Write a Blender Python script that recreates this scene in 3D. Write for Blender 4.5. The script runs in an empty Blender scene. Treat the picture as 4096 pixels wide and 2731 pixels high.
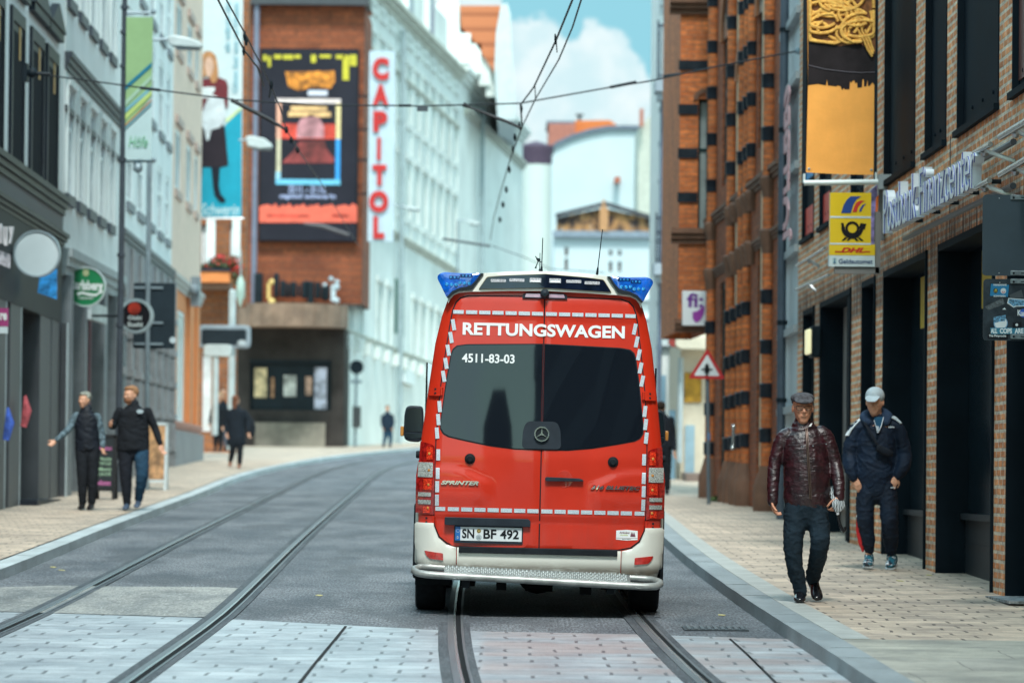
import bpy, bmesh, math, random
from mathutils import Vector, Matrix, noise
R_ = math.radians
random.seed(7)
sc = bpy.context.scene
col = sc.collection

# ---------------------------------------------------------------- camera, sky, sun, exposure
F = 15360.0; CX = 2048.0; CY = 1365.5          # focal length and centre in photograph pixels
CAM = Vector((0, 0, 1.63))
PITCH = math.atan((1637 - CY) / F); ROLL = R_(0.55)
fwd = Vector((0, math.cos(PITCH), math.sin(PITCH)))
up0 = Vector((0, -math.sin(PITCH), math.cos(PITCH)))
rt0 = Vector((1, 0, 0))
RT = rt0 * math.cos(ROLL) + up0 * math.sin(ROLL)
UP = -rt0 * math.sin(ROLL) + up0 * math.cos(ROLL)
cam = bpy.data.cameras.new("camera"); camo = bpy.data.objects.new("camera", cam); col.objects.link(camo)
camo.matrix_world = Matrix((
    (RT.x, UP.x, -fwd.x, CAM.x), (RT.y, UP.y, -fwd.y, CAM.y), (RT.z, UP.z, -fwd.z, CAM.z), (0, 0, 0, 1)))
cam.sensor_width = 36; cam.lens = F / 4096 * 36
cam.clip_start = 0.5; cam.clip_end = 3000
cam.dof.use_dof = True; cam.dof.focus_distance = 30.4; cam.dof.aperture_fstop = 2.6; cam.dof.aperture_blades = 9
sc.camera = camo
sc.view_settings.view_transform = 'Standard'; sc.view_settings.look = 'None'
sc.view_settings.exposure = 1.05; sc.view_settings.gamma = 1
sc.render.film_transparent = False

class NT:
    def __init__(s, tree): s.t = tree; s.n = tree.nodes; s.l = tree.links
    def node(s, typ, **kw):
        n = s.n.new(typ)
        for k, v in kw.items(): setattr(n, k, v)
        return n
    def put(s, sock, v):
        if isinstance(v, bpy.types.NodeSocket): s.l.new(v, sock)
        elif isinstance(v, (tuple, list)) and len(v) == 3 and sock.type == 'RGBA': sock.default_value = (*v, 1)
        else: sock.default_value = v
    def m(s, op, a, b=None, c=None, clamp=False):
        n = s.node('ShaderNodeMath', operation=op); n.use_clamp = clamp
        for i, v in enumerate((a, b, c)):
            if v is not None: s.put(n.inputs[i], v)
        return n.outputs[0]
    def mix(s, f, a, b, blend='MIX'):
        n = s.node('ShaderNodeMix', data_type='RGBA', blend_type=blend)
        s.put(n.inputs[0], f); s.put(n.inputs[6], a); s.put(n.inputs[7], b)
        return n.outputs[2]
    def noise(s, vec, scale, detail=3, rough=.5):
        n = s.node('ShaderNodeTexNoise'); n.inputs['Scale'].default_value = scale
        n.inputs['Detail'].default_value = detail; n.inputs['Roughness'].default_value = rough
        if vec is not None: s.l.new(vec, n.inputs['Vector'])
        return n.outputs['Fac']
    def step(s, v, lo, hi):
        n = s.node('ShaderNodeMapRange', interpolation_type='SMOOTHSTEP')
        s.put(n.inputs[0], v); n.inputs[1].default_value = lo; n.inputs[2].default_value = hi
        return n.outputs[0]
    def scalev(s, vec, sx, sy, sz):
        n = s.node('ShaderNodeMapping'); s.l.new(vec, n.inputs[0]); n.inputs['Scale'].default_value = (sx, sy, sz)
        return n.outputs[0]
    def sep(s, vec):
        n = s.node('ShaderNodeSeparateXYZ'); s.l.new(vec, n.inputs[0]); return n.outputs
    def comb(s, x, y, z):
        n = s.node('ShaderNodeCombineXYZ')
        for i, v in enumerate((x, y, z)): s.put(n.inputs[i], v)
        return n.outputs[0]

SUN_EL = R_(55); SUN_AZ = R_(176)      # azimuth from +Y towards +X (light comes from the upper left, ahead)
w = bpy.data.worlds.new("World"); sc.world = w; w.use_nodes = True
T = NT(w.node_tree); T.n.clear()
sky = T.node('ShaderNodeTexSky', sky_type='NISHITA'); sky.sun_disc = False
sky.sun_elevation = SUN_EL; sky.sun_rotation = SUN_AZ; sky.altitude = 50; sky.air_density = 1.3; sky.dust_density = 1.5; sky.ozone_density = 1.2
tc = T.node('ShaderNodeTexCoord'); dv = tc.outputs['Generated']
dx, dy, dz = T.sep(dv)
ady = T.m('MAXIMUM', T.m('ABSOLUTE', dy), 0.02)
tu = T.m('DIVIDE', dx, ady); tv = T.m('DIVIDE', dz, ady)
# a bank of cumulus ahead over the street: its upper edge as a curve of direction
ramp = T.node('ShaderNodeFloatCurve')
pxs = [(2000, 20), (2060, 75), (2160, 55), (2240, 115), (2290, 160), (2335, 78), (2420, 95), (2500, 150), (2555, 235), (2620, 330), (2800, 420)]
def tvof(y): return (1637 - y) / F
cu = ramp.mapping.curves[0]
pts = [((x - 1900) / 1000, max(0, min(1, (300 - y) / 400))) for x, y in pxs]
while len(cu.points) < len(pts): cu.points.new(.5, .5)
for p, q in zip(cu.points, pts): p.location = q
ramp.mapping.update()
T.l.new(T.m('MULTIPLY_ADD', tu, F / 1000, (2048 - 1900) / 1000), ramp.inputs['Value'])
edge = T.m('MULTIPLY_ADD', ramp.outputs[0], 400 / F, tvof(300))
nz = T.noise(T.comb(tu, tv, 0), 220, 5, .55)
e2 = T.m('MULTIPLY_ADD', T.m('SUBTRACT', nz, .5), .009, edge)
front = T.step(T.m('SUBTRACT', e2, tv), -.0008, .0024)
big = T.step(T.noise(dv, 2.2, 6, .6), .44, .58)
isfront = T.m('MULTIPLY', T.m('LESS_THAN', T.m('ABSOLUTE', tu), .12), T.m('MULTIPLY', T.m('GREATER_THAN', dy, 0), T.m('LESS_THAN', tv, .16)))
cl = T.m('ADD', T.m('MULTIPLY', front, isfront), T.m('MULTIPLY', big, T.m('SUBTRACT', 1, isfront)))
shade = T.noise(T.comb(tu, tv, 0), 90, 4, .5)
ccol = T.mix(isfront, (6.0, 8.7, 9.9), T.mix(T.step(shade, .35, .7), (3.3, 4.35, 4.6), (4.2, 4.8, 4.9)))
skt = T.mix(1.0, sky.outputs[0], (1.15, 1.5, 1.15), 'MULTIPLY')
skb = T.mix(isfront, skt, (1.5, 3.3, 3.9))
fin = T.mix(cl, skb, ccol)
bg = T.node('ShaderNodeBackground'); bg.inputs['Strength'].default_value = .1
T.l.new(fin, bg.inputs[0])
wo = T.node('ShaderNodeOutputWorld'); T.l.new(bg.outputs[0], wo.inputs[0])

sun = bpy.data.lights.new("sun", 'SUN'); sun.energy = 1.8; sun.angle = R_(12); sun.color = (1, .98, .93)
suno = bpy.data.objects.new("sun", sun); col.objects.link(suno)
sd = Vector((math.sin(SUN_AZ) * math.cos(SUN_EL), math.cos(SUN_AZ) * math.cos(SUN_EL), math.sin(SUN_EL)))
suno.rotation_euler = (-sd).to_track_quat('-Z', 'Y').to_euler(); suno.location = sd * 60

# ---------------------------------------------------------------- pixel <-> place
def ray(x, y):
    d = fwd + RT * ((x - CX) / F) + UP * ((CY - y) / F)
    return d / d.y
def at(x, y, Y): return CAM + ray(x, y) * Y
def gnd(x, y, z=0.0):
    r = ray(x, y); return CAM + r * ((z - CAM.z) / r.z)

class Fr:
    "a frame: point(u, w, d) = o + ex*u + ez*w + n*d"
    def __init__(s, o, ex, ez, n): s.o, s.ex, s.ez, s.n = Vector(o), Vector(ex), Vector(ez), Vector(n)
    def p(s, u, w, d=0): return s.o + s.ex * u + s.ez * w + s.n * d
    def uw(s, x, y, d=0):
        r = ray(x, y); o = s.o + s.n * d
        t = (o - CAM).dot(s.n) / r.dot(s.n)
        q = CAM + r * t - o
        h = Vector((s.ex.x, s.ex.y, 0)); u = q.dot(h) / h.dot(h)
        return u, q.z - s.ex.z * u
def facing(Y, x=2048, y=1640):
    "a frame facing the camera at depth Y; u = X, w = Z"
    return Fr((0, Y, 0), (1, 0, 0), (0, 0, 1), (0, -1, 0))
def Facade(a, b, l1, l2, zg=.1):
    A = gnd(*a, zg); Bp = gnd(*b, zg)
    h = (Bp - A); h.z = 0; h.normalize()
    n = Vector((h.y, -h.x, 0))
    if n.dot(A - CAM) > 0: n = -n
    f = Fr((A.x, A.y, 0), h, (0, 0, 1), n)
    (u1, w1), (u2, w2) = f.uw(*l1), f.uw(*l2)
    k = (w2 - w1) / (u2 - u1)
    f.ex = Vector((h.x, h.y, k)); f.k = k
    f.base = (a, b)
    f.ub = lambda x: f.uw(x, a[1] + (b[1] - a[1]) * (x - a[0]) / (b[0] - a[0]))[0]
    return f

# ---------------------------------------------------------------- materials
MATS = {}
def _base(name):
    m = bpy.data.materials.new(name); m.use_nodes = True
    t = NT(m.node_tree); b = t.n['Principled BSDF']
    t.obj = t.node('ShaderNodeTexCoord').outputs['Object']
    t.b = b; MATS[name] = m
    return m, t
def _bump(t, h, dist, strength=1.0):
    bn = t.node('ShaderNodeBump'); bn.inputs['Strength'].default_value = strength; bn.inputs['Distance'].default_value = dist
    t.l.new(h, bn.inputs['Height']); t.l.new(bn.outputs[0], t.b.inputs['Normal'])
def M(name, c, rough=.6, metal=0.0, var=.12, vs=3.0, bump=0.0, bs=40.0, coat=0.0, spec=.5, emis=0.0, ani=(1, 1, 1), trans=0.0, alpha=1.0, dirt=None):
    if name in MATS: return MATS[name]
    m, t = _base(name); b = t.b
    if max(c) < .06 and spec == .5 and not metal: spec = .14
    v = t.scalev(t.obj, *ani)
    if var > 0:
        f = t.noise(v, vs, 5, .6)
        lo = tuple(max(0, x * (1 - var)) for x in c); hi = tuple(min(1, x * (1 + var)) for x in c)
        s_ = t.mix(t.step(f, .3, .7), lo, hi)
        if dirt:
            g = t.noise(v, dirt[1], 6, .7)
            s_ = t.mix(t.m('MULTIPLY', t.step(g, dirt[2], dirt[2] + .18), dirt[3]), s_, dirt[0])
        t.l.new(s_, b.inputs['Base Color'])
        t.l.new(t.m('MULTIPLY_ADD', f, .18 * rough, rough * .91), b.inputs['Roughness'])
    else:
        b.inputs['Base Color'].default_value = (*c, 1); b.inputs['Roughness'].default_value = rough
    b.inputs['Metallic'].default_value = metal; b.inputs['Coat Weight'].default_value = coat; b.inputs['Coat Roughness'].default_value = .06
    b.inputs['Specular IOR Level'].default_value = spec
    if trans: b.inputs['Transmission Weight'].default_value = trans
    if alpha < 1: b.inputs['Alpha'].default_value = alpha
    if emis: b.inputs['Emission Color'].default_value = (*c, 1); b.inputs['Emission Strength'].default_value = emis
    if bump: _bump(t, t.noise(v, bs, 4, .6), bump)
    return m
def brick_mat(name, c1, c2, mortar, bw=.25, rh=.083, ms=.012, rough=.85, streak=None, vert=False):
    m, t = _base(name); b = t.b
    uv = t.node('ShaderNodeUVMap').outputs[0]
    br = t.node('ShaderNodeTexBrick'); br.inputs['Scale'].default_value = 1
    dist = t.node('ShaderNodeVectorMath', operation='ADD')
    nn = t.node('ShaderNodeTexNoise'); nn.inputs['Scale'].default_value = 9; t.l.new(uv, nn.inputs['Vector'])
    sc_ = t.node('ShaderNodeVectorMath', operation='SCALE'); sc_.inputs['Scale'].default_value = .014
    t.l.new(nn.outputs['Color'], sc_.inputs[0]); t.l.new(uv, dist.inputs[0]); t.l.new(sc_.outputs[0], dist.inputs[1])
    t.l.new(dist.outputs[0], br.inputs['Vector'])
    br.inputs['Brick Width'].default_value = bw; br.inputs['Row Height'].default_value = rh
    br.inputs['Mortar Size'].default_value = ms; br.inputs['Mortar Smooth'].default_value = .25; br.inputs['Bias'].default_value = -.1
    br.inputs['Color1'].default_value = (*c1, 1); br.inputs['Color2'].default_value = (*c2, 1); br.inputs['Mortar'].default_value = (*mortar, 1)
    f = t.noise(t.scalev(uv, 6, 12, 1), 1.0, 6, .7)
    c = t.mix(1.0, br.outputs['Color'], t.mix(t.step(f, .25, .75), (.55, .5, .5), (1.3, 1.25, 1.2)), 'MULTIPLY')
    big = t.noise(uv, .8, 4, .6)
    c = t.mix(1.0, c, t.mix(t.step(big, .3, .7), (.78, .78, .8), (1.12, 1.1, 1.08)), 'MULTIPLY')
    if streak:
        g = t.noise(t.scalev(uv, 14, .7, 1), 1.0, 4, .6); u_, v_, _ = t.sep(uv)
        z = t.m('MULTIPLY', t.step(v_, streak[0] - .05, streak[0] + .02), t.m('SUBTRACT', 1, t.step(v_, streak[1], streak[1] + .5)))
        c = t.mix(t.m('MULTIPLY', z, t.step(g, .3, .62)), c, (.075, .042, .026))
    t.l.new(c, b.inputs['Base Color']); b.inputs['Roughness'].default_value = rough
    h = t.m('ADD', t.m('MULTIPLY', t.m('SUBTRACT', 1, br.outputs['Fac']), 1.0), t.m('MULTIPLY', t.noise(t.scalev(uv, 30, 30, 1), 1, 3), .5))
    _bump(t, h, .012, .8)
    return m
def pave_mat(name, bw, rh, base1, base2, joint, jx=.1, jy=.06, rough=.55, tint=None, jy_s=.5, bumpd=.004, spec=.5):
    "rows of pavers laid across the street; object coordinates are metres"
    m, t = _base(name); b = t.b
    wob = t.noise(t.obj, 1.6, 3, .5)
    X, Y, Z = t.sep(t.obj)
    Y = t.m('MULTIPLY_ADD', wob, .22, Y); X = t.m('MULTIPLY_ADD', t.noise(t.obj, 2.3, 2), .07, X)
    yr = t.m('DIVIDE', Y, rh); row = t.m('FLOOR', yr); fy = t.m('FRACT', yr)
    sh = t.m('MULTIPLY', t.m('MODULO', t.m('ABSOLUTE', row), 2), .5)
    xr = t.m('ADD', t.m('DIVIDE', X, bw), sh); fx = t.m('FRACT', xr); cx_ = t.m('FLOOR', xr)
    wn = t.node('ShaderNodeTexWhiteNoise', noise_dimensions='2D'); t.l.new(t.comb(cx_, row, 0), wn.inputs[0])
    jv = t.m('LESS_THAN', fx, jx); jh = t.m('LESS_THAN', fy, jy)
    keep = t.m('GREATER_THAN', wn.outputs[0], .2)
    dots = t.m('MULTIPLY', t.m('MULTIPLY', jv, t.m('LESS_THAN', fy, .75)), keep)
    c = t.mix(wn.outputs[0], base1, base2)
    c = t.mix(1.0, c, t.mix(t.step(t.noise(t.obj, 1.3, 7, .72), .32, .68), (.62, .61, .62), (1.2, 1.17, 1.13)), 'MULTIPLY')
    c = t.mix(1.0, c, t.mix(t.noise(t.obj, 60, 3, .6), (.8, .8, .8), (1.2, 1.2, 1.2)), 'MULTIPLY')
    if tint: # an area of another stone colour
        g = t.m('MULTIPLY', t.step(X, tint[1], tint[1] + .1), t.step(t.noise(t.scalev(t.obj, .5, 1, 1), 1.3, 2), .35, .6))
        c = t.mix(t.m('MULTIPLY', g, tint[2]), c, tint[0])
    c = t.mix(t.m('MULTIPLY', jh, jy_s), c, joint); c = t.mix(t.m('MULTIPLY', dots, .85), c, joint)
    t.l.new(c, b.inputs['Base Color'])
    t.l.new(t.m('MULTIPLY_ADD', t.noise(t.obj, 5, 4), .25, rough - .12), b.inputs['Roughness'])
    b.inputs['Specular IOR Level'].default_value = spec
    h = t.m('SUBTRACT', t.m('MULTIPLY_ADD', t.noise(t.obj, 45, 3), .5, 1), t.m('MAXIMUM', jh, dots)); _bump(t, h, bumpd)
    return m
def asphalt(name, c, rough=.6, grain=1.0):
    m, t = _base(name); b = t.b; b.inputs['Specular IOR Level'].default_value = .16
    g = t.noise(t.scalev(t.obj, 1, .12, 1), 55, 3, .75); g2 = t.noise(t.scalev(t.obj, 1, .3, 1), 1.1, 7, .72); sp = t.noise(t.obj, 34, 2, .5)
    cc = t.mix(t.step(g, .3, .72), tuple(x * (1 - .5 * grain) for x in c), tuple(x * (1 + .8 * grain) for x in c))
    cc = t.mix(1.0, cc, t.mix(t.step(g2, .3, .7), (.55, .57, .60), (1.32, 1.28, 1.24)), 'MULTIPLY')
    blot = t.m('MULTIPLY', t.step(t.noise(t.scalev(t.obj, 1, .35, 1), .9, 5, .6), .52, .60), .4)
    cc = t.mix(blot, cc, tuple(x * .45 for x in c))
    cc = t.mix(t.step(sp, .66, .72), cc, tuple(x * 2.6 for x in c))
    t.l.new(cc, b.inputs['Base Color'])
    t.l.new(t.m('MULTIPLY_ADD', g2, .3, rough - .15), b.inputs['Roughness'])
    _bump(t, t.m('ADD', g, sp), .009, 1)
    return m

WHITE = lambda: M('white_plaster', (.74, .80, .80), .8, var=.08, vs=.8, bump=.01, bs=12, dirt=((.36, .38, .36), 1.3, .58, .5))
BLACK = lambda: M('black_metal', (.008, .015, .021), .55, var=.2, spec=.2)
DARKG = lambda: M('dark_glass', (.008, .017, .024), .2, var=.15, vs=.7, spec=.3)
STEEL = lambda: M('steel', (.42, .46, .48), .35, metal=.8, var=.2, vs=8)

# ---------------------------------------------------------------- mesh builder
class B:
    def __init__(s): s.v = []; s.f = []; s.uv = []; s.mi = []; s.cur = 0
    def add(s, vs, fs, uvs=None):
        o = len(s.v); s.v += [tuple(v) for v in vs]
        for i, f in enumerate(fs):
            s.f.append([o + k for k in f]); s.mi.append(s.cur); s.uv.append(uvs[i] if uvs else None)
        return s
    def quad(s, a, b, c, d, uv=None): return s.add((a, b, c, d), [(0, 1, 2, 3)], [uv] if uv else None)
    def hexa(s, P): # P: 8 points, bottom 4 then top 4
        return s.add(P, [(3, 2, 1, 0), (4, 5, 6, 7), (0, 1, 5, 4), (1, 2, 6, 5), (2, 3, 7, 6), (3, 0, 4, 7)])
    def box(s, x0, x1, y0, y1, z0, z1):
        return s.hexa([(x0, y0, z0), (x1, y0, z0), (x1, y1, z0), (x0, y1, z0), (x0, y0, z1), (x1, y0, z1), (x1, y1, z1), (x0, y1, z1)])
    def fbox(s, f, u0, u1, w0, w1, d0, d1, uv=False):
        s.hexa([f.p(u0, w0, d1), f.p(u1, w0, d1), f.p(u1, w0, d0), f.p(u0, w0, d0), f.p(u0, w1, d1), f.p(u1, w1, d1), f.p(u1, w1, d0), f.p(u0, w1, d0)])
        if uv:
            n = len(s.uv); U = [(u0, w0), (u1, w0), (u1, w0), (u0, w0), (u0, w1), (u1, w1), (u1, w1), (u0, w1)]
            D = [d1, d1, d0, d0] * 2
            o = len(s.v) - 8
            for i in range(n - 6, n): s.uv[i] = [(U[k - o][0] + D[k - o], U[k - o][1] + (D[k - o] if i - (n - 6) < 2 else 0)) for k in s.f[i]]
        return s
    def fpoly(s, f, pts, d0, d1):
        "extruded polygon in a frame, front at d1"
        n = len(pts)
        vs = [f.p(u, w, d1) for u, w in pts] + [f.p(u, w, d0) for u, w in pts]
        return s.add(vs, [list(range(n)), list(range(2 * n - 1, n - 1, -1))] + [(i, i + n, (i + 1) % n + n, (i + 1) % n) for i in range(n)])
    def disc(s, f, u, w, r, d0, d1, n=40, ru=None):
        ru = ru or r
        return s.fpoly(f, [(u + ru * math.cos(2 * math.pi * i / n), w + r * math.sin(2 * math.pi * i / n)) for i in range(n)], d0, d1)
    def ring(s, f, u, w, r0, r1, d0, d1, n=48, a0=0, a1=360):
        full = abs(a1 - a0) >= 360; m = n if full else n + 1; P = []
        for i in range(m):
            a = R_(a0 + (a1 - a0) * i / n); c, q = math.cos(a), math.sin(a)
            P += [f.p(u + r0 * c, w + r0 * q, d1), f.p(u + r1 * c, w + r1 * q, d1), f.p(u + r1 * c, w + r1 * q, d0), f.p(u + r0 * c, w + r0 * q, d0)]
        fs = []
        for i in range(n):
            a, b = 4 * i, 4 * ((i + 1) % m)
            for k in range(4): fs.append((a + k, a + (k + 1) % 4, b + (k + 1) % 4, b + k))
        if not full: fs += [(3, 2, 1, 0), (4 * n, 4 * n + 1, 4 * n + 2, 4 * n + 3)]
        return s.add(P, fs)
    def tube(s, pts, r, n=8, cap=True, flat=1.0):
        pts = [Vector(p) for p in pts]; rr = r if isinstance(r, (list, tuple)) else [r] * len(pts)
        V = []; prev = None
        for i, p in enumerate(pts):
            t = (pts[min(i + 1, len(pts) - 1)] - pts[max(i - 1, 0)]).normalized()
            if prev is None:
                a = Vector((1, 0, 0)) if abs(t.x) < .8 else Vector((0, 0, 1))
            else: a = prev
            a = (a - t * a.dot(t)).normalized(); prev = a; b = t.cross(a)
            for k in range(n):
                q = 2 * math.pi * k / n; V.append(p + (a * math.cos(q) + b * math.sin(q) * flat) * rr[i])
        Fs = [(i * n + k, i * n + (k + 1) % n, (i + 1) * n + (k + 1) % n, (i + 1) * n + k) for i in range(len(pts) - 1) for k in range(n)]
        if cap: Fs += [list(range(n - 1, -1, -1)), [(len(pts) - 1) * n + k for k in range(n)]]
        return s.add(V, Fs)
    def lathe(s, c, prof, n=24, axis='z'):
        V = []; c = Vector(c)
        for r, h in prof:
            for k in range(n):
                q = 2 * math.pi * k / n; x, y = r * math.cos(q), r * math.sin(q)
                V.append(c + (Vector((x, y, h)) if axis == 'z' else Vector((x, h, y)) if axis == 'y' else Vector((h, x, y))))
        m = len(prof)
        Fs = [(i * n + k, i * n + (k + 1) % n, (i + 1) * n + (k + 1) % n, (i + 1) * n + k) for i in range(m - 1) for k in range(n)]
        Fs += [list(range(n - 1, -1, -1)), [(m - 1) * n + k for k in range(n)]]
        return s.add(V, Fs)
    def ball(s, c, r, n=12, sc_=(1, 1, 1)):
        c = Vector(c); V = []; Fs = []; m = n // 2
        for i in range(m + 1):
            th = math.pi * i / m
            for k in range(n):
                ph = 2 * math.pi * k / n
                V.append(c + Vector((r * sc_[0] * math.sin(th) * math.cos(ph), r * sc_[1] * math.sin(th) * math.sin(ph), r * sc_[2] * math.cos(th))))
        for i in range(m):
            for k in range(n): Fs.append((i * n + k, i * n + (k + 1) % n, (i + 1) * n + (k + 1) % n, (i + 1) * n + k))
        return s.add(V, Fs)
    def pieces(s, tol=.02):
        "separate groups of touching shapes"
        n = len(s.v); par = list(range(n))
        def fd(i):
            while par[i] != i: par[i] = par[par[i]]; i = par[i]
            return i
        for f in s.f:
            a = fd(f[0])
            for k in f[1:]: par[fd(k)] = a
        comp = {}
        for i in range(n): comp.setdefault(fd(i), []).append(i)
        if len(comp) < 2 or len(comp) > 260: return [s]
        ks = list(comp); bb = []
        for k in ks:
            P = [s.v[i] for i in comp[k]]; bb.append([(min(p[j] for p in P) - tol, max(p[j] for p in P) + tol) for j in range(3)])
        q = list(range(len(ks)))
        def fq(i):
            while q[i] != i: i = q[i]
            return i
        for i in range(len(ks)):
            for j in range(i):
                if all(bb[i][a][0] <= bb[j][a][1] and bb[j][a][0] <= bb[i][a][1] for a in range(3)): q[fq(i)] = fq(j)
        gid = {ks[i]: fq(i) for i in range(len(ks))}; out = {}
        for f, u, m in zip(s.f, s.uv, s.mi): out.setdefault(gid[fd(f[0])], []).append((f, u, m))
        if len(out) < 2: return [s]
        res = []
        for L in out.values():
            nb = B(); mp = {}
            for f, u, m in L:
                for k in f:
                    if k not in mp: mp[k] = len(nb.v); nb.v.append(s.v[k])
                nb.f.append([mp[k] for k in f]); nb.uv.append(u); nb.mi.append(m)
            res.append(nb)
        return res
    def mesh(s, name, shift=Vector((0, 0, 0)), smooth=35, weld=True):
        me = bpy.data.meshes.new(name)
        me.from_pydata([tuple(Vector(v) - shift) for v in s.v], [], s.f)
        if any(u for u in s.uv):
            ul = me.uv_layers.new(name='UVMap').data
            for p, u in zip(me.polygons, s.uv):
                if u:
                    for li, q in zip(p.loop_indices, u): ul[li].uv = q
        for p, i in zip(me.polygons, s.mi): p.material_index = i
        bm = bmesh.new(); bm.from_mesh(me)
        if weld: bmesh.ops.remove_doubles(bm, verts=bm.verts, dist=1e-5)
        bmesh.ops.recalc_face_normals(bm, faces=bm.faces)
        bm.to_mesh(me); bm.free()
        if smooth:
            for p in me.polygons: p.use_smooth = True
            me.set_sharp_from_angle(angle=R_(smooth))
        me.update(); return me

def link(o): col.objects.link(o); return o
import re
NOSPLIT = re.compile('letter|text|writing|slogan|charact|city|unit|foliage|blossom|stud|pasta|groove|joint_f|railing|title|detail|mark|emblem|wall$|balcony$|chassis|zip|side_trim')
class Thing:
    def __init__(s, name, label, cat, loc=(0, 0, 0), group=None, kind=None, rot=None):
        o = link(bpy.data.objects.new(name, None)); o.empty_display_size = .2
        s.loc = Vector(loc); o.location = s.loc; s.o = o
        if rot: o.rotation_euler = rot
        o['label'] = label; o['category'] = cat
        if group: o['group'] = group
        if kind: o['kind'] = kind
    def part(s, name, b, mat, parent=None, label=None, smooth=35, local=False, bevel=0, kind=None):
        if isinstance(b, B) and not kind and not NOSPLIT.search(name):
            g = b.pieces()
            if 1 < len(g) <= 60:
                return [s.part(name, q, mat, parent, label, smooth, local, bevel, '-') for q in g][0]
        if kind == '-': kind = None
        me = b.mesh(name, Vector((0, 0, 0)) if local else s.loc, smooth) if isinstance(b, B) else b
        for m_ in (mat if isinstance(mat, (list, tuple)) else [mat]): me.materials.append(m_)
        o = link(bpy.data.objects.new(name, me)); o.parent = parent or s.o
        if label: o['label'] = label
        if kind: o['kind'] = kind
        if bevel:
            bv = o.modifiers.new('bevel', 'BEVEL'); bv.width = bevel; bv.segments = 2; bv.limit_method = 'ANGLE'; bv.angle_limit = R_(40)
        return o
def struct(name, b, mat, smooth=35, uvless=True):
    me = b.mesh(name, smooth=smooth)
    for m_ in (mat if isinstance(mat, (list, tuple)) else [mat]): me.materials.append(m_)
    o = link(bpy.data.objects.new(name, me)); o['kind'] = 'structure'; return o
def single(name, b, mat, label, cat, group=None, smooth=35, kind=None):
    "a thing that is one mesh; origin at its base"
    xs = [Vector(v) for v in b.v]; c = sum(xs, Vector()) / len(xs); c.z = min(v.z for v in xs)
    me = b.mesh(name, c, smooth)
    for m_ in (mat if isinstance(mat, (list, tuple)) else [mat]): me.materials.append(m_)
    o = link(bpy.data.objects.new(name, me)); o.location = c; o['label'] = label; o['category'] = cat
    if group: o['group'] = group
    if kind: o['kind'] = kind
    return o
def copy_tree(o, parent=None):
    c = o.copy(); col.objects.link(c)
    if parent: c.parent = parent
    for ch in list(o.children): copy_tree(ch, c)
    return c

def text_mesh(s, bold=0.0, extrude=0.0, shear=0.0, spacing=1.0):
    cu = bpy.data.curves.new('t', 'FONT'); cu.body = s; cu.size = 1; cu.offset = bold; cu.extrude = extrude; cu.shear = shear
    cu.space_character = spacing; cu.resolution_u = 4
    o = link(bpy.data.objects.new('t', cu)); dg = bpy.context.evaluated_depsgraph_get()
    me = bpy.data.meshes.new_from_object(o.evaluated_get(dg)); bpy.data.objects.remove(o); bpy.data.curves.remove(cu)
    vs = [v.co.copy() for v in me.vertices]; fs = [list(p.vertices) for p in me.polygons]; bpy.data.meshes.remove(me)
    x0 = min(v.x for v in vs); x1 = max(v.x for v in vs); y0 = min(v.y for v in vs); y1 = max(v.y for v in vs)
    return [((v.x - x0) / (x1 - x0), (v.y - y0) / (y1 - y0), v.z) for v in vs], fs
def put_text(b, s, fr, u0, u1, w0, w1, d=.003, thick=.002, bold=.02, shear=0, spacing=1.0, mapf=None, slope=0.0):
    vs, fs = text_mesh(s, bold, .5, shear, spacing)
    P = []
    for x, y, z in vs:
        u, w_, dd = u0 + (u1 - u0) * x, w0 + (w1 - w0) * y + slope * x, d + (thick if z > 0 else 0)
        P.append(mapf(u, w_, dd) if mapf else fr.p(u, w_, dd))
    b.add(P, fs); return b
# ---------------------------------------------------------------- ground, road, kerbs, rails
def poly_at(pl, y):
    for (x0, y0), (x1, y1) in zip(pl, pl[1:]):
        if y0 <= y <= y1: return x0 + (x1 - x0) * (y - y0) / (y1 - y0)
    return pl[0][0] if y < pl[0][1] else pl[-1][0]
def smoothline(pl, step=2.0):
    out = []; ys = [p[1] for p in pl]; y = ys[0]
    def cr(y):
        for i in range(len(pl) - 1):
            if pl[i][1] <= y <= pl[i + 1][1]:
                p0 = pl[max(0, i - 1)]; p1 = pl[i]; p2 = pl[i + 1]; p3 = pl[min(len(pl) - 1, i + 2)]
                h = p2[1] - p1[1]; t = (y - p1[1]) / h
                m1 = (p2[0] - p0[0]) / max(1e-6, p2[1] - p0[1]) * h; m2 = (p3[0] - p1[0]) / max(1e-6, p3[1] - p1[1]) * h
                return (2 * t**3 - 3 * t * t + 1) * p1[0] + (t**3 - 2 * t * t + t) * m1 + (-2 * t**3 + 3 * t * t) * p2[0] + (t**3 - t * t) * m2
        return pl[-1][0]
    while y < ys[-1]: out.append((cr(y), y)); y += step
    out.append(pl[-1]); return out
def strip(b, line, x0, x1, z0, z1, side=False):
    "ribbon between offsets x0..x1 of a line, top at z1, sides down to z0"
    for (xa, ya), (xb, yb) in zip(line, line[1:]):
        b.quad((xa + x0, ya, z1), (xa + x1, ya, z1), (xb + x1, yb, z1), (xb + x0, yb, z1))
        if z1 > z0:
            b.quad((xa + x0, ya, z0), (xa + x0, ya, z1), (xb + x0, yb, z1), (xb + x0, yb, z0))
            b.quad((xa + x1, ya, z1), (xa + x1, ya, z0), (xb + x1, yb, z0), (xb + x1, yb, z1))
    return b
road_m = asphalt('road_asphalt', (.135, .150, .168), .62)
struct('ground', B().quad((-1500, -1500, -.06), (1500, -1500, -.06), (1500, 1800, -.06), (-1500, 1800, -.06)), asphalt('ground_far', (.12, .12, .12), .8))
struct('road', B().quad((-40, -120, 0), (40, -120, 0), (40, 420, 0), (-40, 420, 0)), road_m)
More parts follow.
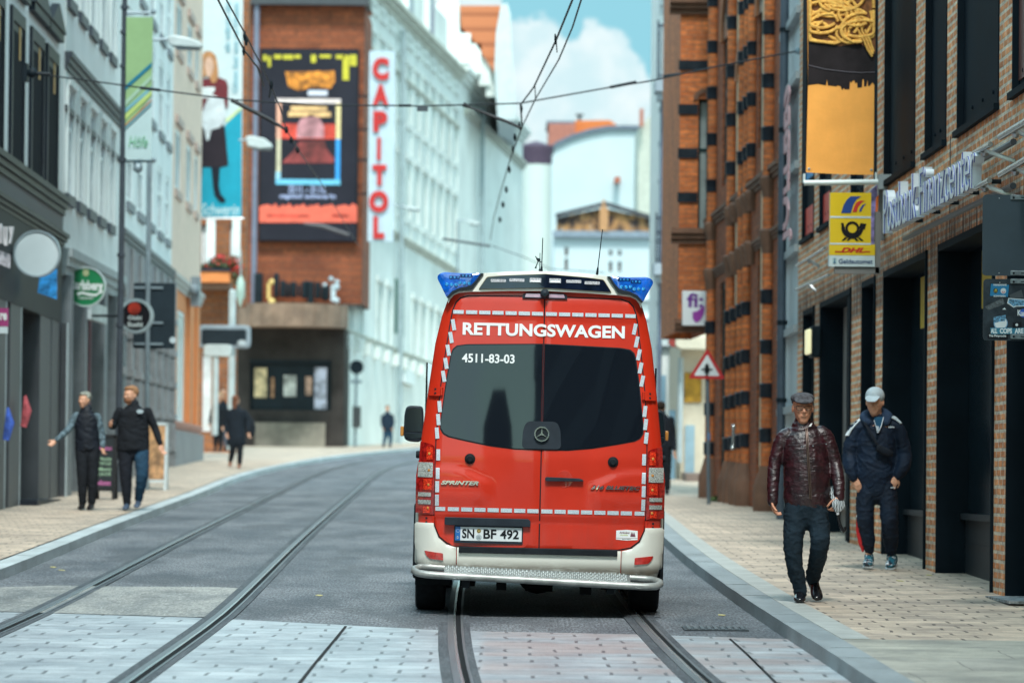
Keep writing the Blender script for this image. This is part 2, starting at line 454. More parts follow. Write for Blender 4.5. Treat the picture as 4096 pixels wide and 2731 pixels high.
KL = smoothline([(-4.3, -120), (-4.45, 20), (-4.72, 35.4), (-5.1, 50), (-5.5, 67.8), (-5.95, 85), (-6.02, 99), (-5.7, 116), (-4.9, 132), (-3.4, 150), (0, 168), (8, 190)])
KR = smoothline([(2.35, -120), (2.2, 10), (2.07, 23.2), (1.93, 31.6), (1.86, 41.5), (1.9, 52), (2.1, 75), (2.9, 95), (6, 120), (14, 150)])
slab = pave_mat('sidewalk_brick', .27, .30, (.60, .50, .40), (.48, .40, .32), (.09, .075, .065), jx=.085, jy=.10, rough=.62, jy_s=.35)
slab2 = pave_mat('sidewalk_slab', .8, 1.1, (.44, .44, .38), (.40, .40, .36), (.15, .14, .13), jx=.012, jy=.03, rough=.5)
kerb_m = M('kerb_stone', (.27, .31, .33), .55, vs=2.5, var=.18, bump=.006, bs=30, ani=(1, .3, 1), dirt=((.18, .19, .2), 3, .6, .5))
b = B(); b2 = B()
for (xa, ya), (xb, yb) in zip(KL, KL[1:]): b.quad((-30, ya, .1), (xa - .26, ya, .1), (xb - .26, yb, .1), (-30, yb, .1))
struct('sidewalk_left', b, slab)
b = B()
for (xa, ya), (xb, yb) in zip(KR, KR[1:]):
    (b2 if ya < 25.9 else b).quad((xa + .20, ya, .1), (30, ya, .1), (30, yb, .1), (xb + .20, yb, .1))
struct('sidewalk_right', b, slab); struct('sidewalk_slabs', b2, slab2)
# kerbs as separate stones with joints
def kerb(line, s, wd):
    b = B(); pl = [p for p in line if 12 < p[1] < 150]; y = 12.0
    while y < 150:
        L = 1.0; xa, xb = poly_at(line, y + .003), poly_at(line, y + L - .003); j = random.uniform(-.0015, .0015)
        a = [(xa, y + .003), (xb, y + L - .003)]
        strip(b, a, 0 if s > 0 else -wd, wd if s > 0 else 0, -.02, .104 + j)
        y += L
    b.box(-.001, .001, 11, 11.01, -.03, -.02)
    return b
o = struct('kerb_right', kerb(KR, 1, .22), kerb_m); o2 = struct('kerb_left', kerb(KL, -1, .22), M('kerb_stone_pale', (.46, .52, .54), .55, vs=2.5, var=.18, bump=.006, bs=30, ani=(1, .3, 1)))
for q in (o, o2):
    bv = q.modifiers.new('bevel', 'BEVEL'); bv.width = .022; bv.segments = 3; bv.limit_method = 'ANGLE'
b = B()
strip(b, [p for p in KR if 25.8 < p[1] < 75], .225, .42, .1, .103); struct('paved_edge_strip', b, M('edge_strip', (.42, .44, .42), .55, vs=4, bump=.004, dirt=((.2, .2, .2), 6, .6, .4)))
# paved crossing in the foreground
pav = pave_mat('crossing_pavers', .33, .36, (.34, .40, .45), (.42, .48, .53), (.07, .075, .085), jx=.07, jy=.045, rough=.42, tint=((.35, .24, .22), -.2, .55), jy_s=.8, bumpd=.003, spec=.6)
struct('paved_crossing', B().add([(-12, 8, .004), (2.6, 8, .004), (2.6, 27.4, .004), (1.5, 27.75, .004), (.9, 28.0, .004), (-.4, 28.2, .004), (-2.3, 29.6, .004), (-3.6, 30.3, .004), (-12, 32, .004)], [list(range(9))]), pav)
patch_m = asphalt('asphalt_patch', (.27, .285, .28), .62, .45)
pp = [(-4.75, 30.4), (-3.7, 30.1), (-2.45, 29.66), (-2.32, 29.7), (-2.34, 31.5), (-2.40, 34.4), (-2.6, 34.6), (-3.4, 34.55), (-4.1, 34.6), (-4.7, 34.0)]
struct('asphalt_patch', B().add([(x, y, .008) for x, y in pp], [list(range(len(pp)))]), patch_m)
# a dark crack running through the pavers, and repair seams
b = B(); c0 = [gnd(1378, 2502, .009), gnd(1330, 2560, .009), gnd(1262, 2640, .009), gnd(1185, 2735, .009)]
for p, q in zip(c0, c0[1:]): b.quad(p, p + Vector((.02, 0, 0)), q + Vector((.025, 0, 0)), q)
c0 = [gnd(2915, 2552, .009), gnd(2990, 2620, .009), gnd(3105, 2735, .009)]
for p, q in zip(c0, c0[1:]): b.quad(p, p + Vector((.016, 0, 0)), q + Vector((.018, 0, 0)), q)
struct('road_seam', b, M('seam', (.03, .033, .035), .9))
b = B(); b.box(1.3, 1.78, 28.55, 29.0, .001, .010)
g = Thing('drain_grate', 'small cast iron drain grate in the asphalt beside the right kerb', 'drain grate', (1.54, 28.8, 0))
g.part('frame', b, M('iron', (.05, .06, .07), .5, metal=.5))
b = B()
for i in range(9): b.box(1.33 + i * .05, 1.355 + i * .05, 28.58, 28.97, .0105, .016)
g.part('bar', b, M('iron_bar', (.13, .15, .17), .4, metal=.6))
# tram tracks: grooved rails set in the road
RLB = smoothline([(-2.2, -60), (-2.25, 22.6), (-2.25, 29), (-2.30, 32.6), (-2.6, 47.9), (-2.95, 70), (-3.32, 97), (-3.15, 112), (-2.4, 128), (-.3, 148), (5, 172)])
RLA = [(x - 1.44 - (.0 if y < 60 else 0), y) for x, y in RLB]
RRC = smoothline([(.10, -60), (-.18, 19), (-.30, 22.9), (-.40, 27), (-.47, 32), (-.48, 38), (-.2, 50), (.0, 75), (0, 97), (.2, 115), (1.2, 132), (4, 150)])
RRD = [(x + 1.45, y) for x, y in RRC]
def rail_parts(t, line):
    line = [p for p in line if p[1] > 12]
    L = line[0]
    t.part('rail', strip(strip(B(), line, -.032, .030, -.02, .014), line, .068, .086, -.02, .012), M('rail_steel', (.13, .145, .16), .4, metal=.4, vs=6, var=.12, ani=(3, .05, 1)), smooth=0)
    t.part('running_edge', strip(B(), line, .012, .0305, .0, .0155), M('rail_polished', (.55, .6, .62), .25, metal=.9, var=.05), smooth=0)
    t.part('groove', strip(B(), line, .030, .068, -.02, .0065), M('groove', (.012, .014, .016), .9))
    t.part('joint_filler', strip(strip(B(), line, -.10, -.033, -.02, .0088), line, .087, .135, -.02, .0088), asphalt('joint_bitumen', (.085, .097, .110), .6, .5))
t1 = Thing('tram_track', 'pair of grooved tram rails along the left lane, sweeping right in the distance', 'tram track', (-2.9, 22, 0))
rail_parts(t1, RLA); rail_parts(t1, RLB)
t2 = Thing('tram_track', 'pair of grooved tram rails under the red van', 'tram track', (.3, 22, 0))
rail_parts(t2, RRC); rail_parts(t2, RRD)
# bits of litter and leaves
lf = M('litter', (.5, .45, .2), .7)
for i, (x, y, z, a, lb) in enumerate([(212, 2270, 0, .3, 'yellow leaf lying on the road beside the left kerb'), (247, 2282, 0, 1.2, 'pale scrap lying on the road beside the left kerb'), (1275, 2383, 0, .1, 'pale blob of gum on the asphalt left of the van'),
                                      (3716, 2302, .1, .5, 'yellow leaf on the pavement by the brick pillar'), (3600, 2325, .1, 1, 'small leaf on the pavement in front of the young man'), (2886, 2462, 0, .4, 'small pale leaf on the asphalt near the drain grate')]):
    p = gnd(x, y, z); f = Fr(p + Vector((0, 0, .006)), (math.cos(a), math.sin(a), 0), (-math.sin(a), math.cos(a), .08), (0, 0, 1))
    single('litter', B().fpoly(f, [(-.03, 0), (-.012, .036), (.02, .03), (.036, -.006), (.006, -.036)], 0, .004), lf, lb, 'litter')

# ---------------------------------------------------------------- building helpers
def wall(b, f, u0, u1, w0, w1, ops, depth, back=None, top=True, D0=-8.0):
    "facade with real openings (u0,u1,w0,w1[,depth]) and reveals, joined to a body of some depth"
    us = sorted({u0, u1} | {min(max(o[i], u0), u1) for o in ops for i in (0, 1)})
    ws = sorted({w0, w1} | {min(max(o[i], w0), w1) for o in ops for i in (2, 3)})
    for ua, ub_ in zip(us, us[1:]):
        for wa, wb in zip(ws, ws[1:]):
            uc, wc = (ua + ub_) / 2, (wa + wb) / 2
            if ub_ - ua < 1e-6 or wb - wa < 1e-6: continue
            if any(o[0] < uc < o[1] and o[2] < wc < o[3] for o in ops): continue
            b.quad(f.p(ua, wa), f.p(ub_, wa), f.p(ub_, wb), f.p(ua, wb), [(ua, wa), (ub_, wa), (ub_, wb), (ua, wb)])
    for o in ops:
        a, c, e, g = o[:4]; D = -(o[4] if len(o) > 4 else depth)
        b.quad(f.p(a, e), f.p(a, e, D), f.p(a, g, D), f.p(a, g), [(a, e), (a - D, e), (a - D, g), (a, g)])
        b.quad(f.p(c, e, D), f.p(c, e), f.p(c, g), f.p(c, g, D), [(c - D, e), (c, e), (c, g), (c - D, g)])
        b.quad(f.p(a, g), f.p(a, g, D), f.p(c, g, D), f.p(c, g), [(a, g), (a, g - D), (c, g - D), (c, g)])
        b.quad(f.p(a, e, D), f.p(a, e), f.p(c, e), f.p(c, e, D), [(a, e - D), (a, e), (c, e), (c, e - D)])
        if back is not None: pass
    D = D0
    b.quad(f.p(u0, w0, D), f.p(u0, w0), f.p(u0, w1), f.p(u0, w1, D), [(u0 - 8, w0), (u0, w0), (u0, w1), (u0 - 8, w1)])
    b.quad(f.p(u1, w0), f.p(u1, w0, D), f.p(u1, w1, D), f.p(u1, w1), [(u1, w0), (u1 + 8, w0), (u1 + 8, w1), (u1, w1)])
    if top: b.quad(f.p(u0, w1), f.p(u1, w1), f.p(u1, w1, D), f.p(u0, w1, D), [(0, 0), (1, 0), (1, 1), (0, 1)])
    b.quad(f.p(u1, w0, D), f.p(u0, w0, D), f.p(u0, w1, D), f.p(u1, w1, D), [(0, 0), (1, 0), (1, 1), (0, 1)])
    return b
def window(t, f, o, depth, fm, gm, name='window', bars=1, trans=0, fw=.06, label=None, sill=None):
    a, c, e, g = o[:4]; D = -depth + .03; b = B()
    b.fbox(f, a, a + fw, e, g, D - .05, D); b.fbox(f, c - fw, c, e, g, D - .05, D)
    b.fbox(f, a + fw, c - fw, e, e + fw, D - .05, D); b.fbox(f, a + fw, c - fw, g - fw, g, D - .05, D)
    for i in range(bars):
        m = a + (c - a) * (i + 1) / (bars + 1); b.fbox(f, m - fw * .4, m + fw * .4, e + fw, g - fw, D - .045, D - .005)
    if trans:
        m = e + (g - e) * trans; b.fbox(f, a + fw, c - fw, m - fw * .5, m + fw * .5, D - .04, D - .002)
    w_ = t.part(name, b, fm, label=label, smooth=0)
    t.part('pane', B().fbox(f, a + .01, c - .01, e + .01, g - .01, D - .04, D - .03), gm, parent=w_, smooth=0)
    return w_
def cornice(b, f, u0, u1, w, h, d, steps=3):
    for i in range(steps): b.fbox(f, u0, u1, w + h * i / steps, w + h * (i + 1) / steps - .002, -.02, d * (i + 1) / steps)
    return b

# ---------------------------------------------------------------- right: brick bank building
bank_brick = brick_mat('tan_brick', (.92, .42, .17), (.60, .22, .08), (.74, .68, .54), bw=.26, rh=.079, ms=.017, streak=(2.98, 3.35))
r1 = Facade((4024, 2387), (3431, 2181), (3209, 1246), (3928, 894))
R1 = Thing('bank_building', 'tan brick bank building with dark tall openings along the right pavement', 'building', r1.p(0, .1))
ub = r1.ub; LT = r1.uw(3209, 1246)[1]; SILL = (r1.uw(3600, 686)[1] + r1.uw(3913, 473)[1]) / 2
END = ub(3184)
gops = [(-1.5, ub(4024)), (ub(3972), ub(3745)), (ub(3702), ub(3527)), (ub(3496), ub(3441)), (ub(3399), ub(3275)), (ub(3252), ub(3207))]
gops = [(a, c, .1, LT) for a, c in gops] + [(-4.5, -2.3, .1, LT), (-8.5, -5.5, .1, LT)]
def r1w(xa, xb, y): a = r1.uw(xa, y)[0]; c = r1.uw(xb, y)[0]; return (min(a, c), max(a, c), SILL, 9.2)
wops = [r1w(3538, 3661, 640), r1w(3702, 3786, 560), r1w(3831, 3996, 440), r1w(4052, 4130, 380), r1w(3405, 3455, 800), r1w(3279, 3324, 930), r1w(3209, 3256, 950)]
wops += [(-3.9 - i * 3, -2.2 - i * 3, SILL, 9.2) for i in range(3)]
b = wall(B(), r1, -11.5, END, .06, 10.5, gops + wops, .32)
R1.part('wall', b, bank_brick, smooth=0)
blk = BLACK(); blk2 = M('black_panel', (.007, .013, .019), .7, var=.25, vs=1.2, spec=.06); dg = DARKG()
gray_in = M('grey_render', (.24, .23, .22), .8, var=.15)
yel = M('yellow_panel', (.55, .38, .02), .5)
for i, o in enumerate(gops):
    a, c, e, g_ = o; b = B()
    b.fbox(r1, a + .002, a + .05, e, g_, -.30, .025); b.fbox(r1, c - .05, c - .002, e, g_, -.30, .012)
    b.fbox(r1, a + .05, c - .05, g_ - .07, g_ - .002, -.30, .01)
    if i == 4: b.fbox(r1, a + .05, a + .75, e, g_ - .07, -.30, -.02)
    w_ = R1.part('shop_window', b, blk2, smooth=0)
    R1.part('pane', B().fbox(r1, a + .05, c - .05, e + .62, g_ - .07, -.315, -.29), gray_in if i == 4 else dg, parent=w_)
    b = B(); b.fbox(r1, a + .05, c - .05, e, e + .62, -.315, -.27); b.fbox(r1, a + .05, c - .05, e + .60, e + .66, -.27, -.22); b.fbox(r1, a + .05, c - .05, e + .35, e + .37, -.27, -.262)
    R1.part('kick_panel', b, gray_in if i == 4 else M('charcoal_panel', (.013, .021, .028), .5, spec=.3), parent=w_)
    if i in (1, 2, 0): R1.part('yellow_strip', B().fbox(r1, a + .1, a + 2.2 * (c - a) / 3, g_ - .66, g_ - .12, -.288, -.275), yel, parent=w_)
red_p = M('red_print', (.62, .05, .03), .5); blue_p = M('blue_print', (.05, .30, .62), .5)
for i, o in enumerate(wops):
    a, c, e, g_ = o; b = B()
    b.fbox(r1, a + .003, c - .003, e + .0, g_, -.10, -.05)
    b.fbox(r1, a - .02, c + .02, e - .06, e - .003, -.08, .05); b.fbox(r1, c - .04, c - .003, e, g_, -.05, .012); b.fbox(r1, a + .003, a + .04, e, g_, -.05, .012)
    for k in range(3): b.lathe(r1.p(a + (c - a) * (.25 + .25 * k), e + .16, -.045), [(.018, -.01), (.018, .01)], 8, 'x')
    w_ = R1.part('dark_panel_window', b, blk2, smooth=0)
    if i in (5, 6):
        R1.part('red_print', B().fbox(r1, a + .04, c - .04, e + .05, e + .42, -.049, -.04), red_p, parent=w_)
        R1.part('blue_print', B().fbox(r1, a + .1, c - .04, e + .80, e + 1.0, -.049, -.04), blue_p, parent=w_)
    if i == 3:
        R1.part('brown_print', B().fbox(r1, a + .04, c - .04, e + .1, e + 1.4, -.049, -.04), M('brown_print', (.16, .07, .06), .4), parent=w_)
        R1.part('pale_print', B().fbox(r1, a + .04, c - .04, e + 1.4, e + 2.6, -.049, -.04), M('pale_print', (.45, .55, .6), .4), parent=w_)
    for u in (a,):
        pass
R1.part('brick_joint', B().fbox(r1, -1.2, -1.17, LT + .1, SILL - .05, -.01, .004).fbox(r1, ub(3790), ub(3790) + .03, LT, SILL, -.01, .004), blk)
# wall of little granite setts in front of the openings
b = B()
for a, c, e, g_ in gops[:6]: b.fbox(r1, a + .05, c - .05, .09, .112, -.3, .18)
struct('granite_strip', b, M('granite', (.26, .28, .29), .8, vs=14, var=.6, bump=.02, bs=16))
# sidewalk wall lamp
lt = Thing('wall_lamp', 'small wall lamp with lit cream cover beside the far dark doorway', 'lamp', r1.p(r1.uw(3250, 1366, .1)[0], 1.2))
u, w_ = r1.uw(3250, 1366, .1)
lt.part('housing', B().fbox(r1, u - .1, u + .35, w_ - .2, w_ + .2, 0, .12), blk, bevel=.02)
lt.part('cover', B().fbox(r1, u - .1, u + .35, w_ - .16, w_ + .16, .121, .17), M('lamp_cream', (.8, .75, .45), .4, emis=.35), bevel=.02)

# pale building behind the downpipe
r1b = Facade((3184, 2095), (3121, 2068), (3184, 760), (3136, 800)); r1b.ex.z = r1.k
b0 = r1b.ub(3186); b1 = r1b.ub(3118)
RB = Thing('pale_shopfront_building', 'narrow pale panelled building between the brick bank and the orange building', 'building', r1b.p(b0, .1))
pale = M('pale_panel', (.50, .56, .58), .6, var=.06, vs=.7)
zz = [r1b.uw(3160, y)[1] for y in (110, 360, 700, 1020, 1330, 1640)]
b = wall(B(), Fr(r1b.o - r1b.n * .05, r1b.ex, r1b.ez, r1b.n), b0, b1, .1, 13, [], .1)
RB.part('wall', b, pale, smooth=0)
b = B()
for z in zz: b.fbox(r1b, b0, b1, z - .05, z + .05, -.08, .06)
RB.part('panel_frame', b, M('grey_frame', (.30, .34, .36), .5), smooth=0)
tb = B(); u_c = (b0 + b1) / 2; ftx = Fr(r1b.p(u_c, 0, .05), (0, 0, 1), tuple(r1b.ex), tuple(r1b.n))
z0 = r1b.uw(3160, 980)[1]; z1 = r1b.uw(3160, 360)[1]
put_text(tb, 'JOLLBBS', ftx, z0, z1, -(b1 - b0) * .36, (b1 - b0) * .3, d=.01, thick=.02, bold=.03)
RB.part('lettering', tb, M('faint_red', (.62, .36, .38), .6), smooth=0)

# downpipe / mast at the corner
p0 = gnd(3121, 2068, .1); Yp = p0.y - 1.2
b = B(); b.tube([at(3122, 2075, Yp), at(3128, 1000, Yp), at(3141, -120, Yp)], .062, 16)
pipe = Thing('downpipe', 'tall dark grey pipe running up between the orange building and the pale panels', 'pipe', at(3122, 2075, Yp))
pipe.part('pipe', b, M('slate_pipe', (.055, .075, .10), .45, var=.2))
b = B()
for y in (120, 520, 930, 1290, 1600, 1850): b.lathe(at(3122 + (2075 - y) * .0088, y, Yp), [(.078, -.03), (.078, .03)], 16)
pipe.part('clamp', b, blk)

# ---------------------------------------------------------------- right: orange brick building with round shafts
org = brick_mat('orange_brick', (.66, .20, .05), (.46, .12, .028), (.36, .16, .075), bw=.26, rh=.085, ms=.010, rough=.7)
gb = M('glazed_black', (.018, .024, .032), .3, var=.3); stone = M('brown_stone', (.15, .075, .045), .7, var=.2, bump=.01)
teal = M('teal_frame', (.012, .05, .055), .5); ltp = M('pale_curtain', (.42, .5, .5), .7)
r2 = Facade((3054, 2038), (2816, 1982), (2816, 905), (3054, 709))
n0 = r2.ub(3118); n1 = r2.ub(2826)
R2 = Thing('orange_brick_building', 'ornate orange brick building with round shafts and glazed black bands on the right', 'building', r2.p(n0, .1))
def U(x, y=1300): return r2.uw(x, y)[0]
SILL2 = r2.uw(2900, 830)[1]
def W2(x, y): return r2.uw(x, y)[1]
gtop = (W2(2900, 1130) + W2(3060, 1060)) / 2
ops = []
def op2(xa, xb, z0, z1): a, c = U(xa), U(xb); ops.append((min(a, c), max(a, c), z0, z1))
op2(3030, 3076, .3, gtop + .3); op2(2882, 2922, .3, gtop + .1); op2(2962, 2972, .8, gtop - .8)
up0_, up1_ = W2(2900, 470), 20
op2(2884, 2922, SILL2 + .4, W2(2900, 150)); op2(3026, 3070, SILL2 + .5, W2(3030, 60)); op2(2948, 2970, SILL2 + .5, W2(2970, 300))
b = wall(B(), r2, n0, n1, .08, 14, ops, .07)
R2.part('wall', b, brick_mat('shadowy_brick', (.36, .10, .03), (.24, .06, .018), (.20, .09, .05), bw=.26, rh=.085, ms=.010, rough=.8), smooth=0)  # shade behind the shafts put into a darker copy of the orange brick
b = B()
for x in (2946, 2972, 3048): b.fbox(r2, U(x) - .10, U(x) + .10, .5 if x != 2972 else SILL2 + .2, 14, -.02, .02)
R2.part('cream_pilaster_strip', b, M('cream_brick', (.62, .46, .30), .8, var=.2, vs=9), smooth=0)
b = B()
for o in ops[3:]:
    m = (o[0] + o[1]) / 2; b.ring(r2, m, o[3] - .05, (o[1] - o[0]) / 2, (o[1] - o[0]) / 2 + .25, -.02, .05, 14, 0, 180)
R2.part('arch', b, org, smooth=0)
b = B()
for o in ops[3:]: b.fpoly(r2, [((o[0] + o[1]) / 2 + (o[1] - o[0]) / 2 * math.cos(R_(a)), o[3] - .05 + (o[1] - o[0]) / 2 * math.sin(R_(a))) for a in range(0, 181, 20)], -.01, .012)
R2.part('arch_recess', b, dg, smooth=0)
for o in ops: window(R2, r2, o, .07, teal, dg, bars=0, trans=.62, fw=.12)
# shafts with bands, capitals and bases
band = W2(2900, 614) - W2(2900, 790)
for xs, r, wa, wb in [(2858, .10, .1, 14), (2934, .09, .1, 14), (2980, .09, .1, 14), (2998, .08, .1, 14), (3014, .08, SILL2, 14), (3086, .10, .1, 14), (2952, .08, .1, gtop - .6)]:
    c = r2.p(U(xs), 0, r * .55); c.z = 0; kz = r2.k * U(xs)
    b = B(); n = 20; h = (wb - wa)
    for k in range(n):
        q0, q1 = 2 * math.pi * k / n, 2 * math.pi * (k + 1) / n
        P = lambda q, z: (c.x + r * math.cos(q), c.y + r * math.sin(q), z)
        b.quad(P(q0, wa), P(q1, wa), P(q1, wb), P(q0, wb), [(q0 * r, wa), (q1 * r, wa), (q1 * r, wb), (q0 * r, wb)])
    R2.part('shaft', b, org)
    b = B(); bz = [W2(2865, y) for y in (1793, 1636, 1484, 1309)] + [W2(3010, 614) + .82 * i for i in range(9)]
    for z in bz:
        z += r2.k * U(xs)
        if wa < z < wb: b.lathe((c.x, c.y, z), [(r + .005, -.10), (r + .022, -.09), (r + .022, .09), (r + .035, .11), (r + .005, .13)], 20)
    R2.part('glazed_band', b, gb)
    b = B()
    if wa < 1: b.lathe((c.x, c.y, .1), [(r + .11, 0), (r + .11, .38), (r + .08, .45), (r + .03, .62), (r + .01, .70)], 20)
    b.lathe((c.x, c.y, SILL2 - .25 + kz), [(r + .005, -.2), (r + .02, -.08), (r + .05, 0), (r + .05, .10), (r + .01, .13)], 20)
    b.lathe((c.x, c.y, gtop + .3 + kz), [(r + .005, -.25), (r + .02, -.12), (r + .045, 0), (r + .05, .10), (r + .01, .13)], 20)
    R2.part('capital', b, stone)
b = B(); cornice(b, r2, n0, n1, SILL2 - .18, .2, .10); cornice(b, r2, n0, n1, gtop + .25, .16, .07)
R2.part('cornice', b, stone, smooth=0)
# the bay that steps out, seen from its side
Yb = r2.p(n1, 0).y; fb = facing(Yb)
def X_(x, y=700): return fb.uw(x, y)[0]
def Z_(y, x=2770): return fb.uw(x, y)[1]
x0, x1 = X_(2712, 1300), X_(2846, 1300)
wo_ = (X_(2792), X_(2838), Z_(925), Z_(395)); 
b = B(); wall(b, fb, x0, x1, Z_(1325), 14, [wo_, (X_(2800), X_(2846), Z_(60), 14)], .25)
R2.part('bay_wall', b, org, smooth=0)
window(R2, fb, wo_, .25, teal, ltp, bars=0, trans=.62, fw=.05)
b = B()
for y in (262, 438, 614, 790): b.fbox(fb, x0 - .03, X_(2790 if y > 400 else 2846), Z_(y) - .09, Z_(y) + .09, -.02, .035)
R2.part('glazed_band', b, gb, smooth=0)
b = B(); cornice(b, fb, x0 - .14, x1, Z_(975), .28, .16); cornice(b, fb, x0 - .2, x1, Z_(60), .3, .22); cornice(b, fb, x0 - .06, x1, Z_(1330), .24, .12)
b.ring(fb, (wo_[0] + wo_[1]) / 2, wo_[3] - .02, .12, .2, -.02, .04, 16, 0, 180)
R2.part('cornice', b, stone, smooth=0)
# sign on the bay
sg = Thing('shop_sign', 'square white sign with purple letters and a purple smile on the orange brick bay', 'sign', fb.p(X_(2780), Z_(1305), .1))
a, c, e, g_ = X_(2728, 1200), X_(2833, 1200), Z_(1303), Z_(1165)
sg.part('panel', B().fbox(fb, a, c, e, g_, .05, .18), M('sign_white', (.74, .78, .80), .4, var=.03), bevel=.01)
pur = M('sign_purple', (.16, .03, .28), .5)
tb = B(); put_text(tb, 'fi:', fb, a + .08, c - .10, e + (g_ - e) * .52, g_ - .04, d=.182, bold=.03); sg.part('lettering', tb, pur)
mg = [(a + (c - a) * .38, e + .24), (a + (c - a) * .55, e + .26), (a + (c - a) * .85, e + .36), (a + (c - a) * .82, e + .22), (a + (c - a) * .68, e + .09), (a + (c - a) * .52, e + .05), (a + (c - a) * .4, e + .12)]
sg.part('smile', B().fpoly(fb, mg, .18, .19), M('sign_magenta', (.30, .04, .34), .5))

# white building with balconies behind it
Yw = 92; fw_ = facing(Yw)
WB = Thing('balcony_building', 'white plastered building with iron balconies behind the orange brick building', 'building', (fw_.uw(2680, 1900)[0], Yw, .1))
X = lambda x, y=800, f=fw_: f.uw(x, y)[0]
Z = lambda y, x=2680, f=fw_: f.uw(x, y)[1]
wh = WHITE()
b = wall(B(), fw_, X(2646), X(2646) + 9, .1, 15, [(X(2700), X(2740), Z(950), Z(640))], .2)
WB.part('wall', b, wh, smooth=0)
window(WB, fw_, (X(2700), X(2740), Z(950), Z(640)), .2, wh, ltp)
b = B()
for y in (455, 590, 735, 1150, 1230, 1400): cornice(b, fw_, X(2630), X(2800), Z(y), .14, .16)
cornice(b, fw_, X(2630), X(2800), Z(60), .6, .5)
WB.part('cornice', b, M('moulding', (.55, .62, .66), .7), smooth=0)
ir = M('wrought_iron', (.05, .07, .10), .5)
for yb, yt in ((335, 125), (1060, 885)):
    b = B(); b.fbox(fw_, X(2612), X(2800), Z(yb + 45), Z(yb), .0, 1.1); b.fbox(fw_, X(2622), X(2800), Z(yb + 75), Z(yb + 46), .0, .9)
    sl = WB.part('balcony', b, M('balcony_slab', (.30, .36, .42), .7), smooth=0)
    b = B(); b.fbox(fw_, X(2620), X(2800), Z(yt), Z(yt) + .06, 1.0, 1.06); b.fbox(fw_, X(2620), X(2800), Z(yb) + .08, Z(yb) + .12, 1.0, 1.06)
    n = 26
    for i in range(n):
        u = X(2620) + (X(2800) - X(2620)) * i / (n - 1); b.fbox(fw_, u, u + .022, Z(yb), Z(yt), 1.02, 1.045)
        if yb > 900: b.ring(fw_, u + .02, (Z(yb) + Z(yt)) / 2 + .2 * (i % 2), .03, .055, 1.02, 1.045, 10)
    b.fbox(fw_, X(2616), X(2624), Z(yb), Z(yt) + .15, 1.0, 1.06)
    WB.part('railing', b, ir, parent=sl, smooth=0)
WB.part('downpipe', B().tube([fw_.p(X(2645), Z(380), .3), fw_.p(X(2640), Z(1900), .3)], .055, 10), M('slate_pipe2', (.13, .17, .24), .5))
# cream shop wall below the bay, with poster
Yc = 86; fc_ = facing(Yc)
Xc = lambda x, y=1500: fc_.uw(x, y)[0]
Zc = lambda y, x=2760: fc_.uw(x, y)[1]
CW = Thing('cream_shopfront', 'cream shopfront wall with a yellow poster behind the warning sign', 'building', (Xc(2770), Yc, .1))
CW.part('wall', wall(B(), fc_, Xc(2722), Xc(2722) + 6, .1, Zc(1330), [], .1), M('cream_plaster', (.62, .56, .44), .8, var=.08), smooth=0)
CW.part('awning', B().fpoly(fc_, [(Xc(2695), Zc(1345)), (Xc(2693), Zc(1385)), (Xc(2712), Zc(1400)), (Xc(2860), Zc(1402)), (Xc(2860), Zc(1345))], .0, .9), M('cream_awning', (.66, .62, .50), .7), bevel=.03)
CW.part('awning_end', B().disc(fc_, Xc(2692), Zc(1368), .12, .1, .8), M('red_end', (.35, .05, .04), .6))
CW.part('poster', B().fbox(fc_, Xc(2738, 1500), Xc(2806, 1500), Zc(1608), Zc(1490), .01, .05), M('poster_yellow', (.42, .22, .02), .6, var=.7, vs=2.2), smooth=0)
CW.part('door_panel', B().fbox(fc_, Xc(2742), Xc(2780), .1, Zc(1700), .01, .06), M('door_blue', (.28, .42, .5), .5), smooth=0)
CW.part('step', B().box(Xc(2730), Xc(2860), Yc - 2.2, Yc, .1, .26), M('step_brown', (.20, .15, .13), .8), smooth=0)
CW.part('downpipe', B().tube([fc_.p(Xc(2722, 1430), Zc(1430), .25), fc_.p(Xc(2716, 1850), Zc(1850), .25)], .06, 10), M('white_pipe', (.42, .5, .53), .5))
CW.part('pillar', B().fbox(fc_, Xc(2652), Xc(2668), .1, Zc(1500), -1, -.6).fbox(fc_, Xc(2682), Xc(2706), .1, Zc(1640), -.6, -.2), M('blue_pillar', (.22, .38, .5), .5), smooth=0)
# far right pale shop with colour fragments (beyond the van's right side)
FS = Thing('far_shopfront', 'distant pale shopfront with coloured signs seen past the right side of the van', 'building', (X(2640, 1700, facing(130)), 130, .1))
f13 = facing(130); q = lambda x, y: f13.uw(x, y)
FS.part('wall', wall(B(), f13, q(2560, 1500)[0], q(2560, 1500)[0] + 9, .1, q(2640, 1150)[1], [(q(2640, 1)[0], q(2700, 1)[0], .1, q(2640, 1560)[1])], .6), wh, smooth=0)
b = B()
for y in (1215, 1290, 1345, 1430): cornice(b, f13, q(2560, 1)[0], q(2720, 1)[0], q(2640, y)[1], .16, .3)
FS.part('moulding', b, M('moulding', (.5, .6, .6), .7), smooth=0)
FS.part('shop_window', B().fbox(f13, q(2642, 1)[0], q(2698, 1)[0], .3, q(2640, 1565)[1], -.5, -.4), M('shop_mix', (.25, .33, .36), .4, var=.6, vs=1.5), smooth=0)
